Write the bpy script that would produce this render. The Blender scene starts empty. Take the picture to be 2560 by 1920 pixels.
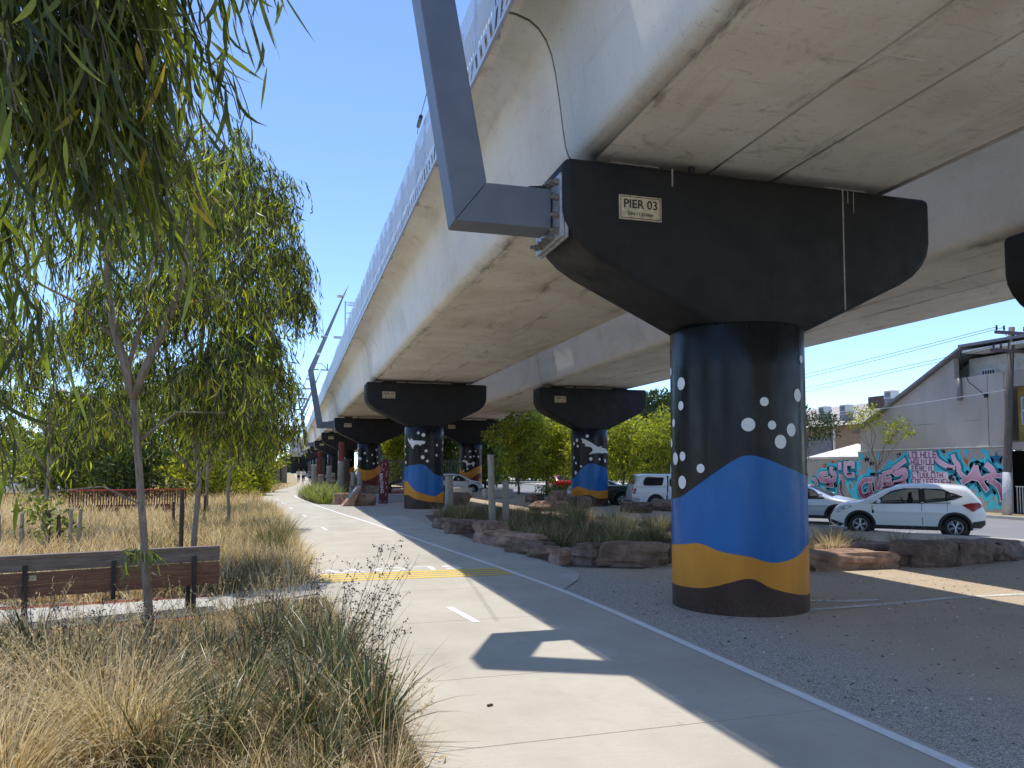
import bpy, bmesh, math, random
import numpy as np
from mathutils import Vector, Matrix
R = math.radians
S = bpy.context.scene
C = S.collection
rng = np.random.default_rng(7)
random.seed(7)

# ------------------------------------------------------------------ camera, sky, sun, exposure
cam_d = bpy.data.cameras.new('camera')
cam = bpy.data.objects.new('camera', cam_d); C.objects.link(cam)
cam.location = (0, 0, 2.0)
cam.rotation_euler = (R(90 + 3.10), 0, R(-16.03))
cam_d.sensor_width = 36; cam_d.lens = 27.03; cam_d.shift_y = 0.0409
cam_d.clip_start = 0.05; cam_d.clip_end = 3000
S.camera = cam
SUN_TO = Vector((-0.058, 0.232, 1.0)).normalized()
world = bpy.data.worlds.new('World'); S.world = world; world.use_nodes = True
wn = world.node_tree.nodes; wl = world.node_tree.links; wn.clear()
sky = wn.new('ShaderNodeTexSky'); sky.sky_type = 'NISHITA'; sky.sun_disc = False
sky.sun_elevation = math.asin(SUN_TO.z)
sky.sun_rotation = math.atan2(SUN_TO.x, SUN_TO.y)
sky.altitude = 3000; sky.air_density = 0.95; sky.dust_density = 0.0; sky.ozone_density = 4.5
bg = wn.new('ShaderNodeBackground'); bg.inputs[1].default_value = 0.15
wo = wn.new('ShaderNodeOutputWorld')
wl.new(sky.outputs[0], bg.inputs[0]); wl.new(bg.outputs[0], wo.inputs[0])
sun_d = bpy.data.lights.new('sun', 'SUN'); sun_d.energy = 2.1; sun_d.angle = R(0.53); sun_d.color = (1.0, 0.955, 0.88)
sun = bpy.data.objects.new('sun', sun_d); C.objects.link(sun)
sun.rotation_euler = SUN_TO.to_track_quat('Z', 'Y').to_euler()
sun.location = (-5, 20, 60)
S.view_settings.view_transform = 'Standard'; S.view_settings.look = 'None'
S.view_settings.exposure = 1.07; S.view_settings.gamma = 1.0
S.render.engine = 'CYCLES'
S.cycles.max_bounces = 6; S.cycles.diffuse_bounces = 4; S.cycles.glossy_bounces = 3; S.cycles.transmission_bounces = 4; S.cycles.transparent_max_bounces = 16; S.cycles.use_denoising = True
S.cycles.sample_clamp_indirect = 8

# ------------------------------------------------------------------ helpers
def tag(o, label=None, cat=None, group=None, kind=None):
    if label: o['label'] = label
    if cat: o['category'] = cat
    if group: o['group'] = group
    if kind: o['kind'] = kind
    return o
def empty(name, loc, rz=0, label=None, cat=None, group=None, kind=None):
    o = bpy.data.objects.new(name, None); C.objects.link(o)
    o.location = loc; o.rotation_euler = (0, 0, rz); o.empty_display_size = 0.2
    return tag(o, label, cat, group, kind)
def link(name, me, mat=None, parent=None, smooth=False, bevel=0, seg=2):
    if mat is not None and len(me.materials) == 0: me.materials.append(mat)
    o = bpy.data.objects.new(name, me); C.objects.link(o)
    if parent is not None: o.parent = parent
    if smooth:
        me.polygons.foreach_set('use_smooth', [True] * len(me.polygons))
    if bevel:
        m = o.modifiers.new('edge', 'BEVEL'); m.width = bevel; m.segments = seg; m.limit_method = 'ANGLE'; m.angle_limit = R(35)
        m.harden_normals = False
    return o
def inv(o, parent):
    """Children are built in world coordinates: undo the parent's own transform."""
    o.parent = parent
    M = Matrix.Translation(parent.location) @ parent.rotation_euler.to_matrix().to_4x4()
    o.matrix_parent_inverse = M.inverted()
    return o
def mesh_np(name, verts, faces, nper):
    me = bpy.data.meshes.new(name)
    verts = np.asarray(verts, np.float32).reshape(-1, 3); faces = np.asarray(faces, np.int32).reshape(-1, nper)
    me.vertices.add(len(verts)); me.vertices.foreach_set('co', verts.ravel())
    me.loops.add(faces.size); me.loops.foreach_set('vertex_index', faces.ravel())
    me.polygons.add(len(faces))
    me.polygons.foreach_set('loop_start', np.arange(0, faces.size, nper, dtype=np.int32))
    me.update(calc_edges=True)
    return me
class MB:
    def __init__(s): s.v = []; s.f = []
    def add(s, vs, fs):
        b = len(s.v); s.v += [tuple(map(float, p)) for p in vs]; s.f += [tuple(i + b for i in f) for f in fs]; return s
    def box(s, c, d, rz=0, M=None):
        x, y, z = d[0]/2, d[1]/2, d[2]/2
        vs = [Vector((a, b, e)) for e in (-z, z) for b in (-y, y) for a in (-x, x)]
        rot = M if M is not None else Matrix.Rotation(rz, 3, 'Z')
        vs = [rot @ p + Vector(c) for p in vs]
        return s.add(vs, [(0,2,3,1),(4,5,7,6),(0,1,5,4),(2,6,7,3),(0,4,6,2),(1,3,7,5)])
    def tube(s, pts, rad, n=8, cap=True):
        pts = [Vector(p) for p in pts]
        if not hasattr(rad, '__len__'): rad = [rad]*len(pts)
        vs = []; up = None
        for i, p in enumerate(pts):
            t = (pts[min(i+1, len(pts)-1)] - pts[max(i-1, 0)]).normalized()
            if up is None: up = t.orthogonal().normalized()
            up = (up - t*up.dot(t)).normalized(); w = t.cross(up)
            for j in range(n):
                a = 2*math.pi*j/n; vs.append(p + (up*math.cos(a) + w*math.sin(a))*rad[i])
        fs = [(i*n+j, i*n+(j+1) % n, (i+1)*n+(j+1) % n, (i+1)*n+j) for i in range(len(pts)-1) for j in range(n)]
        if cap:
            fs += [tuple(reversed(range(n))), tuple((len(pts)-1)*n + j for j in range(n))]
        return s.add(vs, fs)
    def prism(s, poly, a, b, axis='Y'):
        """poly is a list of 2D points; axis is the direction of extrusion from a to b"""
        n = len(poly)
        def P(u, v, t):
            return (u, t, v) if axis == 'Y' else ((t, u, v) if axis == 'X' else (u, v, t))
        vs = [P(u, v, a) for u, v in poly] + [P(u, v, b) for u, v in poly]
        fs = [tuple(range(n)), tuple(range(2*n-1, n-1, -1))] + [(i, i+n, (i+1) % n+n, (i+1) % n) for i in range(n)]
        return s.add(vs, fs)
    def mesh(s, name):
        me = bpy.data.meshes.new(name); me.from_pydata(s.v, [], s.f); me.update()
        bm = bmesh.new(); bm.from_mesh(me); bmesh.ops.recalc_face_normals(bm, faces=bm.faces); bm.to_mesh(me); bm.free()
        return me
    def obj(s, name, mat, parent=None, world=False, **k):
        o = link(name, s.mesh(name), mat, None, **k)
        if parent is not None:
            if world: inv(o, parent)
            else: o.parent = parent
        return o
def text_obj(name, body, size, mat, M, parent, depth=0.0015, sx=1.0, space=1.0):
    cu = bpy.data.curves.new(name, 'FONT'); cu.body = body; cu.size = size; cu.extrude = depth
    cu.align_x = 'CENTER'; cu.align_y = 'CENTER'; cu.space_character = space; cu.offset = size*0.012
    cu.materials.append(mat)
    t = bpy.data.objects.new(name, cu); C.objects.link(t)
    me = bpy.data.meshes.new_from_object(t.evaluated_get(bpy.context.evaluated_depsgraph_get()))
    bpy.data.objects.remove(t); me.name = name
    o = bpy.data.objects.new(name, me); C.objects.link(o)
    o.parent = parent; o.matrix_local = M @ Matrix.Diagonal((sx, 1, 1, 1))
    return o

# ------------------------------------------------------------------ materials
def nt(name):
    m = bpy.data.materials.new(name); m.use_nodes = True
    n = m.node_tree.nodes; b = n['Principled BSDF']
    return m, n, m.node_tree.links, b
def noise(n, l, scale, detail=4, co=None, rough=0.55, dist=0.0):
    t = n.new('ShaderNodeTexNoise'); t.inputs['Scale'].default_value = scale; t.inputs['Detail'].default_value = detail
    t.inputs['Roughness'].default_value = rough; t.inputs['Distortion'].default_value = dist
    if co is not None: l.new(co, t.inputs['Vector'])
    return t.outputs['Fac']
def coord(n, l, scale=(1, 1, 1), kind='Object'):
    t = n.new('ShaderNodeTexCoord'); mp = n.new('ShaderNodeMapping'); mp.inputs['Scale'].default_value = scale
    l.new(t.outputs[kind], mp.inputs['Vector']); return mp.outputs[0]
def ramp(n, l, fac, stops, interp='LINEAR'):
    r = n.new('ShaderNodeValToRGB'); r.color_ramp.interpolation = interp
    e = r.color_ramp.elements
    while len(e) < len(stops): e.new(0.5)
    for el, (p, c) in zip(e, stops): el.position = p; el.color = (*c, 1)
    l.new(fac, r.inputs[0]); return r.outputs[0]
def mix(n, l, fac, a, b, mode='MIX'):
    m = n.new('ShaderNodeMix'); m.data_type = 'RGBA'; m.blend_type = mode
    if hasattr(fac, 'is_output'): l.new(fac, m.inputs[0])
    else: m.inputs[0].default_value = fac
    for v, i in ((a, 6), (b, 7)):
        if hasattr(v, 'is_output'): l.new(v, m.inputs[i])
        else: m.inputs[i].default_value = (*v, 1)
    return m.outputs[2]
def bump(n, l, b, h, strength=0.3, dist=0.01):
    k = n.new('ShaderNodeBump'); k.inputs['Strength'].default_value = strength; k.inputs['Distance'].default_value = dist
    l.new(h, k.inputs['Height']); l.new(k.outputs[0], b.inputs['Normal'])
def dark(c, f): return tuple(max(0, x*f) for x in c)
def plain(name, col, rough=0.7, var=0.18, scale=3.0, metal=0.0, bscale=40, bstr=0.15, spec=0.5, coat=0.0, stretch=(1, 1, 1)):
    m, n, l, b = nt(name)
    co = coord(n, l, stretch)
    f = noise(n, l, scale, 6, co)
    l.new(ramp(n, l, f, [(0.3, dark(col, 1-var)), (0.7, dark(col, 1+var))]), b.inputs['Base Color'])
    b.inputs['Roughness'].default_value = rough; b.inputs['Metallic'].default_value = metal
    b.inputs['Specular IOR Level'].default_value = spec; b.inputs['Coat Weight'].default_value = coat
    b.inputs['Coat Roughness'].default_value = 0.08
    if bstr: bump(n, l, b, noise(n, l, bscale, 4, co), bstr, 0.006)
    return m
def leafy(name, stops, trans=0.45, rough=0.5, tcol=(1.6, 1.7, 0.55), spec=0.35):
    """per-leaf colour, with light coming through the blade"""
    m, n, l, b = nt(name)
    g = n.new('ShaderNodeNewGeometry')
    col = ramp(n, l, g.outputs['Random Per Island'], stops)
    l.new(col, b.inputs['Base Color']); b.inputs['Roughness'].default_value = rough
    b.inputs['Specular IOR Level'].default_value = spec
    tr = n.new('ShaderNodeBsdfTranslucent')
    tc = mix(n, l, 1.0, col, tcol, 'MULTIPLY'); l.new(tc, tr.inputs['Color'])
    ms = n.new('ShaderNodeMixShader'); ms.inputs[0].default_value = trans
    l.new(b.outputs[0], ms.inputs[1]); l.new(tr.outputs[0], ms.inputs[2])
    l.new(ms.outputs[0], n['Material Output'].inputs[0])
    return m

LC_J = 0.0
def concrete_viaduct(name):
    m, n, l, b = nt(name)
    co = coord(n, l); st = coord(n, l, (1.0, 1.2, 0.18)); al = coord(n, l, (0.9, 0.12, 1.0)); ac = coord(n, l, (0.25, 2.6, 1))
    base = ramp(n, l, noise(n, l, 0.55, 8, co), [(0.3, (0.68, 0.62, 0.52)), (0.5, (0.77, 0.715, 0.62)), (0.72, (0.84, 0.795, 0.71))])
    blot = noise(n, l, 1.4, 9, al, 0.62, 0.4)
    c1 = mix(n, l, ramp(n, l, blot, [(0.58, (0, 0, 0)), (0.75, (0.6, 0.6, 0.6))]), base, (0.30, 0.25, 0.19))
    run = noise(n, l, 5.0, 6, st, 0.6)
    c2 = mix(n, l, ramp(n, l, run, [(0.58, (0, 0, 0)), (0.78, (0.4, 0.4, 0.4))]), c1, (0.34, 0.30, 0.25))
    scr = noise(n, l, 7.0, 5, ac, 0.7)
    c3 = mix(n, l, ramp(n, l, scr, [(0.6, (0, 0, 0)), (0.68, (0.5, 0.5, 0.5))]), c2, (0.42, 0.365, 0.28))
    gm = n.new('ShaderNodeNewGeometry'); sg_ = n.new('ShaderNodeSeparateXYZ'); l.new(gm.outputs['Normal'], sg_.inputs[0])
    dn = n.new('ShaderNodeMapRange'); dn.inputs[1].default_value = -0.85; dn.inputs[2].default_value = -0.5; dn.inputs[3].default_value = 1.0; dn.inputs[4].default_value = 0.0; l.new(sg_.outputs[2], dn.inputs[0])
    c3 = mix(n, l, dn.outputs[0], mix(n, l, 0.45, c3, (0.80, 0.785, 0.755)), c3)  # sides paler and greyer than the soffit: their sky light is put into the colour
    # dirt caught along the formwork joints of the soffit
    sx = n.new('ShaderNodeSeparateXYZ'); l.new(co, sx.inputs[0]); near_ = None
    for jx in (LC_J-0.61, LC_J+0.47, LC_J-2.38, LC_J+2.38):
        d_ = n.new('ShaderNodeMath'); d_.operation = 'SUBTRACT'; d_.inputs[1].default_value = jx; l.new(sx.outputs[0], d_.inputs[0])
        a_ = n.new('ShaderNodeMath'); a_.operation = 'ABSOLUTE'; l.new(d_.outputs[0], a_.inputs[0])
        if near_ is None: near_ = a_.outputs[0]
        else:
            mn_ = n.new('ShaderNodeMath'); mn_.operation = 'MINIMUM'; l.new(near_, mn_.inputs[0]); l.new(a_.outputs[0], mn_.inputs[1]); near_ = mn_.outputs[0]
    nr = n.new('ShaderNodeMapRange'); nr.inputs[1].default_value = 0.0; nr.inputs[2].default_value = 0.24; nr.inputs[3].default_value = 1.0; nr.inputs[4].default_value = 0.0; l.new(near_, nr.inputs[0])
    dm = n.new('ShaderNodeMath'); dm.operation = 'MULTIPLY'; l.new(nr.outputs[0], dm.inputs[0]); l.new(ramp(n, l, noise(n, l, 1.5, 9, coord(n, l, (1.6, 0.42, 1)), 0.72, 0.5), [(0.52, (0, 0, 0)), (0.62, (0.8, 0.8, 0.8))]), dm.inputs[1])
    c3 = mix(n, l, dm.outputs[0], c3, (0.17, 0.145, 0.11))
    big = noise(n, l, 0.8, 10, coord(n, l, (0.55, 0.35, 0.6)), 0.68, 0.8)
    c3 = mix(n, l, ramp(n, l, big, [(0.5, (0, 0, 0)), (0.66, (0.34, 0.34, 0.34))]), c3, (0.42, 0.355, 0.265))
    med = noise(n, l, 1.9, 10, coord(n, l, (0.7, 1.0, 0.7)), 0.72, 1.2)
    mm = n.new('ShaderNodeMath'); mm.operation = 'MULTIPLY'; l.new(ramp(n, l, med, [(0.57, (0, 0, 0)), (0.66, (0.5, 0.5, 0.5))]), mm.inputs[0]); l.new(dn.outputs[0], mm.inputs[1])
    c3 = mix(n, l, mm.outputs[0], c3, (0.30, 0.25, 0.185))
    pale = noise(n, l, 1.3, 8, coord(n, l, (0.5, 1.3, 0.6)), 0.7, 0.6)
    c3 = mix(n, l, ramp(n, l, pale, [(0.58, (0, 0, 0)), (0.66, (0.35, 0.35, 0.35))]), c3, (0.86, 0.83, 0.76))
    pits = noise(n, l, 26, 3, co)
    c4 = mix(n, l, ramp(n, l, pits, [(0.66, (0, 0, 0)), (0.72, (0.5, 0.5, 0.5))]), c3, (0.2, 0.18, 0.15))
    l.new(c4, b.inputs['Base Color']); b.inputs['Roughness'].default_value = 0.72
    bump(n, l, b, noise(n, l, 9, 8, co), 0.25, 0.02)
    return m
def concrete_path(name, lo, hi, streak=0.25, sp=0.35):
    m, n, l, b = nt(name)
    co = coord(n, l); tr = coord(n, l, (1.2, 14, 1))
    base = ramp(n, l, noise(n, l, 0.8, 8, co), [(0.3, lo), (0.7, hi)])
    c1 = mix(n, l, ramp(n, l, noise(n, l, 3, 6, tr, 0.65), [(0.45, (0, 0, 0)), (0.7, (streak,)*3)]), base, dark(lo, 0.8))
    c2 = mix(n, l, ramp(n, l, noise(n, l, 60, 2, co), [(0.62, (0, 0, 0)), (0.7, (sp,)*3)]), c1, dark(lo, 0.6))
    c3 = mix(n, l, ramp(n, l, noise(n, l, 2.2, 3, co, 0.5, 1.0), [(0.58, (0, 0, 0)), (0.72, (0.13,)*3)]), c2, (0.24, 0.205, 0.155))
    c3 = mix(n, l, ramp(n, l, noise(n, l, 0.35, 6, coord(n, l, (2.2, 0.25, 1)), 0.6), [(0.48, (0, 0, 0)), (0.68, (0.3,)*3)]), c3, (0.29, 0.26, 0.21))
    c3 = mix(n, l, ramp(n, l, noise(n, l, 7, 3, co, 0.5, 0.4), [(0.70, (0, 0, 0)), (0.76, (0.3,)*3)]), c3, (0.22, 0.19, 0.15))
    l.new(c3, b.inputs['Base Color']); b.inputs['Roughness'].default_value = 0.85
    bump(n, l, b, noise(n, l, 120, 3, co), 0.2, 0.004)
    return m
def gravel_ground(name):
    m, n, l, b = nt(name)
    co = coord(n, l)
    # exposed aggregate strip beside the path, sandy granitic gravel beyond
    sx = n.new('ShaderNodeSeparateXYZ'); l.new(co, sx.inputs[0])
    w = n.new('ShaderNodeMath'); w.operation = 'MULTIPLY_ADD'; w.inputs[1].default_value = 1.9; l.new(noise(n, l, 0.7, 5, co), w.inputs[0]); l.new(sx.outputs[0], w.inputs[2])
    fx = n.new('ShaderNodeMapRange'); fx.inputs[1].default_value = 6.2; fx.inputs[2].default_value = 7.4; l.new(w.outputs[0], fx.inputs[0])
    v = n.new('ShaderNodeTexVoronoi'); v.inputs['Scale'].default_value = 125; l.new(co, v.inputs['Vector'])
    sep = n.new('ShaderNodeSeparateColor'); l.new(v.outputs['Color'], sep.inputs[0])
    agg = ramp(n, l, sep.outputs[0], [(0.0, (0.10, 0.095, 0.09)), (0.3, (0.31, 0.28, 0.245)), (0.65, (0.52, 0.465, 0.385)), (1.0, (0.74, 0.67, 0.56))])
    v2 = n.new('ShaderNodeTexVoronoi'); v2.inputs['Scale'].default_value = 160; l.new(co, v2.inputs['Vector'])
    sep2 = n.new('ShaderNodeSeparateColor'); l.new(v2.outputs['Color'], sep2.inputs[0])
    sand0 = ramp(n, l, noise(n, l, 0.9, 8, co), [(0.3, (0.44, 0.335, 0.22)), (0.7, (0.60, 0.47, 0.32))])
    sand = mix(n, l, 0.55, sand0, ramp(n, l, sep2.outputs[0], [(0.0, (0.2, 0.15, 0.1)), (0.5, (0.48, 0.38, 0.26)), (1.0, (0.7, 0.6, 0.45))]))
    col = mix(n, l, fx.outputs[0], agg, sand)
    l.new(col, b.inputs['Base Color']); b.inputs['Roughness'].default_value = 0.95
    h = n.new('ShaderNodeMath'); h.operation = 'ADD'; l.new(v.outputs['Distance'], h.inputs[0]); l.new(noise(n, l, 5, 6, co), h.inputs[1])
    bump(n, l, b, h.outputs[0], 0.5, 0.010)
    return m
def speck_ground(name, stops, scale=30, bs=0.6):
    m, n, l, b = nt(name)
    co = coord(n, l)
    c = ramp(n, l, noise(n, l, scale, 9, co, 0.7, 0.6), stops)
    c2 = mix(n, l, 0.35, c, ramp(n, l, noise(n, l, 0.7, 5, co), stops))
    l.new(c2, b.inputs['Base Color']); b.inputs['Roughness'].default_value = 0.95
    bump(n, l, b, noise(n, l, scale*1.5, 6, co), bs, 0.02)
    return m
def wood(name, a, b_, rough=0.75, axis=(14, 14, 1.2)):
    m, n, l, b = nt(name)
    co = coord(n, l, axis)
    f = noise(n, l, 2.2, 7, co, 0.62, 0.8)
    c = ramp(n, l, f, [(0.3, a), (0.68, b_)])
    c2 = mix(n, l, ramp(n, l, noise(n, l, 6, 4, co), [(0.6, (0, 0, 0)), (0.7, (0.6,)*3)]), c, dark(a, 0.45))
    l.new(c2, b.inputs['Base Color']); b.inputs['Roughness'].default_value = rough
    bump(n, l, b, f, 0.7, 0.015)
    return m
def rockm(name, a, b_, c_):
    m, n, l, b = nt(name)
    co = coord(n, l); oi = n.new('ShaderNodeObjectInfo')
    f = noise(n, l, 2.3, 10, co, 0.65, 0.5)
    c = ramp(n, l, f, [(0.28, a), (0.5, b_), (0.72, c_)])
    c2 = mix(n, l, ramp(n, l, noise(n, l, 14, 6, co), [(0.5, (0, 0, 0)), (0.72, (0.5,)*3)]), c, dark(a, 0.6))
    hs = n.new('ShaderNodeHueSaturation'); mr = n.new('ShaderNodeMapRange'); mr.inputs[3].default_value = 0.7; mr.inputs[4].default_value = 1.25
    l.new(oi.outputs['Random'], mr.inputs[0]); l.new(mr.outputs[0], hs.inputs['Value']); l.new(c2, hs.inputs['Color'])
    l.new(hs.outputs[0], b.inputs['Base Color']); b.inputs['Roughness'].default_value = 0.9
    bump(n, l, b, noise(n, l, 7, 10, co, 0.7), 0.7, 0.04)
    return m
def paint(name, col, rough=0.32, var=0.15, spec=0.28):
    """brush-applied gloss paint on a column"""
    m, n, l, b = nt(name)
    co = coord(n, l, (1, 1, 0.35)); ob = coord(n, l)
    c = ramp(n, l, noise(n, l, 2.0, 6, co), [(0.3, dark(col, 1-var)), (0.7, dark(col, 1+var))])
    sx = n.new('ShaderNodeSeparateXYZ'); l.new(ob, sx.inputs[0])
    hz = n.new('ShaderNodeMapRange'); hz.inputs[1].default_value = 0.0; hz.inputs[2].default_value = 0.45; hz.inputs[3].default_value = 0.2; hz.inputs[4].default_value = 0.0; l.new(sx.outputs[2], hz.inputs[0])
    du = n.new('ShaderNodeMath'); du.operation = 'MULTIPLY'; l.new(hz.outputs[0], du.inputs[0]); l.new(ramp(n, l, noise(n, l, 22, 8, ob, 0.7), [(0.40, (0, 0, 0)), (0.66, (0.8, 0.8, 0.8))]), du.inputs[1])
    c = mix(n, l, du.outputs[0], c, (0.30, 0.25, 0.19))
    sc_ = ramp(n, l, noise(n, l, 3.2, 9, coord(n, l, (1, 1, 0.12)), 0.75), [(0.62, (0, 0, 0)), (0.72, (0.22, 0.22, 0.22))])
    c = mix(n, l, sc_, c, (0.22, 0.21, 0.2))
    l.new(c, b.inputs['Base Color']); b.inputs['Specular IOR Level'].default_value = spec
    l.new(ramp(n, l, noise(n, l, 5, 5, co), [(0.3, (rough-0.07,)*3), (0.7, (rough+0.12,)*3)]), b.inputs['Roughness'])
    bump(n, l, b, noise(n, l, 6, 4, ob), 0.06, 0.02)
    return m
def gradient_paint(name, z0, z1, lo, hi):
    m, n, l, b = nt(name)
    co = coord(n, l); sx = n.new('ShaderNodeSeparateXYZ'); l.new(co, sx.inputs[0])
    mr = n.new('ShaderNodeMapRange'); mr.inputs[1].default_value = z0; mr.inputs[2].default_value = z1; l.new(sx.outputs[2], mr.inputs[0])
    a = n.new('ShaderNodeMath'); a.operation = 'MULTIPLY_ADD'; a.inputs[1].default_value = 0.5; l.new(noise(n, l, 3, 3, co), a.inputs[0]); l.new(mr.outputs[0], a.inputs[2])
    l.new(ramp(n, l, a.outputs[0], [(0.3, lo), (1.0, hi)]), b.inputs['Base Color']); b.inputs['Roughness'].default_value = 0.7
    return m
def glassm(name, tint=(0.35, 0.42, 0.42), alpha=0.45):
    m, n, l, b = nt(name)
    b.inputs['Base Color'].default_value = (0.012, 0.015, 0.016, 1); b.inputs['Roughness'].default_value = 0.04
    tr = n.new('ShaderNodeBsdfTransparent'); tr.inputs[0].default_value = (*tint, 1)
    ms = n.new('ShaderNodeMixShader'); ms.inputs[0].default_value = alpha
    l.new(b.outputs[0], ms.inputs[1]); l.new(tr.outputs[0], ms.inputs[2]); l.new(ms.outputs[0], n['Material Output'].inputs[0])
    return m
def perforated(name, col):
    m, n, l, b = nt(name)
    b.inputs['Base Color'].default_value = (*col, 1); b.inputs['Roughness'].default_value = 0.45; b.inputs['Metallic'].default_value = 0.25
    co = coord(n, l)
    sx = n.new('ShaderNodeSeparateXYZ'); l.new(co, sx.inputs[0])
    def band(o, s, off, t):
        a = n.new('ShaderNodeMath'); a.operation = 'MULTIPLY_ADD'; a.inputs[1].default_value = s; a.inputs[2].default_value = off; l.new(o, a.inputs[0])
        fr = n.new('ShaderNodeMath'); fr.operation = 'FRACT'; l.new(a.outputs[0], fr.inputs[0])
        lt = n.new('ShaderNodeMath'); lt.operation = 'LESS_THAN'; lt.inputs[1].default_value = t; l.new(fr.outputs[0], lt.inputs[0]); return lt.outputs[0]
    a = band(sx.outputs[1], 22.0, 0.1, 0.42); c = band(sx.outputs[2], 11.0, 0.0, 0.6)
    k = n.new('ShaderNodeMath'); k.operation = 'MULTIPLY'; l.new(a, k.inputs[0]); l.new(c, k.inputs[1])
    lo = n.new('ShaderNodeMath'); lo.operation = 'GREATER_THAN'; lo.inputs[1].default_value = 0.72; l.new(sx.outputs[2], lo.inputs[0])
    k2 = n.new('ShaderNodeMath'); k2.operation = 'MULTIPLY'; l.new(k.outputs[0], k2.inputs[0]); l.new(lo.outputs[0], k2.inputs[1])
    tr = n.new('ShaderNodeBsdfTransparent'); ms = n.new('ShaderNodeMixShader')
    l.new(k2.outputs[0], ms.inputs[0]); l.new(b.outputs[0], ms.inputs[1]); l.new(tr.outputs[0], ms.inputs[2]); l.new(ms.outputs[0], n['Material Output'].inputs[0])
    return m

M = {}
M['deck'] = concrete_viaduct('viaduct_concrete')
M['path'] = concrete_path('path_concrete', (0.455, 0.41, 0.33), (0.56, 0.51, 0.42))
M['apron'] = concrete_path('apron_concrete', (0.42, 0.40, 0.35), (0.54, 0.51, 0.45), 0.15)
M['joint'] = plain('joint_filler', (0.10, 0.095, 0.085), 0.9)
M['gravel'] = gravel_ground('gravel')
M['mulch'] = speck_ground('mulch', [(0.3, (0.03, 0.02, 0.014)), (0.48, (0.09, 0.058, 0.036)), (0.6, (0.2, 0.135, 0.085)), (0.72, (0.42, 0.33, 0.22))], 34)
M['bed'] = speck_ground('bed_soil', [(0.3, (0.045, 0.035, 0.025)), (0.5, (0.12, 0.09, 0.06)), (0.7, (0.27, 0.2, 0.13))], 18)
M['grassland'] = speck_ground('dry_soil', [(0.3, (0.22, 0.165, 0.085)), (0.5, (0.40, 0.31, 0.17)), (0.7, (0.55, 0.45, 0.27))], 9)
M['asphalt'] = speck_ground('asphalt', [(0.3, (0.035, 0.035, 0.037)), (0.7, (0.075, 0.075, 0.078))], 60, 0.4)
M['road'] = speck_ground('grey_asphalt', [(0.3, (0.19, 0.19, 0.195)), (0.7, (0.28, 0.28, 0.28))], 60, 0.3)
M['kerb'] = plain('kerb_concrete', (0.48, 0.45, 0.39), 0.85, 0.15, 2.0)
M['white_line'] = plain('road_paint', (0.80, 0.79, 0.76), 0.6, 0.08, 9)
M['yellow_line'] = plain('yellow_paint', (0.80, 0.56, 0.10), 0.6, 0.12, 12)
M['chalk'] = plain('worn_white_paint', (0.60, 0.57, 0.52), 0.9, 0.25, 6)
M['cap'] = plain('black_matt_paint', (0.0165, 0.0162, 0.0165), 0.62, 0.3, 1.2, bscale=12, bstr=0.08, spec=0.28)
def cap_paint(name):
    m, n, l, b = nt(name); co = coord(n, l); st = coord(n, l, (5.0, 1.0, 0.16))
    c = ramp(n, l, noise(n, l, 1.2, 7, co), [(0.3, (0.012, 0.0118, 0.012)), (0.7, (0.021, 0.0205, 0.0205))])
    c = mix(n, l, ramp(n, l, noise(n, l, 2.0, 6, st, 0.65), [(0.6, (0, 0, 0)), (0.8, (0.12, 0.12, 0.12))]), c, (0.16, 0.15, 0.14))
    c = mix(n, l, ramp(n, l, noise(n, l, 40, 4, co), [(0.68, (0, 0, 0)), (0.74, (0.10, 0.10, 0.10))]), c, (0.2, 0.19, 0.17))
    l.new(c, b.inputs['Base Color']); b.inputs['Specular IOR Level'].default_value = 0.28
    l.new(ramp(n, l, noise(n, l, 3, 6, co), [(0.3, (0.5,)*3), (0.7, (0.75,)*3)]), b.inputs['Roughness']); bump(n, l, b, noise(n, l, 10, 6, co), 0.12, 0.01); return m
M['cap'] = cap_paint('black_matt_cap')
M['black'] = paint('column_black', (0.0075, 0.0075, 0.0085), 0.27, 0.3, 0.26)
M['blue'] = paint('mural_blue', (0.012, 0.118, 0.345), 0.27)
M['ochre'] = paint('mural_ochre', (0.60, 0.235, 0.022), 0.42)
M['brown'] = paint('mural_brown', (0.055, 0.026, 0.019), 0.36, 0.2)
M['maroon'] = paint('mural_maroon', (0.15, 0.025, 0.018), 0.4)
M['dot'] = plain('mural_white', (0.72, 0.72, 0.70), 0.5, 0.05)
M['drip'] = plain('lime_stain', (0.30, 0.29, 0.26), 0.9, 0.3, 8)
M['plate'] = plain('plate_face', (0.52, 0.42, 0.27), 0.6, 0.3, 9)
M['ink'] = plain('black_ink', (0.012, 0.012, 0.012), 0.6, 0, bstr=0)
M['steel'] = plain('painted_steel', (0.155, 0.172, 0.21), 0.48, 0.16, 1.5, metal=0.15, bscale=8, bstr=0.03)
M['galv'] = plain('galvanised', (0.42, 0.43, 0.44), 0.5, 0.3, 10, metal=0.6)
M['rusty'] = plain('dirty_bolt', (0.22, 0.2, 0.17), 0.6, 0.35, 20, metal=0.5)
M['screen'] = plain('screen_metal', (0.46, 0.50, 0.56), 0.42, 0.06, 2, metal=0.3, bstr=0)
M['perf'] = perforated('screen_perforated', (0.46, 0.50, 0.56))
M['dark_metal'] = plain('dark_metal', (0.035, 0.035, 0.038), 0.5, 0.2, 6, metal=0.3)
M['rubber'] = plain('rubber', (0.018, 0.018, 0.018), 0.8, 0.15, 12)
M['post'] = wood('weathered_timber', (0.20, 0.17, 0.135), (0.42, 0.37, 0.30))
M['post_d'] = wood('dark_timber', (0.045, 0.026, 0.02), (0.12, 0.07, 0.05))
M['post_r'] = wood('red_timber', (0.14, 0.022, 0.016), (0.25, 0.05, 0.03))
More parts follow.
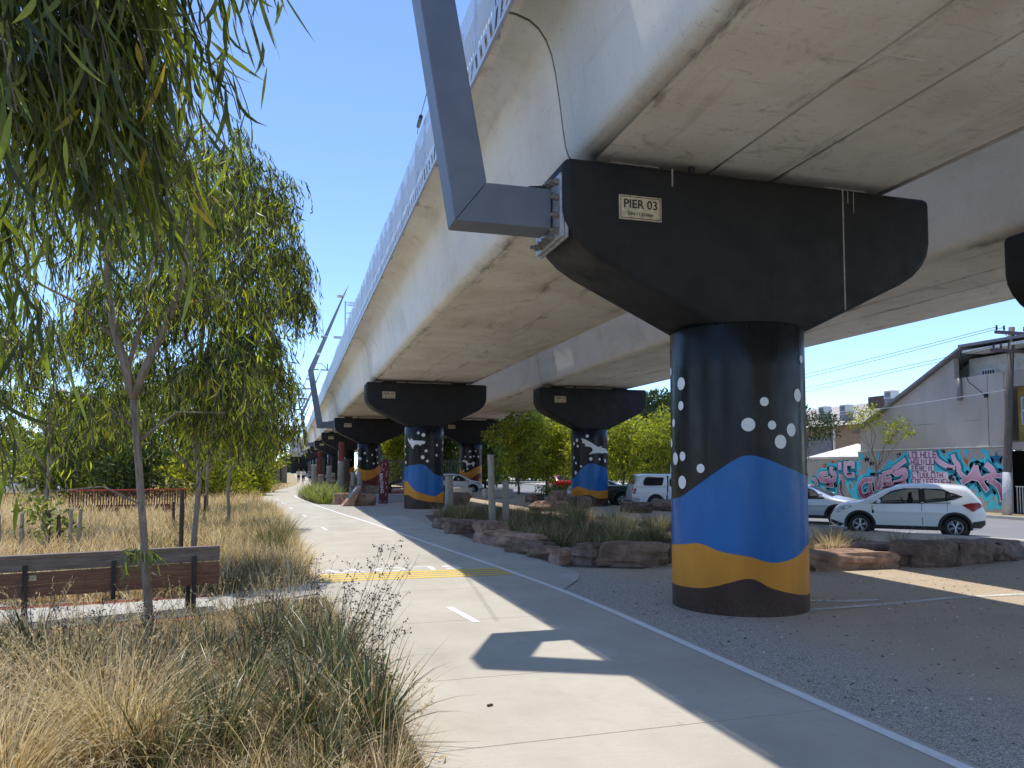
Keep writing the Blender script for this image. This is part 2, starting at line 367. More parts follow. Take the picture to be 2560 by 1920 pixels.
M['bench_g'] = wood('bench_grey_board', (0.12, 0.09, 0.075), (0.26, 0.21, 0.175), axis=(1.2, 14, 14))
M['bench_r'] = wood('bench_red_board', (0.13, 0.06, 0.035), (0.27, 0.135, 0.075), axis=(1.2, 14, 14))
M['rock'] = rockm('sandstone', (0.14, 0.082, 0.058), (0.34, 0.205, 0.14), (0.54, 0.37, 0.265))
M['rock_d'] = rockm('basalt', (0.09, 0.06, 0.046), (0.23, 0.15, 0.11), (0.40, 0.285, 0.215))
M['bark'] = wood('gum_bark', (0.15, 0.11, 0.08), (0.38, 0.30, 0.23), axis=(6, 6, 1.4))
M['bark_d'] = wood('dark_bark', (0.09, 0.065, 0.045), (0.22, 0.16, 0.11), axis=(8, 8, 1.5))
M['gum_near'] = leafy('gum_leaf_near', [(0, (0.045, 0.058, 0.026)), (0.5, (0.105, 0.13, 0.05)), (0.82, (0.21, 0.255, 0.07)), (0.985, (0.36, 0.39, 0.08)), (1, (0.5, 0.33, 0.03))], 0.46, tcol=(2.0, 2.1, 0.5), rough=0.42, spec=0.5)
M['gum'] = leafy('gum_leaf', [(0, (0.022, 0.032, 0.012)), (0.42, (0.06, 0.082, 0.024)), (0.66, (0.23, 0.28, 0.05)), (0.97, (0.53, 0.54, 0.07)), (1, (0.58, 0.32, 0.04))], 0.52, tcol=(1.7, 1.8, 0.4), rough=0.4, spec=0.5)
M['bush_y'] = leafy('yellow_green_leaf', [(0, (0.10, 0.13, 0.02)), (0.4, (0.25, 0.28, 0.04)), (0.8, (0.42, 0.43, 0.06)), (1, (0.55, 0.52, 0.08))], 0.5, tcol=(1.5, 1.5, 0.5))
M['bush_d'] = leafy('dark_green_leaf', [(0, (0.018, 0.032, 0.014)), (0.5, (0.042, 0.068, 0.024)), (1, (0.09, 0.125, 0.04))], 0.3)
M['bush_m'] = leafy('mid_green_leaf', [(0, (0.045, 0.065, 0.024)), (0.5, (0.11, 0.145, 0.045)), (1, (0.23, 0.26, 0.08))], 0.42)
M['straw'] = leafy('dry_grass', [(0, (0.16, 0.10, 0.05)), (0.25, (0.44, 0.33, 0.165)), (0.6, (0.72, 0.58, 0.34)), (1, (0.90, 0.78, 0.53))], 0.4, 0.6, (1.25, 1.15, 0.85))
M['straw_b'] = leafy('brown_grass', [(0, (0.06, 0.04, 0.025)), (0.4, (0.15, 0.10, 0.055)), (0.8, (0.29, 0.21, 0.11)), (1, (0.45, 0.35, 0.2))], 0.3, 0.6, (1.2, 1.1, 0.8))
M['sage'] = leafy('grey_green_grass', [(0, (0.045, 0.055, 0.025)), (0.5, (0.12, 0.13, 0.055)), (0.85, (0.23, 0.22, 0.10)), (1, (0.38, 0.33, 0.17))], 0.3, 0.55, (1.3, 1.3, 0.7))
M['strap'] = leafy('strap_leaf', [(0, (0.03, 0.05, 0.025)), (0.6, (0.075, 0.105, 0.045)), (0.9, (0.14, 0.165, 0.075)), (1, (0.32, 0.26, 0.13))], 0.25, 0.35, (1.3, 1.5, 0.6), 0.6)
M['strap_y'] = leafy('bright_strap_leaf', [(0, (0.07, 0.09, 0.025)), (0.5, (0.18, 0.21, 0.06)), (0.85, (0.32, 0.34, 0.11)), (1, (0.5, 0.44, 0.2))], 0.35, 0.4)
M['stem'] = leafy('dry_stem', [(0, (0.05, 0.03, 0.025)), (1, (0.15, 0.09, 0.06))], 0.1)

# ------------------------------------------------------------------ ground, path, road
def sheet(name, pts, z, mat, parent=None, kind='structure', thick=0.0):
    mb = MB()
    if thick: mb.prism(pts, z-thick, z, 'Z')
    else: mb.add([(x, y, z) for x, y in pts], [tuple(range(len(pts)))])
    me = mb.mesh(name); bm = bmesh.new(); bm.from_mesh(me)
    bmesh.ops.triangulate(bm, faces=[f for f in bm.faces if len(f.verts) > 4]); 
    for f in bm.faces:
        if not thick and f.normal.z < 0: f.normal_flip()
    bm.to_mesh(me); bm.free()
    o = link(name, me, mat, parent)
    if parent is None: tag(o, kind=kind)
    return o
sheet('ground', [(-900, -300), (900, -300), (900, 2200), (-900, 2200)], -0.16, M['grassland'])
sheet('gravel_reserve', [(-30, -14), (17.2, -14), (20.6, 10), (19.2, 16.6), (17.0, 21.0), (17.0, 34), (16.4, 60), (12, 120), (10, 400), (-30, 400)], 0.0, M['gravel'], thick=0.15)
road = sheet('road', [(15, -40), (28.3, -40), (28.3, 320), (11, 320)], -0.12, M['road'])
sheet('far_footpath', [(28.45, -40), (60, -40), (60, 320), (28.45, 320)], 0.0, M['apron'], thick=0.15)
kb = MB(); kb.box((28.36, 140, -0.065), (0.17, 360, 0.15)); k = kb.obj('kerb', M['kerb'], bevel=0.02); tag(k, kind='structure')
kb = MB(); kb.prism([(20.62, 10), (20.97, 10.15), (19.6, 16.8), (17.4, 21.15), (17.05, 21.0), (19.22, 16.6)], -0.13, 0.012, 'Z'); k = kb.obj('kerb', M['kerb'], bevel=0.02); tag(k, kind='structure')
sheet('nature_strip', [(28.5, 22), (29.75, 22), (29.75, 60), (28.5, 60)], 0.012, M['grassland'])
# path edges as functions of distance along the viaduct
PRX = ([-6, 11.2, 15.5, 21, 28.2, 34, 40.5, 47, 53.3, 60, 75, 87, 105, 160, 300], [4.42, 4.40, 4.06, 3.52, 2.86, 2.2, 1.52, 0.95, 0.48, 0.35, 1.15, 2.3, 3.1, 3.2, 3.2])
PLX = ([-6, 6.4, 10, 13.9, 15.7, 25, 34.9, 42, 50.1, 60, 69.7, 86.6, 105, 160, 300], [0.90, 0.90, 0.68, 0.44, 0.42, 0.02, -0.52, -1.1, -1.68, -1.72, -1.1, 0.45, 0.9, 1.0, 1.0])
def smooth_interp(y, tab):
    return float(np.mean([np.interp(y+d, tab[0], tab[1]) for d in (-1.6, -0.8, 0, 0.8, 1.6)]))
def prx(y): return smooth_interp(y, PRX)
def plx(y): return smooth_interp(y, PLX)
pb = []
ys = np.concatenate([np.arange(-6, 62, 1.0), np.arange(62, 301, 6.0)])
base_poly = [(prx(y)-0.006, y) for y in ys] + [(plx(y)+0.006, y) for y in ys[::-1]]
path = sheet('path', base_poly, 0.004, M['joint'])
joints = [-6, -2.4, 0.25, 2.85, 5.45, 7.21, 9.9, 12.47, 14.9, 17.33, 19.9, 22.5, 25.1, 27.7, 30.4, 33.2, 36.1, 39.2, 42.5, 46, 50, 54, 58.5, 64, 70, 77, 85, 95, 110, 140, 200, 300]
for a, b in zip(joints[:-1], joints[1:]):
    n = max(2, int((b-a)/0.9)+1); yy = np.linspace(a+0.0045, b-0.0045, n)
    yy2 = [y - 0.0 for y in yy]
    # the joints run slightly askew to the path
    poly = [(prx(y), y+0.02) for y in yy] + [(plx(y), y-0.05) for y in yy[::-1]]
    sheet('path_slab', poly, 0.02, M['path'], path, thick=0.018)
# edge line, dashes, stop bars and the painted word
def strip(name, pts_l, pts_r, z, mat, parent=path):
    mb = MB(); n = len(pts_l)
    mb.add([(x, y, z) for x, y in pts_l] + [(x, y, z) for x, y in pts_r], [(i, i+1, n+i+1, n+i) for i in range(n-1)])
    me = mb.mesh(name)
    return link(name, me, mat, parent)
yy = np.arange(-5, 57, 0.8)
strip('edge_line', [(prx(y)-0.05, y) for y in yy], [(prx(y)-0.16, y) for y in yy], 0.0245, M['white_line'])
for (x0, y0, x1, y1) in [(2.32, 9.70, 2.19, 10.85), (1.12, 25.1, 1.02, 26.4), (0.63, 32.2, 0.52, 33.5), (0.11, 38.5, 0.0, 39.8), (-0.34, 44.2, -0.43, 45.5), (-0.72, 48.8, -0.78, 50.0)]:
    strip('centre_dash', [(x0-0.05, y0), (x1-0.05, y1)], [(x0+0.05, y0), (x1+0.05, y1)], 0.0245, M['white_line'])
for i in range(4):
    y0 = 13.78 + i*0.27
    strip('warning_stripe', [(0.5, y0), (prx(y0)-0.2, y0+0.03)], [(0.5, y0+0.16), (prx(y0)-0.2, y0+0.19)], 0.0245, M['yellow_line'])
text_obj('painted_word', 'SLOW', 0.78, M['white_line'], Matrix.Translation((1.9, 15.18, 0.0225)) @ Matrix.Rotation(math.pi, 4, 'Z'), path, 0.001, 1.15, 1.25)
for i, y0 in enumerate((86.0, 87.0)):
    strip('warning_stripe', [(plx(y0), y0), (prx(y0), y0)], [(plx(y0+.8), y0+.8), (prx(y0+.8), y0+.8)], 0.0245, M['yellow_line'])
# concrete apron on the garden side of the path
ap = [(prx(y)+0.01, y) for y in np.arange(12.0, 31.9, 0.9)]
sheet('apron', ap + [(4.5, 31.8), (4.62, 26), (4.72, 21), (4.95, 18.5), (5.16, 16.2), (5.28, 14.6), (5.24, 13.7), (4.98, 13.0)], 0.014, M['apron'])
# bench spur
sp = sheet('path_spur', [(0.46, 12.65), (0.44, 13.75), (-1.15, 12.75), (-2.4, 12.55), (-3.9, 12.35), (-6.5, 12.3), (-6.5, 10.95), (-3.4, 10.8), (-1.15, 11.2), (-0.4, 12.0)], 0.018, M['apron'])
M['red_gravel'] = speck_ground('red_gravel', [(0.3, (0.16, 0.045, 0.025)), (0.7, (0.33, 0.12, 0.07))], 40)
sheet('red_edging', [(-6.5, 12.32), (-3.9, 12.37), (-2.4, 12.57), (-1.15, 12.77), (-1.1, 12.95), (-2.4, 12.85), (-3.9, 12.7), (-6.5, 12.65)], 0.012, M['red_gravel'])
sheet('red_edging', [(-6.5, 10.93), (-3.4, 10.78), (-1.15, 11.18), (-1.1, 11.0), (-3.4, 10.5), (-6.5, 10.6)], 0.012, M['red_gravel'])
# planted verge on the left (mulch near the path, dry soil beyond)
vl = [(plx(y)-0.01, y) for y in np.concatenate([np.arange(-6, 12.0, 0.9), [12.3]])]
sheet('mulch_verge', vl + [(-7, 10.4), (-7, -6)], 0.006, M['mulch'])
vl = [(plx(y)-0.01, y) for y in np.arange(14.0, 262, 2.0)]
sheet('mulch_verge', vl + [(-30, 262), (-30, 13.0), (-7, 13.0), (-1.2, 13.0), (0.3, 13.95)], 0.006, M['grassland'])
sheet('garden_bed', [(5.3, 14.7), (6.7, 14.0), (8.2, 15.0), (9.3, 13.5), (12.2, 13.4), (15.6, 13.9), (15.9, 16.2), (13.5, 20.5), (12.5, 28), (10.5, 31.5), (6.6, 33.5), (5.4, 32.0), (4.8, 26), (4.9, 21), (5.2, 18)], 0.008, M['bed'])
sheet('garden_bed', [(1.25, 45), (0.75, 50), (0.5, 55), (0.6, 64), (3.2, 64), (3.6, 50), (3.0, 42.7), (2.0, 42.5)], 0.008, M['bed'])
# worn painted line on the gravel behind the near pier
strip('worn_line', [(7.0, 9.28), (8.5, 9.37), (9.8, 9.55), (11.1, 9.5), (14, 9.1)], [(7.0, 9.42), (8.5, 9.50), (9.8, 9.67), (11.1, 9.64), (14, 9.26)], 0.006, M['chalk'], None)['kind'] = 'structure'
strip('worn_line', [(7.2, 10.05), (8.0, 9.72), (8.6, 9.72)], [(7.2, 10.2), (8.0, 9.9), (8.6, 9.84)], 0.006, M['chalk'], None)['kind'] = 'structure'
# short white bay line on the street
strip('bay_line', [(17.6, 20.4), (21.4, 16.9)], [(17.75, 20.55), (21.55, 17.05)], -0.115, M['white_line'], road)
strip('bay_line', [(15.9, 23.4), (19.6, 20.6)], [(16.0, 23.5), (19.7, 20.7)], -0.115, M['white_line'], road)

# ------------------------------------------------------------------ viaducts
SP = 27.8; PY0 = 10.0
LC, RC = 6.36, 15.10            # centre lines of the two decks
NP = 11
def arc(cx, cz, r, a0, a1, n):
    return [(cx + r*math.cos(R(a0 + (a1-a0)*i/n)), cz + r*math.sin(R(a0 + (a1-a0)*i/n))) for i in range(n+1)]
def half_profile(outer, notch):
    # soffit centre outwards, then web and flange (x measured from the centre line, outwards positive)
    p = [(0.0, 6.26)]
    for c in notch: p += [(c-0.028, 6.26), (c-0.006, 6.292), (c+0.012, 6.292), (c+0.02, 6.26)]
    p += [(2.365, 6.26), (2.385, 6.285), (2.405, 6.262), (2.50, 6.275), (2.60, 6.315), (2.66, 6.38), (2.70, 6.50), (2.74, 6.75), (2.79, 7.15), (2.85, 7.55), (2.91, 7.82), (2.99, 8.02), (3.10, 8.17), (3.24, 8.27), (3.42, 8.325), (outer, 8.345), (outer, 8.62)]
    return p
def deck_profile(cx, lo, ro, nl, nr):
    Lp = [(cx-x, z) for x, z in half_profile(lo, nl)]; Rp = [(cx+x, z) for x, z in half_profile(ro, nr)]
    return Rp + [(cx+2.6, 8.62), (cx+2.6, 7.4), (cx-2.6, 7.4), (cx-2.6, 8.62)] + Lp[::-1][:-1]
def deck(cx, lo, ro, label, sides):
    rj = random.Random(int(cx*10))
    v = empty('rail_viaduct', (cx, 0, 0), 0, label, 'viaduct', 'elevated railway viaducts')
    prof = deck_profile(cx, lo, ro, [0.61], [0.47])
    for k in range(-2, NP):
        a = PY0 + SP*k + 0.03; b = PY0 + SP*(k+1) - 0.03
        mb = MB()
        n = len(prof); cuts = [a, b]
        vs = [(x-cx, y, z) for y in cuts for x, z in prof]
        mb.add(vs, [tuple(range(n)), tuple(range(2*n-1, n-1, -1))] + [(i, i+n, (i+1) % n+n, (i+1) % n) for i in range(n)])
        me = mb.mesh('deck_span'); bm = bmesh.new(); bm.from_mesh(me); bmesh.ops.triangulate(bm, faces=[f for f in bm.faces if len(f.verts) > 4]); bm.to_mesh(me); bm.free()
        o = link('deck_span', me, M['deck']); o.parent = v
        if k < 3:
            for q in range(9):
                yj = a + (b-a)*rj.random(); x0_ = rj.choice([(-2.3, -0.64), (-0.58, 0.44), (0.5, 2.3), (-0.58, 0.44)])
                w_ = rj.uniform(0.5, 1.0)*(x0_[1]-x0_[0]); mb = MB(); mb.box((x0_[0]+w_/2, yj, 6.2595), (w_, 0.016, 0.006), rj.uniform(-0.03, 0.03)); mb.obj('form_ridge', M['dot'], v)
        for f in me.polygons: f.use_smooth = abs(f.normal.y) < 0.5 and abs(f.normal.x) > 0.12
    # black recessed joint gasket between spans
    for k in range(-1, NP):
        y = PY0 + SP*k
        prf = [(cx + (x-cx)*0.996, 6.26 + (z-6.26)*0.996 + 0.012) for x, z in prof]
        mb = MB(); mb.prism(prf, y-0.03, y+0.03, 'Y'); me = mb.mesh('joint_seal')
        bm = bmesh.new(); bm.from_mesh(me); bmesh.ops.triangulate(bm, faces=bm.faces[:]); bm.to_mesh(me); bm.free()
        inv(link('joint_seal', me, M['joint']), v)
    return v
VL = deck(LC, 3.645, 2.86 + 0.1, 'concrete railway viaduct deck with perforated metal screens beside the path', 1)
VR = deck(RC, 4.15, 3.5, 'second concrete railway viaduct deck on the street side', 1)
# perforated edge screens
def panel_mesh(kind, L=1.195):
    """bottom rows are open slots cut in the sheet, the field above is finely perforated by its material"""
    vs = []; fs = []
    def quad(a, b, c, d):
        i = len(vs); vs.extend([(0, *a), (0, *b), (0, *c), (0, *d)]); fs.append((i, i+1, i+2, i+3))
    def row(z0, z1, n, w, sl):
        # n slanted slots of width w, slope sl
        p = L/n; prev0 = 0.0; prev1 = 0.0
        for i in range(n):
            c = p*(i+0.5)
            a0 = min(max(c-w/2-sl/2, 0.01), L-0.01); a1 = min(max(c-w/2+sl/2, 0.01), L-0.01)
            b0 = min(max(c+w/2-sl/2, 0.01), L-0.01); b1 = min(max(c+w/2+sl/2, 0.01), L-0.01)
            quad((prev0, z0), (a0, z0), (a1, z1), (prev1, z1)); prev0, prev1 = b0, b1
        quad((prev0, z0), (L, z0), (L, z1), (prev1, z1))
    quad((0, 0), (L, 0), (L, 0.07), (0, 0.07))
    s = 1 if kind % 2 == 0 else -1
    row(0.07, 0.33, 4, 0.13, 0.10*s)
    quad((0, 0.33), (L, 0.33), (L, 0.38), (0, 0.38))
    row(0.38, 0.68, 8, 0.05, -0.12*s)
    quad((0, 0.68), (L, 0.68), (L, 0.72), (0, 0.72))
    nb = len(fs)
    quad((0, 0.72), (L, 0.72), (L, 1.40), (0, 1.40))
    quad((0, 0), (0, 1.40), (0, 1.40), (0, 0))
    vs2 = vs[:-4]; fs2 = fs[:-1]
    # folded edges give the sheet its depth
    i = len(vs2); vs2 += [(0, 0, 0), (0, 0, 1.40), (0.05, 0, 1.40), (0.05, 0, 0), (0, L, 0), (0, L, 1.40), (0.05, L, 1.40), (0.05, L, 0), (0.05, 0, 0), (0.05, L, 0)]
    fs2 += [(i, i+1, i+2, i+3), (i+4, i+7, i+6, i+5), (i, i+3, i+7, i+4)]
    me = bpy.data.meshes.new('screen_panel'); me.from_pydata(vs2, [], fs2); me.update()
    me.materials.append(M['screen']); me.materials.append(M['perf']); me.polygons[nb].material_index = 1
    return me
pm = [panel_mesh(0), panel_mesh(1)]
X_SC = LC - 3.70
for k in range(-1, 10):
    mb = MB(); mb.box((LC-3.54, PY0+SP*(k+0.5), 8.93), (0.16, SP-0.06, 0.68)); inv(mb.obj('light_stop', M['deck']), VL)  # added behind the screens to stop sun leaking past the deck edge
i = 0
y = -9.0
while y < 300:
    o = bpy.data.objects.new('screen_panel', pm[i % 2]); C.objects.link(o); inv(o, VL)
    o.location = (X_SC, y, 8.06); o.scale = (1, 1, 1 + 0.035*math.sin(y*0.55) + 0.02*math.sin(y*1.7))
    y += 1.2 if y < 110 else 1.2; i += 1
    if i > 250: break
for y in np.arange(-9, 200, 2.4):
    mb = MB(); mb.box((X_SC+0.07, y, 8.75), (0.05, 0.05, 1.4)); mb.box((X_SC+0.09, y, 8.3), (0.1, 0.06, 0.12)); inv(mb.obj('screen_post', M['galv']), VL)

# ------------------------------------------------------------------ piers with painted columns
PAINT = {
 '3L': ([[(152.3,1.549),(179.4,1.546),(198.3,1.693),(216.1,1.888),(231.3,2.063),(239.9,2.15),(247.1,2.169),(254.3,2.149),(263.5,2.1),(277.1,2.014),(305.7,1.886)],[(152.4,0.86),(186.0,0.909),(202.5,0.958),(210.4,0.935),(221.4,0.862),(234.5,0.828),(247.2,0.802),(255.8,0.749),(263.4,0.718),(273.5,0.725),(287.8,0.774),(299.2,0.848),(307.8,0.917)],[(152.4,0.30),(206.4,0.328),(221.0,0.397),(232.7,0.46),(239.8,0.501),(247.6,0.515),(252.6,0.481),(261.5,0.39),(274.7,0.326),(291.7,0.266),(306.0,0.24)]],
  [(163.3,3.418,0.06),(185.6,3.203,0.092),(184.9,2.887,0.066),(170.6,2.653,0.062),(163.0,2.361,0.065),(173.7,2.129,0.093),(186.4,2.161,0.068),(155.8,1.96,0.082),(206.9,1.988,0.064),(185.4,1.79,0.094),(259.7,2.893,0.062),(295.4,3.002,0.092),(246.5,2.581,0.092),(266.0,2.575,0.062),(285.6,2.516,0.091),(273.7,2.35,0.095),(303.5,3.518,0.057)], []),
 '4L': ([[(203.6,2.078),(223.1,2.114),(242.0,2.161),(250.6,2.175),(258.9,2.147),(267.2,2.064),(277.4,1.896),(288.3,1.728),(305.2,1.6),(349.0,1.55)],[(203.5,1.348),(209.4,1.251),(219.3,1.086),(233.6,0.894),(247.7,0.784),(267.7,0.7),(283.2,0.614),(292.6,0.596),(305.6,0.675),(323.2,0.793),(349.0,0.836)],[(204.1,0.689),(217.3,0.639),(229.9,0.518),(244.4,0.451),(259.5,0.396),(281.5,0.336),(349.0,0.237)]],
  [(243.1,3.67,0.067),(258.0,3.571,0.092),(266.1,2.803,0.073),(256.4,2.496,0.092),(270.0,2.315,0.07),(300.0,3.09,0.065),(298.9,2.598,0.065),(332.9,3.238,0.086),(327.9,2.889,0.085),(190,3.035,0.07),(192,2.64,0.056),(194,2.247,0.079),(345.0,2.151,0.086)],
  [(204.3,3.458),(213.2,3.356),(218.0,3.34),(220.2,3.409),(224.5,3.374),(225.6,3.309),(256.8,3.291),(265.1,3.25),(261.0,3.138),(253.5,3.129),(250.2,3.045),(245.1,3.096),(236.2,3.125),(230.7,3.056),(226.8,2.889),(220.4,3.044),(214.6,3.158),(208.0,3.273)]),
 '4R': ([[(189.8,1.415),(204.5,1.642),(221.1,1.904),(237.7,2.164),(251.0,2.227),(264.4,2.201),(278.9,2.109),(299.9,2.034),(336.8,1.846)],[(189.5,0.89),(201.0,0.988),(213.0,1.047),(223.3,0.994),(237.3,0.885),(255.0,0.831),(275.8,0.784),(299.1,0.823),(336.8,0.844)],[(189.2,0.309),(210.0,0.451),(225.6,0.568),(241.6,0.601),(254.9,0.554),(266.1,0.442),(286.3,0.389),(336.8,0.429)]],
  [(242.2,3.614,0.086),(206.7,3.408,0.09),(192.8,3.238,0.083),(210.1,3.107,0.071),(252.4,2.442,0.089),(280.9,2.428,0.063),(305.2,2.353,0.094),(201.8,2.229,0.067),(221.7,2.06,0.063),(200.6,1.735,0.094),(191.6,2.504,0.075)],
  [(222.9,3.507),(235.8,3.448),(258.0,3.241),(276.8,3.039),(286.2,3.115),(290.5,3.06),(289.0,3.015),(308.8,2.972),(326.9,2.812),(322.4,2.726),(304.2,2.772),(290.4,2.724),(276.7,2.759),(257.8,2.713),(246.7,2.665),(251.2,2.758),(259.0,2.869),(255.7,3.018),(249.1,3.063),(234.6,3.094),(235.8,3.224),(225.3,3.282),(226.5,3.394)]),
 '5L': ([[(175.4,2.183),(202.0,2.014),(225.0,1.846),(244.7,1.774),(259.1,1.75),(279.0,1.798),(297.6,1.941),(318.0,2.158)],[(175.4,1.917),(202.5,1.676),(213.3,1.341),(223.9,1.006),(239.1,0.912),(256.8,0.937),(279.4,1.079),(298.0,1.268),(317.6,1.483)],[(175.4,0.803),(218.3,0.622),(245.5,0.459),(274.1,0.362),(316.3,0.398)],[(175.4,0.15),(204.3,0.307),(229.7,0.385),(248.6,0.315),(268.5,0.171),(289.1,0.08),(316.8,0.05)]],
  [(198.3,3.607,0.087),(180,3.372,0.073),(200.3,3.171,0.068),(242.8,3.188,0.096),(278.8,3.046,0.072),(302.8,3.46,0.097),(307.8,2.882,0.082),(254.1,2.56,0.077),(287.3,2.335,0.087),(311.0,2.39,0.087)],
  [(190,2.741),(195.6,2.884),(209.3,2.89),(222.3,2.83),(227.3,2.647),(220.5,2.676),(216.5,2.614),(204.1,2.664),(196,2.545),(190.3,2.353),(186.4,2.547)]),
 '5R': ([[(168.0,2.245),(183.0,2.066),(206.6,1.712),(221.3,1.572),(235.7,1.558),(257.2,1.713),(274.3,1.96),(306.0,2.137)],[(168.0,1.567),(195.1,1.357),(221.4,1.078),(244.6,0.974),(265.7,1.115),(288.3,1.395),(306.1,1.499)],[(168.0,0.498),(210.2,0.476),(244.7,0.377),(274.5,0.27),(288.4,0.514),(306.2,1.075)],[(168.0,0.12),(203.7,0.13),(240.5,0.11),(270.2,0.13),(305.1,0.13)]],
  [(252.7,3.391,0.099),(282.2,3.429,0.071),(227.0,2.934,0.078),(255.3,2.911,0.099),(273.2,2.961,0.071),(300.3,2.93,0.085),(175,2.938,0.072),(172,2.53,0.072),(240.1,1.889,0.092),(218.0,1.727,0.085)],
  [(202.8,2.526),(221.0,2.666),(235.5,2.594),(246.5,2.383),(257.1,2.347),(269.8,2.524),(278.6,2.418),(272.0,2.065),(261.3,2.277),(248.7,2.242),(235.6,2.065),(230.9,2.383),(221.0,2.489)]),
}
PAINT['6L'] = (PAINT['5L'][0], [(205,3.4,.09),(230,2.9,.09),(255,3.1,.08),(275,2.6,.09),(300,2.9,.08),(240,2.3,.09),(285,2.2,.08)], [])
PAINT['3R'] = PAINT['4R']
CR = 0.96
def band_mesh(name, top, bot, r):
    th = np.arange(0, 361, 3.0)
    zt = np.interp(th, [p[0] for p in top], [p[1] for p in top], period=360) if not isinstance(top, float) else np.full(len(th), top)
    zb = np.interp(th, [p[0] for p in bot], [p[1] for p in bot], period=360) if not isinstance(bot, float) else np.full(len(th), bot)
    zt = np.maximum(zt, zb + 0.004)
    n = len(th); vs = []
    for k in range(n): a = R(th[k]); vs.append((r*math.cos(a), r*math.sin(a), zb[k]))
    for k in range(n): a = R(th[k]); vs.append((r*math.cos(a), r*math.sin(a), zt[k]))
    me = bpy.data.meshes.new(name); me.from_pydata(vs, [], [(k, k+1, n+k+1, n+k) for k in range(n-1)]); me.update(); return me
def smooth_pts(pts, it=2):
    for _ in range(it):
        q = [pts[0]]
        for a, b in zip(pts[:-1], pts[1:]):
            q += [(a[0]*.75+b[0]*.25, a[1]*.75+b[1]*.25), (a[0]*.25+b[0]*.75, a[1]*.25+b[1]*.75)]
        pts = q + [pts[-1]]
    return pts
def poly_on_column(name, poly, r, step=0.8):
    a0 = min(p[0] for p in poly); a1 = max(p[0] for p in poly); vs = []; fs = []
    n = len(poly); a = a0
    while a < a1:
        m = a + step/2; zs = []
        for i in range(n):
            p, q = poly[i], poly[(i+1) % n]
            if (p[0] <= m) != (q[0] <= m): zs.append(p[1] + (q[1]-p[1])*(m-p[0])/(q[0]-p[0]))
        zs.sort()
        for z0, z1 in zip(zs[::2], zs[1::2]):
            b = len(vs)
            for ang, z in ((a, z0), (a+step, z0), (a+step, z1), (a, z1)): vs.append((r*math.cos(R(ang)), r*math.sin(R(ang)), z))
            fs.append((b, b+1, b+2, b+3))
        a += step
    me = bpy.data.meshes.new(name); me.from_pydata(vs, [], fs); me.update(); return me
cap_poly = [(-2.88, 6.12), (-2.88, 5.42)] + [(-2.84, 5.24), (-2.74, 5.06), (-2.58, 4.90), (-2.36, 4.76)] + [(-0.80, 4.0), (-0.55, 3.90), (0.55, 3.90), (0.80, 4.0), (2.36, 4.76), (2.58, 4.90), (2.74, 5.06), (2.84, 5.24), (2.88, 5.42), (2.88, 6.12)]
mb = MB(); mb.prism(cap_poly, -0.635, 0.635, 'Y'); CAP = mb.mesh('cap'); CAP.materials.append(M['cap'])
bm = bmesh.new(); bm.from_mesh(CAP)
ed = [e for e in bm.edges if len(e.link_faces) == 2 and e.calc_face_angle(0) > R(60)]
bmesh.ops.bevel(bm, geom=ed, offset=0.11, segments=5, profile=0.5, affect='EDGES')
for f in bm.faces: f.smooth = True
bm.to_mesh(CAP); bm.free()
CAP.set_sharp_from_angle(angle=R(50)) if hasattr(CAP, 'set_sharp_from_angle') else None
mb = MB(); nseg = 72
prof_c = [(CR, -0.3), (CR, 1.2), (CR, 2.6), (CR, 3.4), (CR, 3.97), (CR-0.02, 4.0), (0.5, 4.01)]
vs = [(r*math.cos(2*math.pi*j/nseg), r*math.sin(2*math.pi*j/nseg), z) for r, z in prof_c for j in range(nseg)]
mb.add(vs, [(i*nseg+j, i*nseg+(j+1) % nseg, (i+1)*nseg+(j+1) % nseg, (i+1)*nseg+j) for i in range(len(prof_c)-1) for j in range(nseg)])
COL = mb.mesh('column'); COL.materials.append(M['black'])
COL.polygons.foreach_set('use_smooth', [True]*len(COL.polygons))
mb = MB(); mb.box((0, 0, 0), (0.62, 0.02, 0.33)); PLATE = mb.mesh('name_plate'); PLATE.materials.append(M['plate'])
mb = MB()
for sx, sy, w, h in ((0, 0.145, 0.585, 0.008), (0, -0.145, 0.585, 0.008), (-0.29, 0, 0.008, 0.29), (0.29, 0, 0.008, 0.29)): mb.box((sx, -0.0105, sy), (w, 0.003, h))
BORDER = mb.mesh('plate_border'); BORDER.materials.append(M['ink'])
mb = MB(); mb.box((0, 0, 0), (0.62, 0.5, 0.13)); BEAR = mb.mesh('bearing'); BEAR.materials.append(M['dark_metal'])
mb = MB(); mb.box((0, 0, 0), (0.74, 0.62, 0.022)); BPL = mb.mesh('bearing_plate'); BPL.materials.append(M['galv'])
def put(name, me, loc, parent, rz=0, scale=None):
    o = bpy.data.objects.new(name, me); C.objects.link(o); o.parent = parent; o.location = loc; o.rotation_euler = (0, 0, rz)
    if scale: o.scale = scale
    return o
RX = Matrix.Rotation(R(90), 4, 'X')
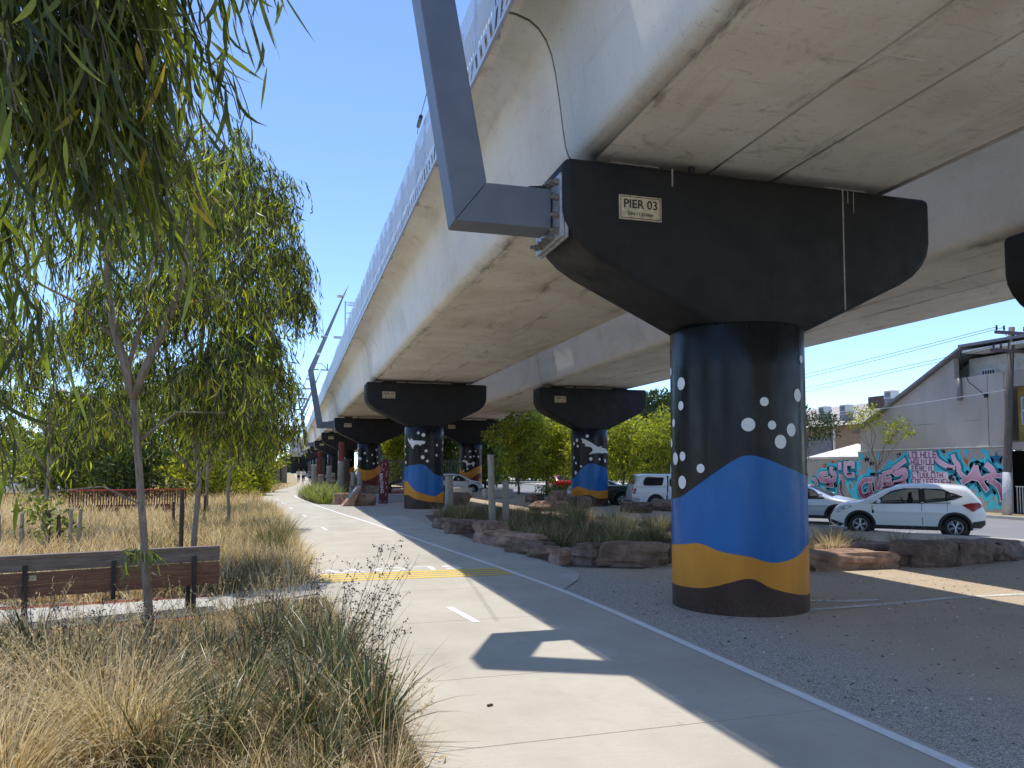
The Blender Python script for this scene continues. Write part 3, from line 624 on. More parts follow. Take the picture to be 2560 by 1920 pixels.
def pier(k, side):
    cx = 6.335 if side == 'L' else RC
    y = PY0 + SP*(k-3); key = f'{k}{side}'
    row = 'path-side row' if side == 'L' else 'street-side row'
    what = {'3L': 'large near black pier marked PIER 03 with blue and ochre hills', '4L': 'black pier with white bat and blue hill, marked PIER 04, beside the path',
            '4R': 'black pier with white bat over a blue hill, marked PIER 04, in the street-side row', '5L': 'black pier with ochre and maroon bands beside the red BALIYANG sign',
            '5R': 'black pier with ochre and maroon bands and white bird in the street-side row', '3R': 'black pier cap cut off by the picture edge above the power pole', '6L': 'black pier with white dots behind the tall red timber post'}.get(key, f'plain black pier, {["first","second","third","fourth","fifth","sixth","seventh","eighth","ninth"][k-6]} one beyond the ochre painted pier in the {row}')
    p = empty('bridge_pier', (cx, y, 0), 0, what, 'pier', 'black viaduct piers')
    put('column', COL, (0, 0, 0), p); put('cap', CAP, (0.06, 0, 0), p, 0, (1.035, 1, 1))
    for sx in (-1.75, 1.75):
        b = put('bearing', BEAR, (sx, 0, 6.17), p); put('bearing_plate', BPL, (0, 0, 0.072), b)
    mb = MB(); mb.tube([(-0.95, -0.45, 6.1), (-0.95, -0.45, 6.24)], 0.05, 8); mb.obj('drain_stub', M['dark_metal'], p)
    if k <= 9:
        pl = put('name_plate', PLATE, (-1.84, -0.645, 5.50), p); put('plate_border', BORDER, (0, 0, 0), pl)
        text_obj('lettering', f'PIER {k:02d}', 0.165, M['ink'], Matrix.Translation((0, -0.0125, 0.045)) @ RX, pl, 0.0015, 0.98)
        if k < 6: text_obj('lettering', 'DN-11.316km' if k == 3 else f'DN-11.3{k}4km', 0.064, M['ink'], Matrix.Translation((0, -0.0125, -0.085)) @ RX, pl, 0.0015)
    if key == '3L':
        mb = MB(); mb.box((1.43, -0.637, 5.2), (0.022, 0.006, 1.8)); mb.obj('lime_stain', M['drip'], p)
        mb = MB(); mb.box((-1.35, -0.637, 5.98), (0.02, 0.005, 0.25)); mb.box((1.52, -0.637, 6.0), (0.012, 0.005, 0.2)); mb.box((1.62, -0.637, 5.93), (0.01, 0.005, 0.34)); mb.obj('lime_stain', M['drip'], p)
    if key in PAINT:
        bands, dots, bat = PAINT[key]
        bands = [smooth_pts(b) for b in bands]
        if len(bands) == 3:
            for t, bt, m in ((bands[0], bands[1], 'blue'), (bands[1], bands[2], 'ochre'), (bands[2], -0.2, 'brown')):
                put('painted_hill', link_mesh(band_mesh('painted_hill', t, bt, CR+0.004), m), (0, 0, 0), p)
        else:
            for t, bt, m in ((bands[0], bands[1], 'ochre'), (bands[1], bands[2], 'maroon'), (bands[2], bands[3], 'ochre'), (bands[3], -0.2, 'brown')):
                put('painted_hill', link_mesh(band_mesh('painted_hill', t, bt, CR+0.004), m), (0, 0, 0), p)
        for th, z, r in dots:
            n = 20; vs = [((CR+0.007)*math.cos(R(th)), (CR+0.007)*math.sin(R(th)), z)]
            for q in range(n):
                a = 2*math.pi*q/n; dt = math.degrees(r*math.cos(a)/CR); vs.append(((CR+0.007)*math.cos(R(th+dt)), (CR+0.007)*math.sin(R(th+dt)), z + r*math.sin(a)))
            me = bpy.data.meshes.new('painted_dot'); me.from_pydata(vs, [], [(0, 1+q, 1+(q+1) % n) for q in range(n)]); me.update()
            put('painted_dot', link_mesh(me, 'dot'), (0, 0, 0), p)
        if bat: put('painted_bat', link_mesh(poly_on_column('painted_bat', bat, CR+0.007), 'dot'), (0, 0, 0), p)
    return p
def link_mesh(me, m): me.materials.append(M[m]); me.polygons.foreach_set('use_smooth', [True]*len(me.polygons)); return me
for k in range(2, 3+NP-1): 
    if k >= 3: pier(k, 'L')
for k in range(3, 9): pier(k, 'R')
# ------------------------------------------------------------------ overhead line masts bolted to the piers
def mast(k, side, label, rungs=False, fittings=False):
    s = 1 if side == 'L' else -1
    px = (6.335 - 2.83) if side == 'L' else (RC + 2.83)
    y = PY0 + SP*(k-3)
    m = empty('line_mast', (px, y, 5.5), 0, label, 'mast', 'overhead line masts on the viaduct')
    X = lambda v: s*(v - 3.505)          # profile drawn for the path side, measured from the cap face
    arm = [(3.36, -0.25), (3.36, 0.30), (2.46, 0.30), (1.69, 4.55), (4.42, 11.75), (4.05, 11.55), (1.24, 4.55), (2.03, -0.25)]
    def piece(name, pts):
        mb = MB(); mb.prism([(X(a), z) for a, z in pts], -0.235, 0.235, 'Y'); return mb.obj(name, M['steel'], m, bevel=0.012)
    piece('arm', [(3.36, -0.25), (3.36, 0.30), (2.462, 0.30), (2.03, -0.25)])
    piece('leg', [(2.027, -0.247), (2.457, 0.30), (1.69, 4.55), (1.24, 4.50)])
    piece('upper_leg', [(1.24, 4.505), (1.72, 4.56), (4.50, 11.95), (4.02, 11.0)])
    mb = MB(); mb.box((X(3.42), 0, 0.0), (0.06, 1.06, 0.86)); fl = mb.obj('flange_plate', M['galv'], m, bevel=0.008)
    mb = MB(); mb.box((X(3.475), 0, 0.0), (0.045, 1.1, 0.9)); mb.obj('backing_plate', M['galv'], m, bevel=0.008)
    for yy in (-0.43, 0.43):
        for zz in (-0.33, -0.12, 0.12, 0.33):
            mb = MB(); mb.tube([(X(3.46), yy, zz), (X(3.27), yy, zz)], 0.026, 6); mb.tube([(X(3.39), yy, zz), (X(3.33), yy, zz)], 0.046, 6); mb.obj('bolt', M['rusty'], m)
    for zz in (-0.37, 0.37):
        for yy in (-0.24, -0.08, 0.08, 0.24):
            mb = MB(); mb.tube([(X(3.46), yy, zz), (X(3.27), yy, zz)], 0.026, 6); mb.tube([(X(3.39), yy, zz), (X(3.33), yy, zz)], 0.046, 6); mb.obj('bolt', M['rusty'], m)
    mb = MB(); mb.tube([(X(3.3), -0.2, 0.33), (X(3.1), -0.1, 0.34), (X(2.95), 0.0, 0.31)], 0.022, 6); mb.obj('earth_cable', M['rubber'], m)
    if fittings:
        mb = MB(); mb.box((X(3.75), 0, 7.4), (0.9, 0.16, 0.2)); mb.box((X(4.22), 0, 8.9), (0.1, 0.14, 3.2)); mb.obj('bracket', M['galv'], m)
        for zz in (7.9, 8.2, 9.0, 9.5, 10.2, 10.4):
            mb = MB(); mb.tube([(X(4.22), 0, zz), (X(5.6), 0, zz + (0.25 if 8.5 < zz < 9.8 else 0.02))], 0.025, 6)
            for q in range(5): mb.tube([(X(4.5+q*0.12), 0, zz), (X(4.55+q*0.12), 0, zz)], 0.07, 8)
            mb.obj('insulator', M['rusty'], m)
        mb = MB(); mb.box((X(2.1), -0.27, 5.9), (0.3, 0.02, 0.2)); mb.obj('number_tag', M['dot'], m)
        for zz in (7.4, 10.9):
            mb = MB(); mb.box((X(1.45+(zz-4.5)*0.372), 0, zz), (0.55, 0.55, 0.12)); mb.obj('clamp', M['galv'], m)
    if rungs:
        ends = []
        for zz in (5.2, 6.9, 8.4, 9.9, 11.4):
            x0 = 1.45+(zz-4.5)*0.372
            mb = MB(); mb.box((X(x0-0.75), 0, zz+0.12), (1.3, 0.16, 0.2)); mb.obj('outrigger', M['steel'], m); ends.append((X(x0-1.35), 0, zz+0.15))
        ends += [(X(2.9), 0, 12.3), (X(4.3), 0, 12.5), (X(5.2), 0, 11.6)]
        mb = MB(); mb.tube(ends, 0.05, 6); mb.obj('feeder_cable', M['dark_metal'], m)
        mb = MB(); mb.box((X(5.1), 0, 11.5), (1.8, 0.16, 0.2)); mb.box((X(5.2), 0, 12.0), (0.16, 0.16, 1.0)); mb.obj('cross_arm', M['steel'], m)
    return m
mast(3, 'L', 'grey steel mast bracket bolted to the near pier PIER 03')
mast(5, 'L', 'tall leaning grey mast with insulators on the pier behind PIER 04', fittings=True)
mast(7, 'L', 'leaning grey mast with feeder cable arms, second beyond PIER 04', rungs=True)
mast(9, 'L', 'small far grey mast crossing the deck edge near the station', rungs=True)
mast(5, 'R', 'grey mast bracket on the street side of the second viaduct')
# hanging drop wire by the near mast
mb = MB(); mb.tube([(2.10, 11.6, 8.35), (2.30, 13.54, 8.90), (2.61, 16.53, 9.61), (2.80, 18.0, 10.0)], 0.008, 5)
for q in range(6): mb.tube([Vector((2.55, 15.9, 9.46)).lerp(Vector((2.68, 17.1, 9.77)), q/6), Vector((2.55, 15.9, 9.46)).lerp(Vector((2.68, 17.1, 9.77)), q/6+0.1)], 0.045, 7)
w = mb.obj('stay_wire', M['dark_metal']); tag(w, 'thin black stay wire with insulator above the near screens', 'wire')

# ------------------------------------------------------------------ rocks and timber posts
from mathutils import noise as mn
def rock_mesh(size, seed, cuts=5, amp=0.16):
    bm = bmesh.new(); bmesh.ops.create_cube(bm, size=1.0); bmesh.ops.subdivide_edges(bm, edges=bm.edges[:], cuts=cuts, use_grid_fill=True)
    off = Vector((seed*7.3, seed*3.1, seed*1.7))
    for v in bm.verts:
        p = v.co.copy(); r = max(abs(p.x), abs(p.y), abs(p.z)); q = p.normalized()*0.62
        p = p.lerp(q, 0.46)
        d = mn.fractal(p*1.6+off, 0.9, 2.1, 4)*amp + (mn.cell(p*2.6+off)-0.5)*amp*0.55
        p += p.normalized()*d
        if p.z > 0.42: p.z = 0.42 + (p.z-0.42)*0.4
        v.co = Vector((p.x*size[0], p.y*size[1], p.z*size[2]))
    me = bpy.data.meshes.new('rock'); bm.to_mesh(me); bm.free(); return me
def rock(x, y, sx, sy, sz, rz, seed, label, mat='rock', group=None, zoff=0.40, name='rock'):
    o = link(name, rock_mesh((sx, sy, sz), seed), M[mat]); o.location = (x, y, sz*zoff); o.rotation_euler = (0, 0, rz)
    return tag(o, label, 'rock', group)
EB = 'rocks edging the garden beds'
rock(5.35, 20.6, 0.85, 0.7, 0.62, 0.3, 1, 'upright reddish rock at the foot of the tallest timber post', 'rock', EB)
rock(5.45, 19.2, 2.3, 0.75, 0.40, -1.2, 2, 'long low reddish rock sloping down from the timber posts', 'rock', EB)
rock(5.42, 17.3, 1.0, 0.6, 0.34, -0.9, 3, 'small grey-topped rock in the middle of the bed edge', 'rock_d', EB)
rock(5.45, 16.4, 0.8, 0.5, 0.3, -0.6, 4, 'smallest low rock between two longer edging rocks', 'rock', EB)
rock(5.52, 15.25, 0.62, 0.55, 0.36, 0.2, 5, 'short brown block beside the dark squarish edging rock', 'rock', EB)
rock(5.98, 15.0, 0.62, 0.62, 0.5, 0.5, 6, 'dark squarish edging rock beside the largest edging block', 'rock_d', EB)
rock(6.75, 14.55, 1.35, 0.7, 0.56, -0.35, 7, 'largest long brown edging block nearest the big pier', 'rock', EB)
rock(4.95, 23.2, 1.0, 0.7, 0.45, 0.6, 8, 'dark rounded rock in front of PIER 04', 'rock_d', EB)
rock(5.0, 25.0, 0.9, 0.6, 0.4, 0.1, 9, 'low dark rock farther along the apron edge', 'rock_d', EB)
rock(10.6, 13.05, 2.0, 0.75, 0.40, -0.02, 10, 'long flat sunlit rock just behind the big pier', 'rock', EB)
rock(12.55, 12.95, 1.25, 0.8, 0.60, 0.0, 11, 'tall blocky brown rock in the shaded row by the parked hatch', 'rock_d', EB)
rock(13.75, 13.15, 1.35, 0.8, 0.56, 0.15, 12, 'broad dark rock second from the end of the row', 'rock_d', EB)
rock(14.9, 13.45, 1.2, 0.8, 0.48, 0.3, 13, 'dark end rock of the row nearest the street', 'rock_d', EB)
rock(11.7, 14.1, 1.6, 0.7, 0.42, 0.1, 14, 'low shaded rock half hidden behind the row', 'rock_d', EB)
for i, (x, y, a, b, c, lab) in enumerate([(8.2, 40.0, 1.7, 1.0, 0.8, 'big dark brown rock right of PIER 04 by the paved edge'), (11.6, 34.0, 1.6, 0.9, 0.55, 'flat reddish rock in the light strip left of the far posts'), (13.5, 35.4, 1.5, 0.9, 0.7, 'grey boulder left of the street-side bat pier'),
        (13.0, 37.0, 0.9, 0.9, 1.0, 'upright dark rock before the yellow-green trees'), (15.2, 41.5, 2.2, 0.9, 0.6, 'reddish rock before the ivy bed'), (13.6, 42.5, 1.6, 0.9, 0.6, 'dark rock left of the reddish rock before the ivy bed'), (14.9, 31.6, 1.5, 1.0, 0.55, 'low rock in the grass before the bat pier base'), (16.8, 32.4, 1.6, 0.8, 0.6, 'grey rock under the white utility rear'), (17.6, 31.8, 0.9, 0.8, 0.65, 'rounded upright grey rock under the white utility')]):
    rock(x, y, a, b, c, 0.3*i, 20+i, lab, 'rock' if i in (1, 4) else 'rock_d', 'rocks farther under the viaducts')
rock(2.62, 42.9, 0.8, 0.7, 0.72, 0.1, 31, 'small brown block left of the leaning board', 'rock', 'rock seats by the entry sign')
rock(3.78, 41.4, 1.15, 0.8, 0.72, 0.05, 32, 'large brown block right of the leaning board', 'rock', 'rock seats by the entry sign')
rock(4.15, 45.6, 1.7, 1.0, 1.15, 0.1, 33, 'mossy dark boulder behind the large brown block', 'rock_d', 'rock seats by the entry sign')
def post(x, y, h, r, mat, label, lean=(0, 0), name='timber_post', seed=0, group='timber posts'):
    n = 14; mb = MB(); vs = []; rr = random.Random(seed)
    offs = [1+0.06*(rr.random()-0.5)*2 for _ in range(n)]
    lev = [-0.2, 0.0, 0.3*h, 0.6*h, 0.9*h, h-0.02, h]
    for k, z in enumerate(lev):
        tap = 1 - 0.1*z/h - (0.07 if k == 6 else 0)
        for j in range(n):
            a = 2*math.pi*j/n; q = r*tap*offs[j]*(1+0.02*rr.random())
            vs.append((q*math.cos(a)+lean[0]*z, q*math.sin(a)+lean[1]*z, z))
    fs = [(k*n+j, k*n+(j+1) % n, (k+1)*n+(j+1) % n, (k+1)*n+j) for k in range(len(lev)-1) for j in range(n)] + [tuple((len(lev)-1)*n+j for j in range(n))]
    mb.add(vs, fs); o = mb.obj(name, M[mat]); o.location = (x, y, 0)
    for f in o.data.polygons: f.use_smooth = len(f.vertices) == 4
    return tag(o, label, 'post', group)
post(6.05, 23.2, 2.40, 0.115, 'post', 'tallest weathered timber post in the garden bed', (-0.03, 0), seed=1)
post(6.5, 23.3, 1.58, 0.11, 'post', 'shorter weathered timber post right of the tallest one', (-0.01, 0), seed=2)
post(6.62, 32.9, 1.62, 0.19, 'post', 'thick pale timber post touching the painted PIER 04 column', (0, 0), seed=3)
PP = [(3.26, 52.5, 3.7, 0.21, 'post_r', 'tall dark red timber pole behind the strappy grass'), (3.06, 50.2, 2.4, 0.2, 'post', 'pale thick timber post right of the tall red pole'), (3.45, 51.6, 2.55, 0.26, 'post_d', 'dark thick timber post behind the pale one'),
      (3.72, 48.5, 1.7, 0.16, 'post', 'grey timber post second from the BALIYANG sign'), (4.08, 48.2, 1.75, 0.17, 'post', 'grey timber post nearest the BALIYANG sign'), (3.88, 48.9, 1.4, 0.1, 'post_d', 'short dark post between grey posts'),
      (1.55, 54.0, 2.2, 0.2, 'post', 'timber post with a small green tag at the grass end'), (2.05, 56.0, 1.5, 0.2, 'post', 'stubby timber post second from the green-tag one'), (2.55, 55.0, 2.1, 0.2, 'post', 'timber post in the middle of the far group'), (2.95, 57.0, 1.6, 0.17, 'post', 'thin far timber post right of the middle one'), (2.1, 60.0, 3.2, 0.16, 'post_r', 'thin far dark red pole behind the timber posts')]
for i, (x, y, h, r, m_, lab) in enumerate(PP): post(x, y, h, r, m_, lab, (0.01*((i % 3)-1), 0), seed=10+i)

# ------------------------------------------------------------------ entry sign, leaning board, seats, table
M['sign_red'] = paint('sign_red', (0.125, 0.018, 0.022), 0.42)
M['sign_white'] = plain('sign_white', (0.74, 0.72, 0.7), 0.6, 0.05)
sg = empty('entry_sign', (4.96, 43.2, 0), R(-8), 'tall dark red totem sign reading BALIYANG with a pointed top', 'sign')
mb = MB(); mb.prism([(-0.245, 0), (0.26, 0), (0.33, 2.2), (0.06, 2.52), (-0.165, 2.2)], -0.05, 0.05, 'Y'); mb.obj('sign_body', M['sign_red'], sg, bevel=0.006)
text_obj('lettering', 'BALIYANG', 0.235, M['sign_white'], Matrix.Translation((-0.095, -0.053, 1.12)) @ Matrix.Rotation(R(90), 4, 'X') @ Matrix.Rotation(R(-86.5), 4, 'Z'), sg, 0.002, 0.98, 1.02)
rr = random.Random(3)
for (u, v, a) in [(-0.06, 2.16, 70), (0.12, 2.2, 110), (-0.1, 1.98, 60), (0.0, 1.9, 130), (-0.12, 1.82, 50), (0.2, 1.75, 60), (0.17, 1.55, 80), (0.14, 1.15, 110), (0.2, 0.9, 60), (0.15, 0.5, 85), (-0.15, 0.13, 130), (0.1, 0.1, 20)]:
    mb = MB(); ca, sa = math.cos(R(a)), math.sin(R(a)); L, w = 0.1, 0.018
    pts = [(-L, 0), (-L*0.4, w), (L*0.4, w*0.8), (L, -w*0.8), (L*0.4, -w*0.2), (-L*0.4, -w*0.1)]
    mb.add([(u+p*ca-q*sa, -0.053, v+p*sa+q*ca) for p, q in pts], [tuple(range(6))]); mb.obj('leaf_mark', M['sign_white'], sg)
lb = empty('leaning_board', (2.98, 40.9, 0), R(10), 'tilted information board on a brown wedge beside the entry sign', 'sign')
mb = MB(); mb.prism([(-0.45, 0), (0.12, 0), (0.55, 1.05), (0.42, 1.05)], -0.28, 0.28, 'Y'); mb.obj('plinth', M['rock'], lb, bevel=0.01)
mb = MB(); mb.prism([(-0.12, 0.40), (-0.105, 0.385), (0.385, 0.985), (0.37, 1.0)], -0.26, 0.26, 'Y'); mb.obj('panel', plain('panel_green', (0.02, 0.045, 0.035), 0.35), lb)
mb = MB(); mb.prism([(0.16, 0.752), (0.163, 0.748), (0.33, 0.952), (0.327, 0.956)], -0.15, 0.15, 'Y'); mb.obj('panel_text', M['sign_white'], lb)
mb = MB(); mb.box((5.75, 44.9, 0.2), (2.6, 0.6, 0.40)); mb.box((5.75, 44.9, 0.435), (2.7, 0.7, 0.07))
st = mb.obj('seat_wall', plain('seat_concrete', (0.42, 0.42, 0.42), 0.7, 0.1, 3), None, bevel=0.015); tag(st, 'long pale concrete seat wall behind the entry sign', 'seat wall')
for i, (x, y, sx, lab) in enumerate([(13.1, 49.0, 1.9, 'pale concrete block seat at the foot of the ochre street-side pier'), (11.4, 53.0, 1.6, 'low far concrete block left of the street-side ochre pier')]):
    mb = MB(); mb.box((x, y, 0.28), (sx, 0.7, 0.5)); mb.box((x, y, 0.55), (sx+0.06, 0.76, 0.07)); o = mb.obj('block_seat', M['kerb'], None, bevel=0.015); tag(o, lab, 'seat')
sheet('red_paving', [(4.8, 54), (12.5, 53), (13, 66), (5, 67)], 0.02, plain('red_rubber', (0.36, 0.09, 0.055), 0.9))
tb = empty('picnic_table', (8.1, 60.5, 0), R(12), 'dark timber picnic table on red paving under the viaduct', 'table')
for q in (-0.3, -0.1, 0.1, 0.3):
    mb = MB(); mb.box((0, q, 0.75), (2.2, 0.18, 0.06)); mb.obj('top_board', M['post'], tb)
for s in (-1, 1):
    mb = MB(); mb.box((0, s*0.75, 0.45), (2.2, 0.3, 0.06)); mb.obj('seat_board', M['post_d'], tb)
    mb = MB(); mb.box((s*0.75, 0, 0.36), (0.14, 1.4, 0.1)); mb.box((s*0.75, 0, 0.36), (0.3, 0.3, 0.72)); mb.obj('leg', M['post_d'], tb)
lg = MB(); lg.tube([(6.6, 59.4, 0.25), (7.4, 59.5, 0.75), (8.2, 59.5, 1.05)], [0.13, 0.12, 0.1], 8); o = lg.obj('play_log', M['post_d']); tag(o, 'dark sloping play log beside the picnic table', 'log')

# ------------------------------------------------------------------ bench
bx, by = -2.20, 11.16; ba = R(15.2)
bn = empty('park_bench', (bx, by, 0), ba, 'timber park bench with slatted back, seen from behind by the gum tree', 'bench')
BL = 2.62
mb = MB(); mb.box((0, 0.02, 0.895), (BL, 0.115, 0.04)); mb.obj('top_rail', M['bench_g'], bn, bevel=0.006)
for z, m_ in ((0.79, 'bench_g'), (0.62, 'bench_r'), (0.465, 'bench_r')):
    mb = MB(); mb.box((0, 0.0, z), (BL, 0.045, 0.158 if z > 0.7 else 0.148)); mb.obj('back_slat', M[m_], bn, bevel=0.006)
for q in range(3):
    mb = MB(); mb.box((0, 0.13+q*0.155, 0.43), (BL, 0.14, 0.045)); mb.obj('seat_slat', M['bench_r'], bn, bevel=0.006)
for x in (-0.98, 0.0, 0.98):
    mb = MB(); mb.box((x, -0.035, 0.54), (0.055, 0.03, 0.5))
    if x: mb.box((x, 0.0, 0.2), (0.06, 0.07, 0.4)); mb.box((x, 0.48, 0.2), (0.06, 0.07, 0.4)); mb.box((x, 0.25, 0.385), (0.06, 0.5, 0.04))
    mb.obj('leg' if x else 'bracket', M['dark_metal'], bn, bevel=0.004)
mb = MB(); mb.box((-0.9, -0.028, 0.63), (0.085, 0.01, 0.065)); mb.obj('plaque', M['plate'], bn)

# ------------------------------------------------------------------ rust-red picket barrier
pf = empty('picket_fence', (-9.1, 37.06, 0), math.atan2(0.76, 4.6), 'low rust-coloured picket fence with a bright red top rail behind the dry grass', 'fence')
M['rust'] = plain('rust', (0.12, 0.03, 0.02), 0.8, 0.3, 5)
M['red_rail'] = plain('red_rail', (0.50, 0.06, 0.045), 0.5)
mb = MB(); mb.box((2.33, 0, 1.02), (4.8, 0.06, 0.05)); mb.obj('rail', M['red_rail'], pf)
mb = MB(); mb.box((2.33, 0, 0.22), (4.8, 0.04, 0.3)); mb.obj('base_board', M['rust'], pf)
mb = MB(); mb.box((0, 0, 0.5), (0.05, 0.035, 1.0)); pk = mb.mesh('picket'); pk.materials.append(M['rust'])
for i in range(44): put('picket', pk, (0.0 + i*0.1065, 0, 0), pf)
for i, (x, y, h, m_, lab) in enumerate([(-6.18, 19.6, 0.95, 'post', 'pale plant stake at the left picture edge'), (-5.95, 20.3, 0.95, 'post', 'pale plant stake second from the left picture edge'), (-5.5, 20.6, 1.0, 'post_d', 'dark plant stake between the pale pairs'), (-5.2, 20.4, 0.9, 'post_d', 'short leaning dark plant stake'), (-4.85, 19.9, 1.05, 'post', 'left one of the joined pair of pale stakes'), (-4.7, 20.0, 1.05, 'post', 'right one of the joined pair of pale stakes'),
        (-3.6, 27.0, 0.9, 'post_d', 'dark stake by the picket fence end'), (-3.35, 27.2, 0.85, 'post', 'pale stake by the picket fence end'), (-3.0, 30, 1.0, 'post_d', 'leaning dark stake beyond the picket fence end')]):
    post(x, y, h, 0.045, m_, lab, (0.03*((i % 3)-1), 0), name='plant_stake', seed=40+i, group='plant stakes')

# ------------------------------------------------------------------ foliage makers
def blades(base, azim, lean, length, width, curve, K=3, twist=None):
    """curved tapering strips; all arguments are arrays over blades"""
    N = len(base); t = np.linspace(0, 1, K+1)
    d = np.stack([np.cos(azim), np.sin(azim), np.zeros(N)], 1)
    side = np.stack([-np.sin(azim), np.cos(azim), np.zeros(N)], 1)
    if twist is not None: side = side*np.cos(twist)[:, None] + d*np.sin(twist)[:, None]
    V = np.zeros((N, K+1, 2, 3), np.float32)
    pos = base.astype(float).copy(); ang = lean.copy()
    for k in range(K+1):
        w = width*(1-t[k]**1.8)*0.5 + width*0.04
        V[:, k, 0] = pos - side*w[:, None]; V[:, k, 1] = pos + side*w[:, None]
        step = length/K
        pos = pos + (d*np.sin(ang)[:, None] + np.array([0, 0, 1.0])*np.cos(ang)[:, None])*step[:, None]
        ang = ang + curve/K
    idx = (np.arange(N)*(K+1)*2)[:, None, None]; k = np.arange(K)[None, :, None]*2
    F = idx + k + np.array([0, 1, 3, 2])[None, None, :]
    return V.reshape(-1, 3), F.reshape(-1, 4)
def leaves(pos, axis, length, width, K=2, bend=None, roll=None):
    """lance-shaped leaves along an axis"""
    N = len(pos); axis = axis/np.linalg.norm(axis, axis=1)[:, None]
    h = np.cross(axis, np.where(np.abs(axis[:, 2:3]) > 0.9, np.array([[1.0, 0, 0]]), np.array([[0, 0, 1.0]]))); h /= np.linalg.norm(h, axis=1)[:, None]
    g = np.cross(axis, h)
    if roll is None: roll = rng.uniform(0, 2*np.pi, N)
    s = h*np.cos(roll)[:, None] + g*np.sin(roll)[:, None]; nrm = np.cross(axis, s)
    if bend is None: bend = rng.normal(0, 0.27, N)
    t = np.linspace(0, 1, K+1); prof = {2: [0.25, 1, 0.03], 3: [0.2, 1, 0.8, 0.03], 4: [0.18, 0.85, 1, 0.62, 0.02]}[K]
    V = np.zeros((N, K+1, 2, 3), np.float32)
    for k in range(K+1):
        c = pos + axis*(length*t[k])[:, None] + (nrm*0.35 + s)*(bend*length*t[k]**2)[:, None]
        w = width*prof[k]*0.5
        V[:, k, 0] = c - s*w[:, None]; V[:, k, 1] = c + s*w[:, None]
    idx = (np.arange(N)*(K+1)*2)[:, None, None]; kk = np.arange(K)[None, :, None]*2
    F = idx + kk + np.array([0, 1, 3, 2])[None, None, :]
    return V.reshape(-1, 3), F.reshape(-1, 4)
def pack(parts):
    vs = []; fs = []; b = 0
    for v, f in parts: vs.append(v); fs.append(f+b); b += len(v)
    return np.concatenate(vs), np.concatenate(fs)
def in_ball(n, power=0.45):
    v = rng.normal(size=(n, 3)); v /= np.linalg.norm(v, axis=1)[:, None]
    return v*(rng.random(n)**power)[:, None]
def hanging(clusters, leaf_len, leaf_w, per, spray_len, K=3, droop=1.0, fan=0.35, wind=(0.0, 0.0)):
    """weeping sprays: every cluster is (centre, radii, number of sprays)"""
    P = []; A = []; L = []; T = []
    for c, r, n in clusters:
        m_ = max(3, n//9); sc_ = in_ball(m_, 0.4); q = sc_[rng.integers(0, m_, n)] + in_ball(n, 0.5)*0.30
        s0 = np.array(c) + q*np.array(r)
        az = np.arctan2(q[:, 1], q[:, 0]) + rng.normal(0, 0.9, n)
        sl = spray_len*rng.uniform(0.55, 1.25, n)
        out = np.stack([np.cos(az), np.sin(az), np.zeros(n)], 1)
        ts = np.linspace(0.08, 1, per)
        tw = []
        for t in ts:
            p = s0 + out*(sl*0.42*(1-(1-t)**1.8))[:, None] + np.array([wind[0], wind[1], 0])*(sl*t*t)[:, None]
            p[:, 2] += sl*(0.20*t - 0.85*t*t)*droop
            tw.append(p)
            jit = rng.normal(0, fan, (n, 3)); jit[:, 2] *= 0.9
            ax = np.array([0, 0, -1.0])*droop + out*0.32*(1-t) + jit + np.array([wind[0], wind[1], 0])*0.8
            P.append(p + rng.normal(0, 0.012, (n, 3))); A.append(ax); L.append(leaf_len*rng.uniform(0.4, 1.25, n))
        T.append(np.stack(tw, 1))
    P = np.concatenate(P); A = np.concatenate(A); L = np.concatenate(L)
    lv = leaves(P, A, L, leaf_w*rng.uniform(0.7, 1.2, len(L)), K)
    return lv, np.concatenate(T) if T else None
def twig_mesh(T, r):
    N, n, _ = T.shape; V = np.zeros((N, n, 3, 3), np.float32); offs = np.array([(r, 0, 0), (-r/2, r*0.87, 0), (-r/2, -r*0.87, 0)])
    for j in range(3): V[:, :, j] = T + offs[j]
    idx = (np.arange(N)*n*3)[:, None, None, None]; k = (np.arange(n-1)*3)[None, :, None, None]
    q = np.array([[0, 1, 4, 3], [1, 2, 5, 4], [2, 0, 3, 5]])[None, None]
    return V.reshape(-1, 3), (idx+k+q).reshape(-1, 4)
def wiggle(a, b, n=6, amp=0.05, seed=0):
    r = random.Random(seed); a = Vector(a); b = Vector(b); L = (b-a).length
    return [a.lerp(b, i/n) + (Vector((r.uniform(-1, 1), r.uniform(-1, 1), r.uniform(-.4, .4)))*amp*L if 0 < i < n else Vector((0, 0, 0))) for i in range(n+1)]
def gum(name, base, trunk_pts, trunk_r, limbs, clusters, label, leaf=(0.16, 0.019), per=11, spray=0.75, K=3, mat='gum', group='young gum trees', cat='tree', fan=0.36, wind=(0, 0), bark='bark', tr=0.004, dens=2.4):
    t = empty(name, base, 0, label, cat, group)
    mb = MB(); mb.tube(trunk_pts, trunk_r, 10)
    for pts, rad in limbs: mb.tube(pts, rad, 7)
    tr_o = mb.obj('trunk', M[bark], t, True, smooth=True)
    clusters = [(c, r, int(n*dens)) for c, r, n in clusters]
    lv, T = hanging(clusters, leaf[0], leaf[1], per, spray, K, fan=fan, wind=wind)
    inv(link('crown', mesh_np('crown', lv[0], lv[1], 4), M[mat], smooth=True), t)
    if tr:
        v, f = twig_mesh(T, tr); inv(tag(link('twigs', mesh_np('twigs', v, f, 4), M['bark_d']), kind='stuff'), t)
    return t
def limb(a, b, r0, r1, n=6, amp=0.05, seed=0):
    return wiggle(a, b, n, amp, seed), list(np.linspace(r0, r1, n+1))
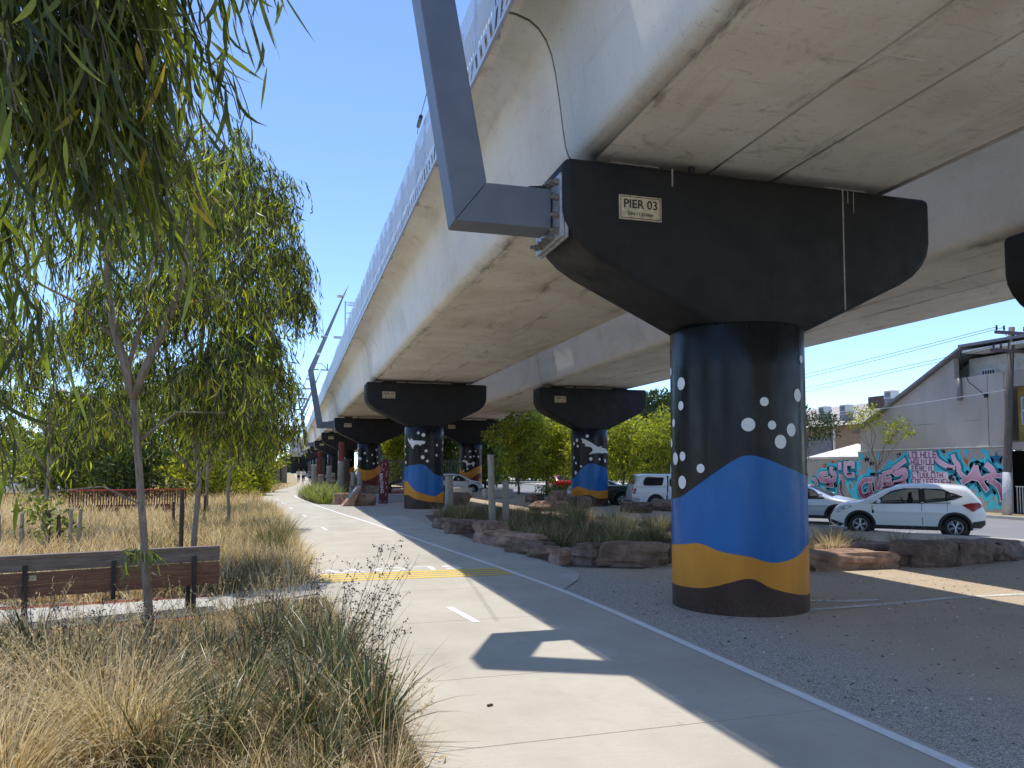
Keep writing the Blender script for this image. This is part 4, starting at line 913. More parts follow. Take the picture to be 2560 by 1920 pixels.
# 1. the slender gum by the bench
b1 = (-1.44, 9.09, 0)
trunk = [(-1.44, 9.09, -0.1), (-1.43, 9.09, 0.35), (-1.47, 9.08, 0.8), (-1.51, 9.08, 1.3), (-1.56, 9.06, 1.9), (-1.60, 9.05, 2.35), (-1.64, 9.03, 2.80)]
lim = [([(-1.64, 9.03, 2.76), (-1.72, 9.0, 3.1), (-1.85, 9.05, 3.5), (-1.95, 9.1, 4.1), (-1.9, 9.2, 4.8), (-2.0, 9.2, 5.4)], [0.05, 0.045, 0.04, 0.03, 0.02, 0.01]),
       ([(-1.64, 9.03, 2.74), (-1.5, 8.95, 3.1), (-1.3, 8.88, 3.55), (-1.15, 8.84, 4.0), (-1.1, 8.9, 4.7), (-1.0, 8.9, 5.4)], [0.045, 0.042, 0.036, 0.028, 0.018, 0.01]),
       ([(-1.7, 9.02, 3.05), (-1.6, 9.2, 3.6), (-1.5, 9.3, 4.4)], [0.03, 0.022, 0.01]),
       ([(-1.8, 9.05, 3.35), (-2.2, 9.1, 3.75), (-2.9, 9.2, 4.1)], [0.025, 0.018, 0.008]), ([(-1.85, 9.05, 3.5), (-1.3, 9.1, 3.75), (-0.7, 9.1, 3.95)], [0.02, 0.015, 0.007]),
       ([(-1.60, 9.04, 2.4), (-2.0, 9.0, 2.75), (-2.7, 8.9, 2.85)], [0.018, 0.013, 0.006]), ([(-1.55, 9.04, 2.3), (-1.2, 9.0, 2.6), (-0.7, 8.95, 2.6)], [0.018, 0.012, 0.006]),
       ([(-1.53, 9.05, 1.6), (-1.9, 9.0, 1.8), (-2.4, 9.0, 1.75)], [0.012, 0.009, 0.004])]
cl = [((-2.0, 9.1, 5.3), (1.0, 0.9, 0.9), 120), ((-1.1, 9.0, 5.2), (0.8, 0.8, 0.9), 100), ((-2.8, 9.2, 4.4), (0.9, 0.8, 0.7), 95), ((-1.55, 9.2, 4.2), (0.7, 0.7, 0.6), 55), ((-0.8, 9.0, 4.1), (0.6, 0.6, 0.6), 60), ((-2.9, 9.0, 3.2), (0.8, 0.6, 0.55), 65), ((-0.85, 9.0, 2.9), (0.5, 0.5, 0.5), 36), ((-2.6, 9.0, 2.3), (0.6, 0.5, 0.4), 26), ((-2.0, 9.0, 2.75), (0.3, 0.4, 0.3), 12)]
gum('gum_tree', b1, trunk, [0.056, 0.046, 0.041, 0.039, 0.038, 0.037, 0.038], lim, cl, 'slender pale-trunked gum tree forking above the bench', per=11, spray=0.8, dens=1.5, leaf=(0.16, 0.018))
# basal shoot hanging over the bench back
lv, T = hanging([((-1.5, 9.0, 1.12), (0.10, 0.08, 0.05), 16)], 0.16, 0.02, 6, 0.42, 3, fan=0.35)
sh = empty('gum_shoot', (-1.5, 9.0, 1.1)); inv(tag(link('leaves', mesh_np('leaves', *lv, 4), M['gum_near'], smooth=True), kind='stuff'), sh); tag(sh, 'drooping gum shoot on the slender trunk before the bench back', 'shoot')
# 2. overhanging boughs of a gum standing beside the camera
nb = (-3.6, 3.0, 0)
tp = [(-3.6, 3.0, -0.1), (-3.55, 3.0, 1.5), (-3.4, 3.05, 3.0), (-3.3, 3.1, 4.4), (-3.1, 3.1, 5.6)]
nl = [limb((-3.4, 3.05, 3.2), (-0.9, 3.3, 4.45), 0.06, 0.02, 7, 0.03, 1), limb((-3.3, 3.1, 4.0), (-0.55, 3.15, 4.55), 0.05, 0.015, 7, 0.03, 2), limb((-3.5, 3.0, 2.4), (-1.25, 3.5, 3.05), 0.04, 0.012, 7, 0.03, 3), limb((-3.45, 3.0, 2.6), (-0.95, 3.65, 3.75), 0.04, 0.012, 7, 0.03, 4)]
nc = [((-1.1, 3.35, 4.25), (0.45, 0.4, 0.35), 70), ((-0.72, 3.2, 4.3), (0.30, 0.35, 0.3), 42), ((-1.25, 3.5, 3.8), (0.40, 0.4, 0.35), 44), ((-0.85, 3.55, 3.65), (0.26, 0.3, 0.35), 34), ((-1.3, 3.5, 3.2), (0.25, 0.3, 0.25), 7), ((-1.32, 3.5, 2.7), (0.2, 0.25, 0.2), 16), ((-1.75, 3.4, 4.0), (0.6, 0.4, 0.7), 60), ((-0.98, 3.35, 3.55), (0.28, 0.3, 0.25), 26), ((-0.42, 2.95, 4.12), (0.12, 0.15, 0.12), 7), ((-1.35, 3.45, 2.35), (0.18, 0.2, 0.2), 10), ((-0.70, 3.45, 3.85), (0.16, 0.25, 0.22), 26), ((-0.80, 3.6, 3.35), (0.16, 0.2, 0.16), 16), ((-0.62, 3.2, 4.35), (0.2, 0.2, 0.15), 20)]
gum('gum_tree', nb, tp, [0.13, 0.12, 0.1, 0.08, 0.05], nl, nc, 'overhanging gum boughs with long close leaves filling the upper left corner', leaf=(0.215, 0.0185), dens=2.5, per=9, spray=0.55, K=4, mat='gum_near', fan=0.26, wind=(0.16, -0.04), tr=0.003)
# 3. tall gum behind the bench
def simple_gum(base, h, r, clusters, label, seed, trunk_r=0.06, **kw):
    bx_, by_ = base[0], base[1]
    tk = wiggle((bx_, by_, -0.1), (bx_+0.1, by_, h*0.6), 6, 0.012, seed)
    lims = []
    for i, (c, rr_, n) in enumerate(clusters):
        z0 = min(h*0.55, max(1.6, c[2]*0.55)); a = Vector((bx_+0.1*z0/(h*0.6), by_, z0))
        lims.append(limb(a, c, trunk_r*0.5, 0.008, 6, 0.06, seed*31+i))
    return gum('gum_tree', (bx_, by_, 0), tk, list(np.linspace(trunk_r, trunk_r*0.5, 7)), lims, clusters, label, **kw)
simple_gum((-1.72, 15.3, 0), 8.6, 2, [((-1.5, 15.3, 7.6), (0.8, 0.9, 0.9), 100), ((-0.75, 15.1, 6.9), (0.75, 0.8, 0.9), 110), ((-2.5, 15.4, 6.6), (0.9, 0.9, 1.0), 100), ((-0.45, 15.1, 5.6), (0.6, 0.8, 0.8), 90), ((-1.5, 15.2, 5.4), (0.9, 0.9, 0.8), 100), ((-2.9, 15.3, 4.9), (0.9, 0.9, 0.8), 90), ((-0.6, 15.0, 4.3), (0.55, 0.7, 0.7), 80), ((-1.5, 15.0, 3.9), (0.8, 0.8, 0.6), 80), ((-1.1, 15.0, 3.0), (0.7, 0.7, 0.5), 70), ((-0.15, 15.0, 5.15), (0.3, 0.4, 0.25), 22), ((-2.6, 15.2, 3.4), (0.8, 0.7, 0.6), 55)],
           'tallest leafy gum tree behind the right end of the bench', 5, 0.055, per=11, spray=0.95, K=2, leaf=(0.20, 0.030), dens=3.0)
post(-1.9, 15.2, 1.6, 0.04, 'post_d', 'black stake tied to the tall gum behind the bench', name='plant_stake', seed=77, group='plant stakes')
simple_gum((-1.95, 26.5, 0), 6.5, 2, [((-1.6, 26.5, 5.6), (1.1, 1, 0.9), 90), ((-0.7, 26.3, 4.6), (0.9, 1, 0.9), 100), ((-2.2, 26.5, 4.4), (1.2, 1, 0.9), 90), ((-1.1, 26.3, 3.4), (1.0, 1, 0.7), 90), ((-2.4, 26.5, 3.2), (1.0, 0.9, 0.7), 70), ((-0.35, 26.2, 3.5), (0.5, 0.6, 0.6), 40)], 'gum tree at the path edge behind the tall one', 6, 0.06, per=10, spray=0.95, K=2, leaf=(0.21, 0.034), dens=2.8)
simple_gum((-3.3, 34.0, 0), 7.0, 2, [((-3.0, 34, 5.8), (1.6, 1.4, 1.0), 80), ((-1.8, 34, 4.6), (1.2, 1.2, 0.9), 80), ((-4.2, 34, 4.6), (1.5, 1.2, 1.0), 80), ((-2.6, 34, 3.3), (1.3, 1.2, 0.8), 70)], 'gum tree with twin stems farther along the verge', 7, 0.07, per=9, spray=1.1, K=2, leaf=(0.22, 0.035))
simple_gum((-6.5, 24.0, 0), 7.2, 2, [((-6.3, 24, 6.0), (1.6, 1.2, 1.0), 90), ((-5.0, 24, 5.2), (1.2, 1.1, 1.0), 80), ((-7.6, 24, 5.0), (1.4, 1.1, 1.0), 80), ((-6.3, 24, 3.9), (1.6, 1.1, 0.8), 80), ((-8.2, 24, 3.6), (1.2, 1.0, 0.8), 60), ((-4.9, 24, 3.6), (0.9, 0.9, 0.7), 45)], 'gum tree standing left behind the plant stakes', 8, 0.07, per=9, spray=1.0, K=2, leaf=(0.22, 0.036), dens=2.8)

# leaf-clump trees and shrubs for the middle and far distance
def bushy(name, base, clumps, label, mat, leaf, n_per, cat='tree', group=None, trunk=0.12, bark='bark_d', up=0.0, K=2, flat=1.0):
    t = empty(name, base, 0, label, cat, group)
    parts = []
    mb = MB(); top = max(c[0][2] for c in clumps)
    if trunk: mb.tube(wiggle((base[0], base[1], base[2]-0.1), (base[0], base[1], top*0.55), 5, 0.02, int(abs(base[0]*7))), list(np.linspace(trunk, trunk*0.5, 6)), 8)
    for i, (c, r) in enumerate(clumps):
        vol = r[0]*r[1]*r[2]; n = int(n_per*max(0.2, vol**(2/3)))
        q = in_ball(n, 0.33); p = np.array(c) + q*np.array(r)
        # lumpy outline
        ph = rng.uniform(0, 6.3, 6); w = 1 + 0.13*np.sin(3*q[:, 0]+ph[0]) + 0.13*np.sin(4*q[:, 1]+ph[1]) + 0.12*np.sin(5*q[:, 2]+ph[2])
        p = np.array(c) + q*np.array(r)*w[:, None]
        ax = q*0.7 + rng.normal(0, 0.55, (n, 3)); ax[:, 2] += up
        parts.append(leaves(p, ax, leaf[0]*rng.uniform(0.6, 1.35, n), leaf[1]*rng.uniform(0.7, 1.3, n), K))
        if trunk: mb.tube(wiggle((base[0], base[1], max(base[2]+0.2, c[2]*0.45)), c, 4, 0.06, i+int(abs(base[1]))), list(np.linspace(trunk*0.45, 0.015, 5)), 5)
    if trunk: mb.obj('trunk', M[bark], t, True, smooth=True)
    v, f = pack(parts); inv(link('crown', mesh_np('crown', v, f, 4), M[mat]), t)
    return t
def rand_clumps(x, y, z0, z1, w, d, n, seed, r=(0.9, 1.4)):
    rr = random.Random(seed); out = []
    for i in range(n):
        z = z0 + (z1-z0)*(i+0.5)/n; s = 1 - 0.55*((z-(z0+z1)*0.42)/(z1-z0)*1.25)**2
        a = rr.uniform(0, 6.28); q = rr.uniform(0.1, 0.75)
        k = rr.uniform(*r)
        out.append(((x+w*s*q*math.cos(a), y+d*s*q*math.sin(a), z), (k*w*0.5, k*d*0.5, k*(z1-z0)/max(2.4, n**0.6)*0.62)))
    return out
TY = 'yellow-green street trees'
for i, (x, y, h, w, lab) in enumerate([(16.6, 56, 5.6, 2.3, 'leftmost yellow-green street tree beside the ochre street-side pier'), (19.5, 58, 6.0, 2.6, 'yellow-green street tree second from the ochre pier'), (22.0, 56, 5.7, 2.5, 'yellow-green street tree behind the red car'), (24.6, 57, 6.0, 2.6, 'yellow-green street tree just left of the bat pier on the street side'), (24.4, 47.0, 5.6, 2.4, 'yellow-green street tree right of the street-side bat pier'), (22.3, 49.5, 5.2, 1.9, 'yellow-green street tree half hidden behind the street-side bat pier')]):
    bushy('street_tree', (x, y, -0.1), rand_clumps(x, y, 1.5, h, w, w, 9, i+3), lab, 'bush_y', (0.36, 0.11), 330, 'tree', TY, 0.11, up=-0.5)
# ivy-like ground cover strip before the street trees
n = 5200; p = np.stack([rng.uniform(15.8, 23.5, n), rng.uniform(43.5, 49.5, n), rng.uniform(0.05, 0.75, n)], 1)
v, f = leaves(p, rng.normal(0, 1, (n, 3)) + np.array([0, 0, 0.6]), rng.uniform(0.12, 0.26, n), rng.uniform(0.07, 0.13, n), 2)
tag(link('ground_cover', mesh_np('ground_cover', v, f, 4), M['bush_m']), 'low leafy ground cover bed below the yellow-green trees', 'ground cover', kind='stuff')
DT = 'dark trees beyond the street'
for i, (x, y, h, w, lab) in enumerate([(42, 118, 17, 6, 'tall dark conifer beyond the street trees'), (50, 122, 15, 6.5, 'dark conifer right of the tallest conifer'), (34, 112, 12, 6, 'round dark tree left of the conifers'), (60, 120, 13, 7, 'dark tree behind the street-side bat pier'), (74, 108, 12.5, 6.5, 'dark rounded tree above the grey brick building'), (83, 104, 10.5, 7, 'broad dark tree right above the grey brick building'), (27, 100, 9, 5, 'dark green tree seen between the two piers marked 04')]):
    bushy('dark_tree', (x, y, -0.1), rand_clumps(x, y, 1.5, h, w, w, 10, i+30), lab, 'bush_d', (0.9, 0.35), 110, 'tree', DT, 0.3)
for i, (x, y, h, w, lab, m_) in enumerate([(15.5, 84, 7, 3.4, 'mid-green tree framed between the painted piers', 'bush_m'), (12.5, 92, 8, 3.0, 'pale green tree behind the fence panels by the sign', 'bush_y'), (19.5, 78, 6.5, 3.0, 'green tree left behind the parked van', 'bush_m')]):
    bushy('garden_tree', (x, y, -0.1), rand_clumps(x, y, 1.0, h, w, w, 8, i+50), lab, m_, (0.5, 0.2), 240, 'tree', None, 0.15)
M['bush_f'] = leafy('verge_leaf', [(0, (0.04, 0.055, 0.02)), (0.5, (0.15, 0.175, 0.05)), (1, (0.36, 0.36, 0.10))], 0.45)
LT = 'trees and shrubs behind the dry grass'
for i, (x, y, h, w, lab, m_, z0) in enumerate([(-12.5, 50, 5.2, 4.2, 'grey-green shrub mass behind the picket fence', 'bush_f', 0.3), (-8.6, 47, 3.4, 2.2, 'dark green shrub just above the red rail', 'bush_d', 0.2), (-5.4, 52, 4.6, 3.2, 'light yellow-green shrub right of the slender trunk', 'bush_y', 0.3), (-25, 62, 7.5, 4.5, 'tree mass at the left picture edge behind the white car', 'bush_f', 0.5), (-26, 50, 8, 4.5, 'dark leafy tree at the far left edge', 'bush_m', 1.5), (-10.5, 62, 8.5, 4.0, 'taller tree behind the grey-green shrubs', 'bush_f', 1.0), (-4.2, 58, 5.4, 2.6, 'shrub beside the bend of the path', 'bush_f', 0.2), (-2.9, 66, 5.6, 2.3, 'bright yellow-green shrub next to the station view', 'bush_y', 0.3), (-3.4, 78, 5.0, 2.6, 'far shrub along the path before the hut', 'bush_m', 0.2), (-7.5, 75, 9.5, 4.0, 'tall far tree behind the path bend', 'bush_f', 1.0), (-26, 64, 9, 6, 'broad far tree at the left', 'bush_m', 1.0), (-16, 70, 8.0, 5, 'far green tree between the shrubs', 'bush_y', 1.0)]):
    bushy('verge_shrub' if h < 6 else 'verge_tree', (x, y, 0), rand_clumps(x, y, z0, h, w, w*0.8, 9, i+70), lab, m_, (0.34, 0.13), 300, 'shrub' if h < 6 else 'tree', LT, 0.1)
for i, (x, y, h, w, lab, m_) in enumerate([(-3.2, 90, 4.2, 2.2, 'low far shrub just before the hut', 'bush_y'), (-5.5, 98, 8.0, 3.5, 'tall far tree behind the hut', 'bush_m'), (-8, 120, 9, 4.5, 'distant tree left of the station', 'bush_m'), (-2.2, 58.5, 1.6, 1.3, 'low leafy shrub on the outside of the path bend', 'bush_y'), (-2.6, 72, 2.0, 1.4, 'low green shrub between bend and hut', 'bush_m')]):
    bushy('verge_shrub' if h < 6 else 'verge_tree', (x, y, 0), rand_clumps(x, y, 0.2 if h < 6 else 1.0, h, w, w*0.8, 8, i+170), lab, m_, (0.34, 0.13), 300, 'shrub' if h < 6 else 'tree', LT, 0.1)
parts = []
for x0, x1, y0, y1, zt, n in ((-160, -18, 150, 230, 11, 5200), (20, 300, 190, 260, 12, 6500), (-18, 20, 300, 330, 10, 1500)):
    u = rng.random(n); px_ = x0+(x1-x0)*u; top = zt*(0.55+0.25*np.sin(px_*0.11)+0.2*np.sin(px_*0.37+1.3)); pz = top*rng.random(n)**0.7
    p = np.stack([px_, y0+(y1-y0)*rng.random(n), pz], 1); parts.append(leaves(p, rng.normal(0, 1, (n, 3)), rng.uniform(1.6, 3.4, n), rng.uniform(0.9, 1.8, n), 2))
v, f = pack(parts); tag(link('treeline', mesh_np('treeline', v, f, 4), M['bush_d']), 'distant band of trees along the horizon', 'treeline', kind='stuff')
bushy('young_shrub', (-5.55, 20.8, 0), rand_clumps(-5.55, 20.8, 0.2, 1.25, 0.75, 0.7, 5, 91), 'small bright yellow-green shrub among the plant stakes', 'strap_y', (0.14, 0.07), 500, 'shrub', None, 0.02)

# ------------------------------------------------------------------ grasses
def tuft_field(centres, n_per, length, width, spread, lean=(0.05, 0.6), curve=(0.2, 1.2), K=3):
    C_ = np.repeat(centres, n_per, axis=0); N = len(C_)
    a = rng.uniform(0, 2*np.pi, N); rad = spread*np.sqrt(rng.random(N))
    base = C_[:, :3].copy(); base[:, 0] += rad*np.cos(a); base[:, 1] += rad*np.sin(a)
    az = a + rng.normal(0, 0.6, N)
    sc = np.repeat(rng.uniform(0.7, 1.2, len(centres)), n_per)
    return blades(base, az, rng.uniform(*lean, N), length*sc*rng.uniform(0.55, 1.15, N), width*rng.uniform(0.6, 1.3, N), rng.uniform(*curve, N), K, rng.uniform(-0.8, 0.8, N))
def scatter(n, y0, y1, x0f, x1f, z=0.0, power=1.0):
    y = y0 + (y1-y0)*rng.random(n)**power; u = rng.random(n)
    x = np.array([x0f(t) for t in y])*(1-u) + np.array([x1f(t) for t in y])*u
    return np.stack([x, y, np.full(n, z)], 1)
def seeds(stems_v, K, per, mat_parts, size=(0.03, 0.006)): pass
def grass_obj(parts, mat, label):
    v, f = pack(parts); o = link('grass', mesh_np('grass', v, f, 4), M[mat]); return tag(o, label, 'grass', kind='stuff')
off_spur = lambda P: P[~((P[:, 1] > 10.75 + 0.35*np.clip(P[:, 0]+1.1, 0, 2)) & (P[:, 1] < 12.75 + 0.45*np.clip(P[:, 0]+1.1, 0, 2)))]
off_bench = lambda P: P[~((np.abs(P[:, 0]+2.3) < 1.45) & (P[:, 1] > 10.3) & (P[:, 1] < 12.2))]
# dry straw field
near = off_bench(off_spur(np.concatenate([scatter(230, 3.2, 12.5, lambda y: -4.2, lambda y: plx(y)-1.5), scatter(90, 3.2, 12.5, lambda y: plx(y)-1.6, lambda y: plx(y)-0.3)])))
mid = np.concatenate([off_spur(scatter(1500, 12.6, 34, lambda y: -0.38*y-2, lambda y: plx(y)-0.3)), off_spur(scatter(260, 14.2, 40, lambda y: plx(y)-0.8, lambda y: plx(y)-0.08))])
far = scatter(1500, 34, 85, lambda y: -0.42*y, lambda y: plx(y)-0.4)
grass_obj([tuft_field(near, 36, 0.52, 0.0085, 0.15, (0.05, 1.05), (0.3, 1.9), 4), tuft_field(mid, 22, 0.60, 0.016, 0.22, (0.05, 0.9), (0.3, 1.6)), tuft_field(far, 11, 0.66, 0.038, 0.38, K=2)], 'straw', 'dry straw-coloured grass covering the verge left of the path')
near = off_bench(off_spur(scatter(150, 3.4, 12.6, lambda y: -4.2, lambda y: plx(y)-0.2)))
mid = off_spur(scatter(520, 12.8, 34, lambda y: -0.35*y-1, lambda y: plx(y)-0.35))
grass_obj([tuft_field(near, 26, 0.45, 0.007, 0.14, (0.0, 0.9), (0.1, 1.2), 3), tuft_field(mid, 20, 0.5, 0.010, 0.24)], 'straw_b', 'brown spent grass between the straw tufts')
near = off_bench(off_spur(scatter(90, 3.6, 12.6, lambda y: -3.4, lambda y: plx(y)-0.35)))
mid = off_spur(scatter(150, 13.2, 40, lambda y: plx(y)-3.5, lambda y: plx(y)-0.3))
grass_obj([tuft_field(near, 40, 0.55, 0.007, 0.14, (0.0, 0.55), (0.1, 1.0), 4), tuft_field(mid, 32, 0.6, 0.012, 0.2)], 'sage', 'grey-green tussocks along the left edge of the path')
yy_ = rng.uniform(3.6, 11.8, 75)
edge = np.stack([np.array([plx(t)-0.04-0.3*random.random()**1.5 for t in yy_]), yy_, np.zeros(75)], 1)
grass_obj([tuft_field(edge[:45], 26, 0.26, 0.0045, 0.09, (0.05, 1.1), (0.3, 1.6), 3)], 'straw', 'short pale grass spilling over the concrete edge')
grass_obj([tuft_field(edge[45:], 22, 0.34, 0.006, 0.06, (0.02, 0.9), (0.2, 1.4), 4)], 'sage', 'short green tufts along the concrete edge')
# loose mulch bark and litter by the path edge
n = 5600; p = np.stack([rng.uniform(-1.0, 1.0, n), rng.uniform(3.4, 11.0, n), rng.uniform(0.012, 0.03, n)], 1)
ax = rng.normal(0, 1, (n, 3)); ax[:, 2] *= 0.15
v, f = leaves(p, ax, rng.uniform(0.03, 0.09, n), rng.uniform(0.006, 0.016, n), 2)
tag(link('bark_litter', mesh_np('bark_litter', v, f, 4), M['straw']), 'loose bark chips along the path edge', 'litter', kind='stuff')
def plant(name, x, y, layers, label, group=None, cat='plant'):
    t = empty(name, (x, y, 0), 0, label, cat, group)
    for part, mat, n, L, w, sp, lean, curve in layers:
        c = np.array([[x, y, 0.0]]); v, f = tuft_field(c, n, L, w, sp, lean, curve, 5)
        inv(tag(link(part, mesh_np(part, v, f, 4), M[mat], smooth=True), kind='stuff'), t)
    return t
def culms(pts, n, h, sp, seeds_per=14):
    """tall straw culms with feathery seed heads"""
    C_ = np.repeat(np.asarray(pts, float), n, axis=0); N = len(C_)
    a = rng.uniform(0, 6.283, N); C_[:, 0] += sp*np.sqrt(rng.random(N))*np.cos(a); C_[:, 1] += sp*np.sqrt(rng.random(N))*np.sin(a)
    az = a + rng.normal(0, 0.7, N); ln = rng.uniform(0.05, 0.55, N); L = h*rng.uniform(0.7, 1.15, N); cv = rng.uniform(0.1, 0.8, N); K = 5
    st = blades(C_, az, ln, L, np.full(N, 0.0065), cv, K, rng.uniform(-0.8, 0.8, N))
    d = np.stack([np.cos(az), np.sin(az), np.zeros(N)], 1); pos = C_.copy(); ang = ln.copy(); P = [pos.copy()]; A = []
    for k in range(K):
        stp = d*np.sin(ang)[:, None] + np.array([0, 0, 1.0])*np.cos(ang)[:, None]; A.append(stp); pos = pos + stp*(L/K)[:, None]; P.append(pos.copy()); ang = ang + cv/K
    sp_, sa_ = [], []
    for q in range(seeds_per):
        t_ = rng.uniform(0.70, 1.0, N); i_ = np.minimum((t_*K).astype(int), K-1); fr = (t_*K - i_)[:, None]
        Pa = np.stack(P, 1); p0 = Pa[np.arange(N), i_]; p1 = Pa[np.arange(N), i_+1]; sp_.append(p0*(1-fr)+p1*fr); sa_.append(np.stack(A, 1)[np.arange(N), i_] + rng.normal(0, 0.45, (N, 3)))
    sp_ = np.concatenate(sp_); sa_ = np.concatenate(sa_); m = len(sp_)
    return [st, leaves(sp_, sa_, rng.uniform(0.014, 0.036, m), rng.uniform(0.005, 0.010, m), 2)]
def seed_stems(t, x, y, n, h, lean_to, seed):
    """wiry branching flower stems with dark seed capsules"""
    rr = random.Random(seed); mb = MB(); caps = MB()
    for i in range(n):
        a = rr.uniform(-0.5, 0.5); L = h*rr.uniform(0.75, 1.1)
        d = Vector((lean_to[0]+rr.uniform(-.25, .25), lean_to[1]+rr.uniform(-.25, .25), 1)).normalized()
        p = Vector((x+rr.uniform(-.07, .07), y+rr.uniform(-.07, .07), 0.02)); pts = [p.copy()]
        for k in range(6):
            p = p + d*L/6; d = (d + Vector((lean_to[0]*0.12+rr.uniform(-.06, .06), lean_to[1]*0.12+rr.uniform(-.06, .06), -0.02))).normalized(); pts.append(p.copy())
        mb.tube(pts, list(np.linspace(0.0030, 0.0014, 7)), 4)
        for k in range(9):
            s = rr.uniform(0.45, 1.0); q = pts[min(5, int(s*6))].lerp(pts[min(6, int(s*6)+1)], (s*6) % 1)
            e = q + Vector((rr.uniform(-1, 1), rr.uniform(-1, 1), rr.uniform(0.1, 0.9)))*0.085
            mid_ = q.lerp(e, 0.55) + Vector((0, 0, 0.012)); mb.tube([q, mid_, e], [0.0013, 0.001, 0.0008], 3)
            for _ in range(2):
                e2 = mid_ + Vector((rr.uniform(-1, 1), rr.uniform(-1, 1), rr.uniform(-0.3, 0.8)))*0.045; mb.tube([mid_, e2], [0.0009, 0.0007], 3)
                if rr.random() < 0.6: caps.box(e2, (0.008, 0.008, 0.009), rr.random())
            if rr.random() < 0.75: caps.box(e, (0.009, 0.009, 0.011), rr.random())
    inv(tag(mb.obj('flower_stems', M['stem']), kind='stuff'), t); inv(tag(caps.obj('seed_capsules', M['stem']), kind='stuff'), t)
cp = off_bench(off_spur(scatter(110, 3.6, 12.5, lambda y: -3.4, lambda y: plx(y)-0.25)))
big_t = [(-1.55, 5.0, 0), (-1.05, 5.6, 0), (-2.2, 6.0, 0), (-1.9, 5.2, 0), (-1.3, 6.2, 0), (-1.7, 6.8, 0)]
grass_obj(culms(cp, 9, 0.72, 0.14) + culms(big_t, 60, 0.95, 0.16), 'straw', 'tall straw culms with feathery seed heads in the near verge')
lomL = [('blades', 'strap', 130, 0.85, 0.015, 0.09, (0.02, 0.8), (0.2, 1.4)), ('dry_blades', 'straw', 70, 0.8, 0.005, 0.1, (0.02, 0.7), (0.1, 1.0)), ('dead_blades', 'straw_b', 80, 0.55, 0.008, 0.1, (0.1, 1.0), (0.3, 1.4))]
FG = 'strap-leaved plants by the near path edge'
t = plant('flax_lily', 0.42, 6.7, lomL, 'strap-leaved plant with tall wiry seed stems leaning over the path', FG); seed_stems(t, 0.42, 6.7, 15, 1.30, (0.26, -0.05), 4)
t = plant('flax_lily', 0.10, 6.0, lomL, 'dark strap-leaved plant left of the one leaning over the path', FG); seed_stems(t, 0.10, 6.0, 7, 1.0, (-0.05, 0.0), 5)
t = plant('flax_lily', -0.35, 7.3, lomL, 'strap-leaved plant midway between the slender trunk and path', FG); seed_stems(t, -0.35, 7.3, 8, 1.05, (0.1, 0.1), 6)
plant('flax_lily', -0.75, 5.4, lomL, 'bright strap-leaved plant at the bottom edge left of centre', FG)
plant('flax_lily', 0.28, 5.1, [('blades', 'strap', 60, 0.62, 0.016, 0.06, (0.02, 0.8), (0.2, 1.3)), ('dead_blades', 'straw_b', 40, 0.5, 0.008, 0.08, (0.1, 1.0), (0.3, 1.4))], 'strap-leaved plant nearest the path corner at the bottom', FG)
t = plant('flax_lily', 0.60, 5.75, lomL, 'strap-leaved plant right at the concrete edge beside the weed', FG); seed_stems(t, 0.60, 5.75, 8, 1.05, (0.12, 0.05), 14)
t = plant('flax_lily', 0.22, 7.55, lomL, 'strap-leaved plant behind the one leaning over the path', FG); seed_stems(t, 0.22, 7.55, 9, 1.15, (0.15, 0.08), 15)
t = plant('flax_lily', -0.95, 6.6, lomL, 'strap-leaved plant between golden tussocks and slender trunk', FG); seed_stems(t, -0.95, 6.6, 8, 1.0, (0.0, 0.05), 16)
plant('flax_lily', -0.45, 5.95, lomL, 'strap-leaved plant left of the pair at the path corner', FG)
plant('flax_lily', 0.5, 8.3, lomL, 'strap-leaved plant at the concrete edge below the yellow stripes', FG)
plant('flax_lily', -0.7, 8.2, lomL, 'strap-leaved plant just right of the slender trunk', FG)
plant('flax_lily', 0.05, 9.6, lomL, 'strap-leaved plant near the bench spur and path corner', FG)
plant('flax_lily', -0.2, 8.7, lomL, 'strap-leaved plant behind the midway one', FG)
t = plant('flax_lily', -1.75, 7.6, lomL, 'strap-leaved plant in front of the slender trunk', FG); seed_stems(t, -1.75, 7.6, 9, 0.95, (0.0, 0.0), 8)
t = plant('flax_lily', -2.4, 8.6, lomL, 'strap-leaved plant before the left bench leg', FG); seed_stems(t, -2.4, 8.6, 8, 0.95, (-0.05, 0.0), 9)
strw = [('blades', 'straw', 560, 0.92, 0.0085, 0.14, (0.02, 0.9), (0.3, 1.8)), ('green_blades', 'sage', 60, 0.6, 0.006, 0.1, (0.02, 0.6), (0.2, 1.2))]
GT = 'big golden grass tussocks'
plant('golden_tussock', -1.55, 5.0, strw, 'big golden tussock in the bottom left corner', GT)
plant('golden_tussock', -1.95, 4.75, strw, 'golden tussock cut by the left picture edge at the bottom', GT)
plant('golden_tussock', -1.05, 5.6, strw, 'golden tussock right of the bottom left corner one', GT)
plant('golden_tussock', -2.2, 6.0, strw, 'golden tussock at the left edge below the bench', GT)
plant('golden_tussock', 0.15, 4.55, [('blades', 'straw', 260, 0.45, 0.0035, 0.2, (0.02, 0.9), (0.3, 1.5))], 'short pale tussock at the bottom beside the path corner', GT)
plant('golden_tussock', -0.4, 4.7, [('blades', 'straw', 260, 0.5, 0.0035, 0.2, (0.02, 0.9), (0.3, 1.5))], 'short pale tussock left of the path corner one', GT)
plant('golden_tussock', -0.55, 14.8, [('blades', 'straw', 500, 0.95, 0.006, 0.2, (0.02, 0.8), (0.3, 1.4))], 'golden tussock on the path edge beyond the bench spur', GT)
plant('golden_tussock', -0.95, 16.3, [('blades', 'straw', 500, 1.0, 0.006, 0.2, (0.02, 0.8), (0.3, 1.4))], 'second golden tussock behind the bench spur', GT)
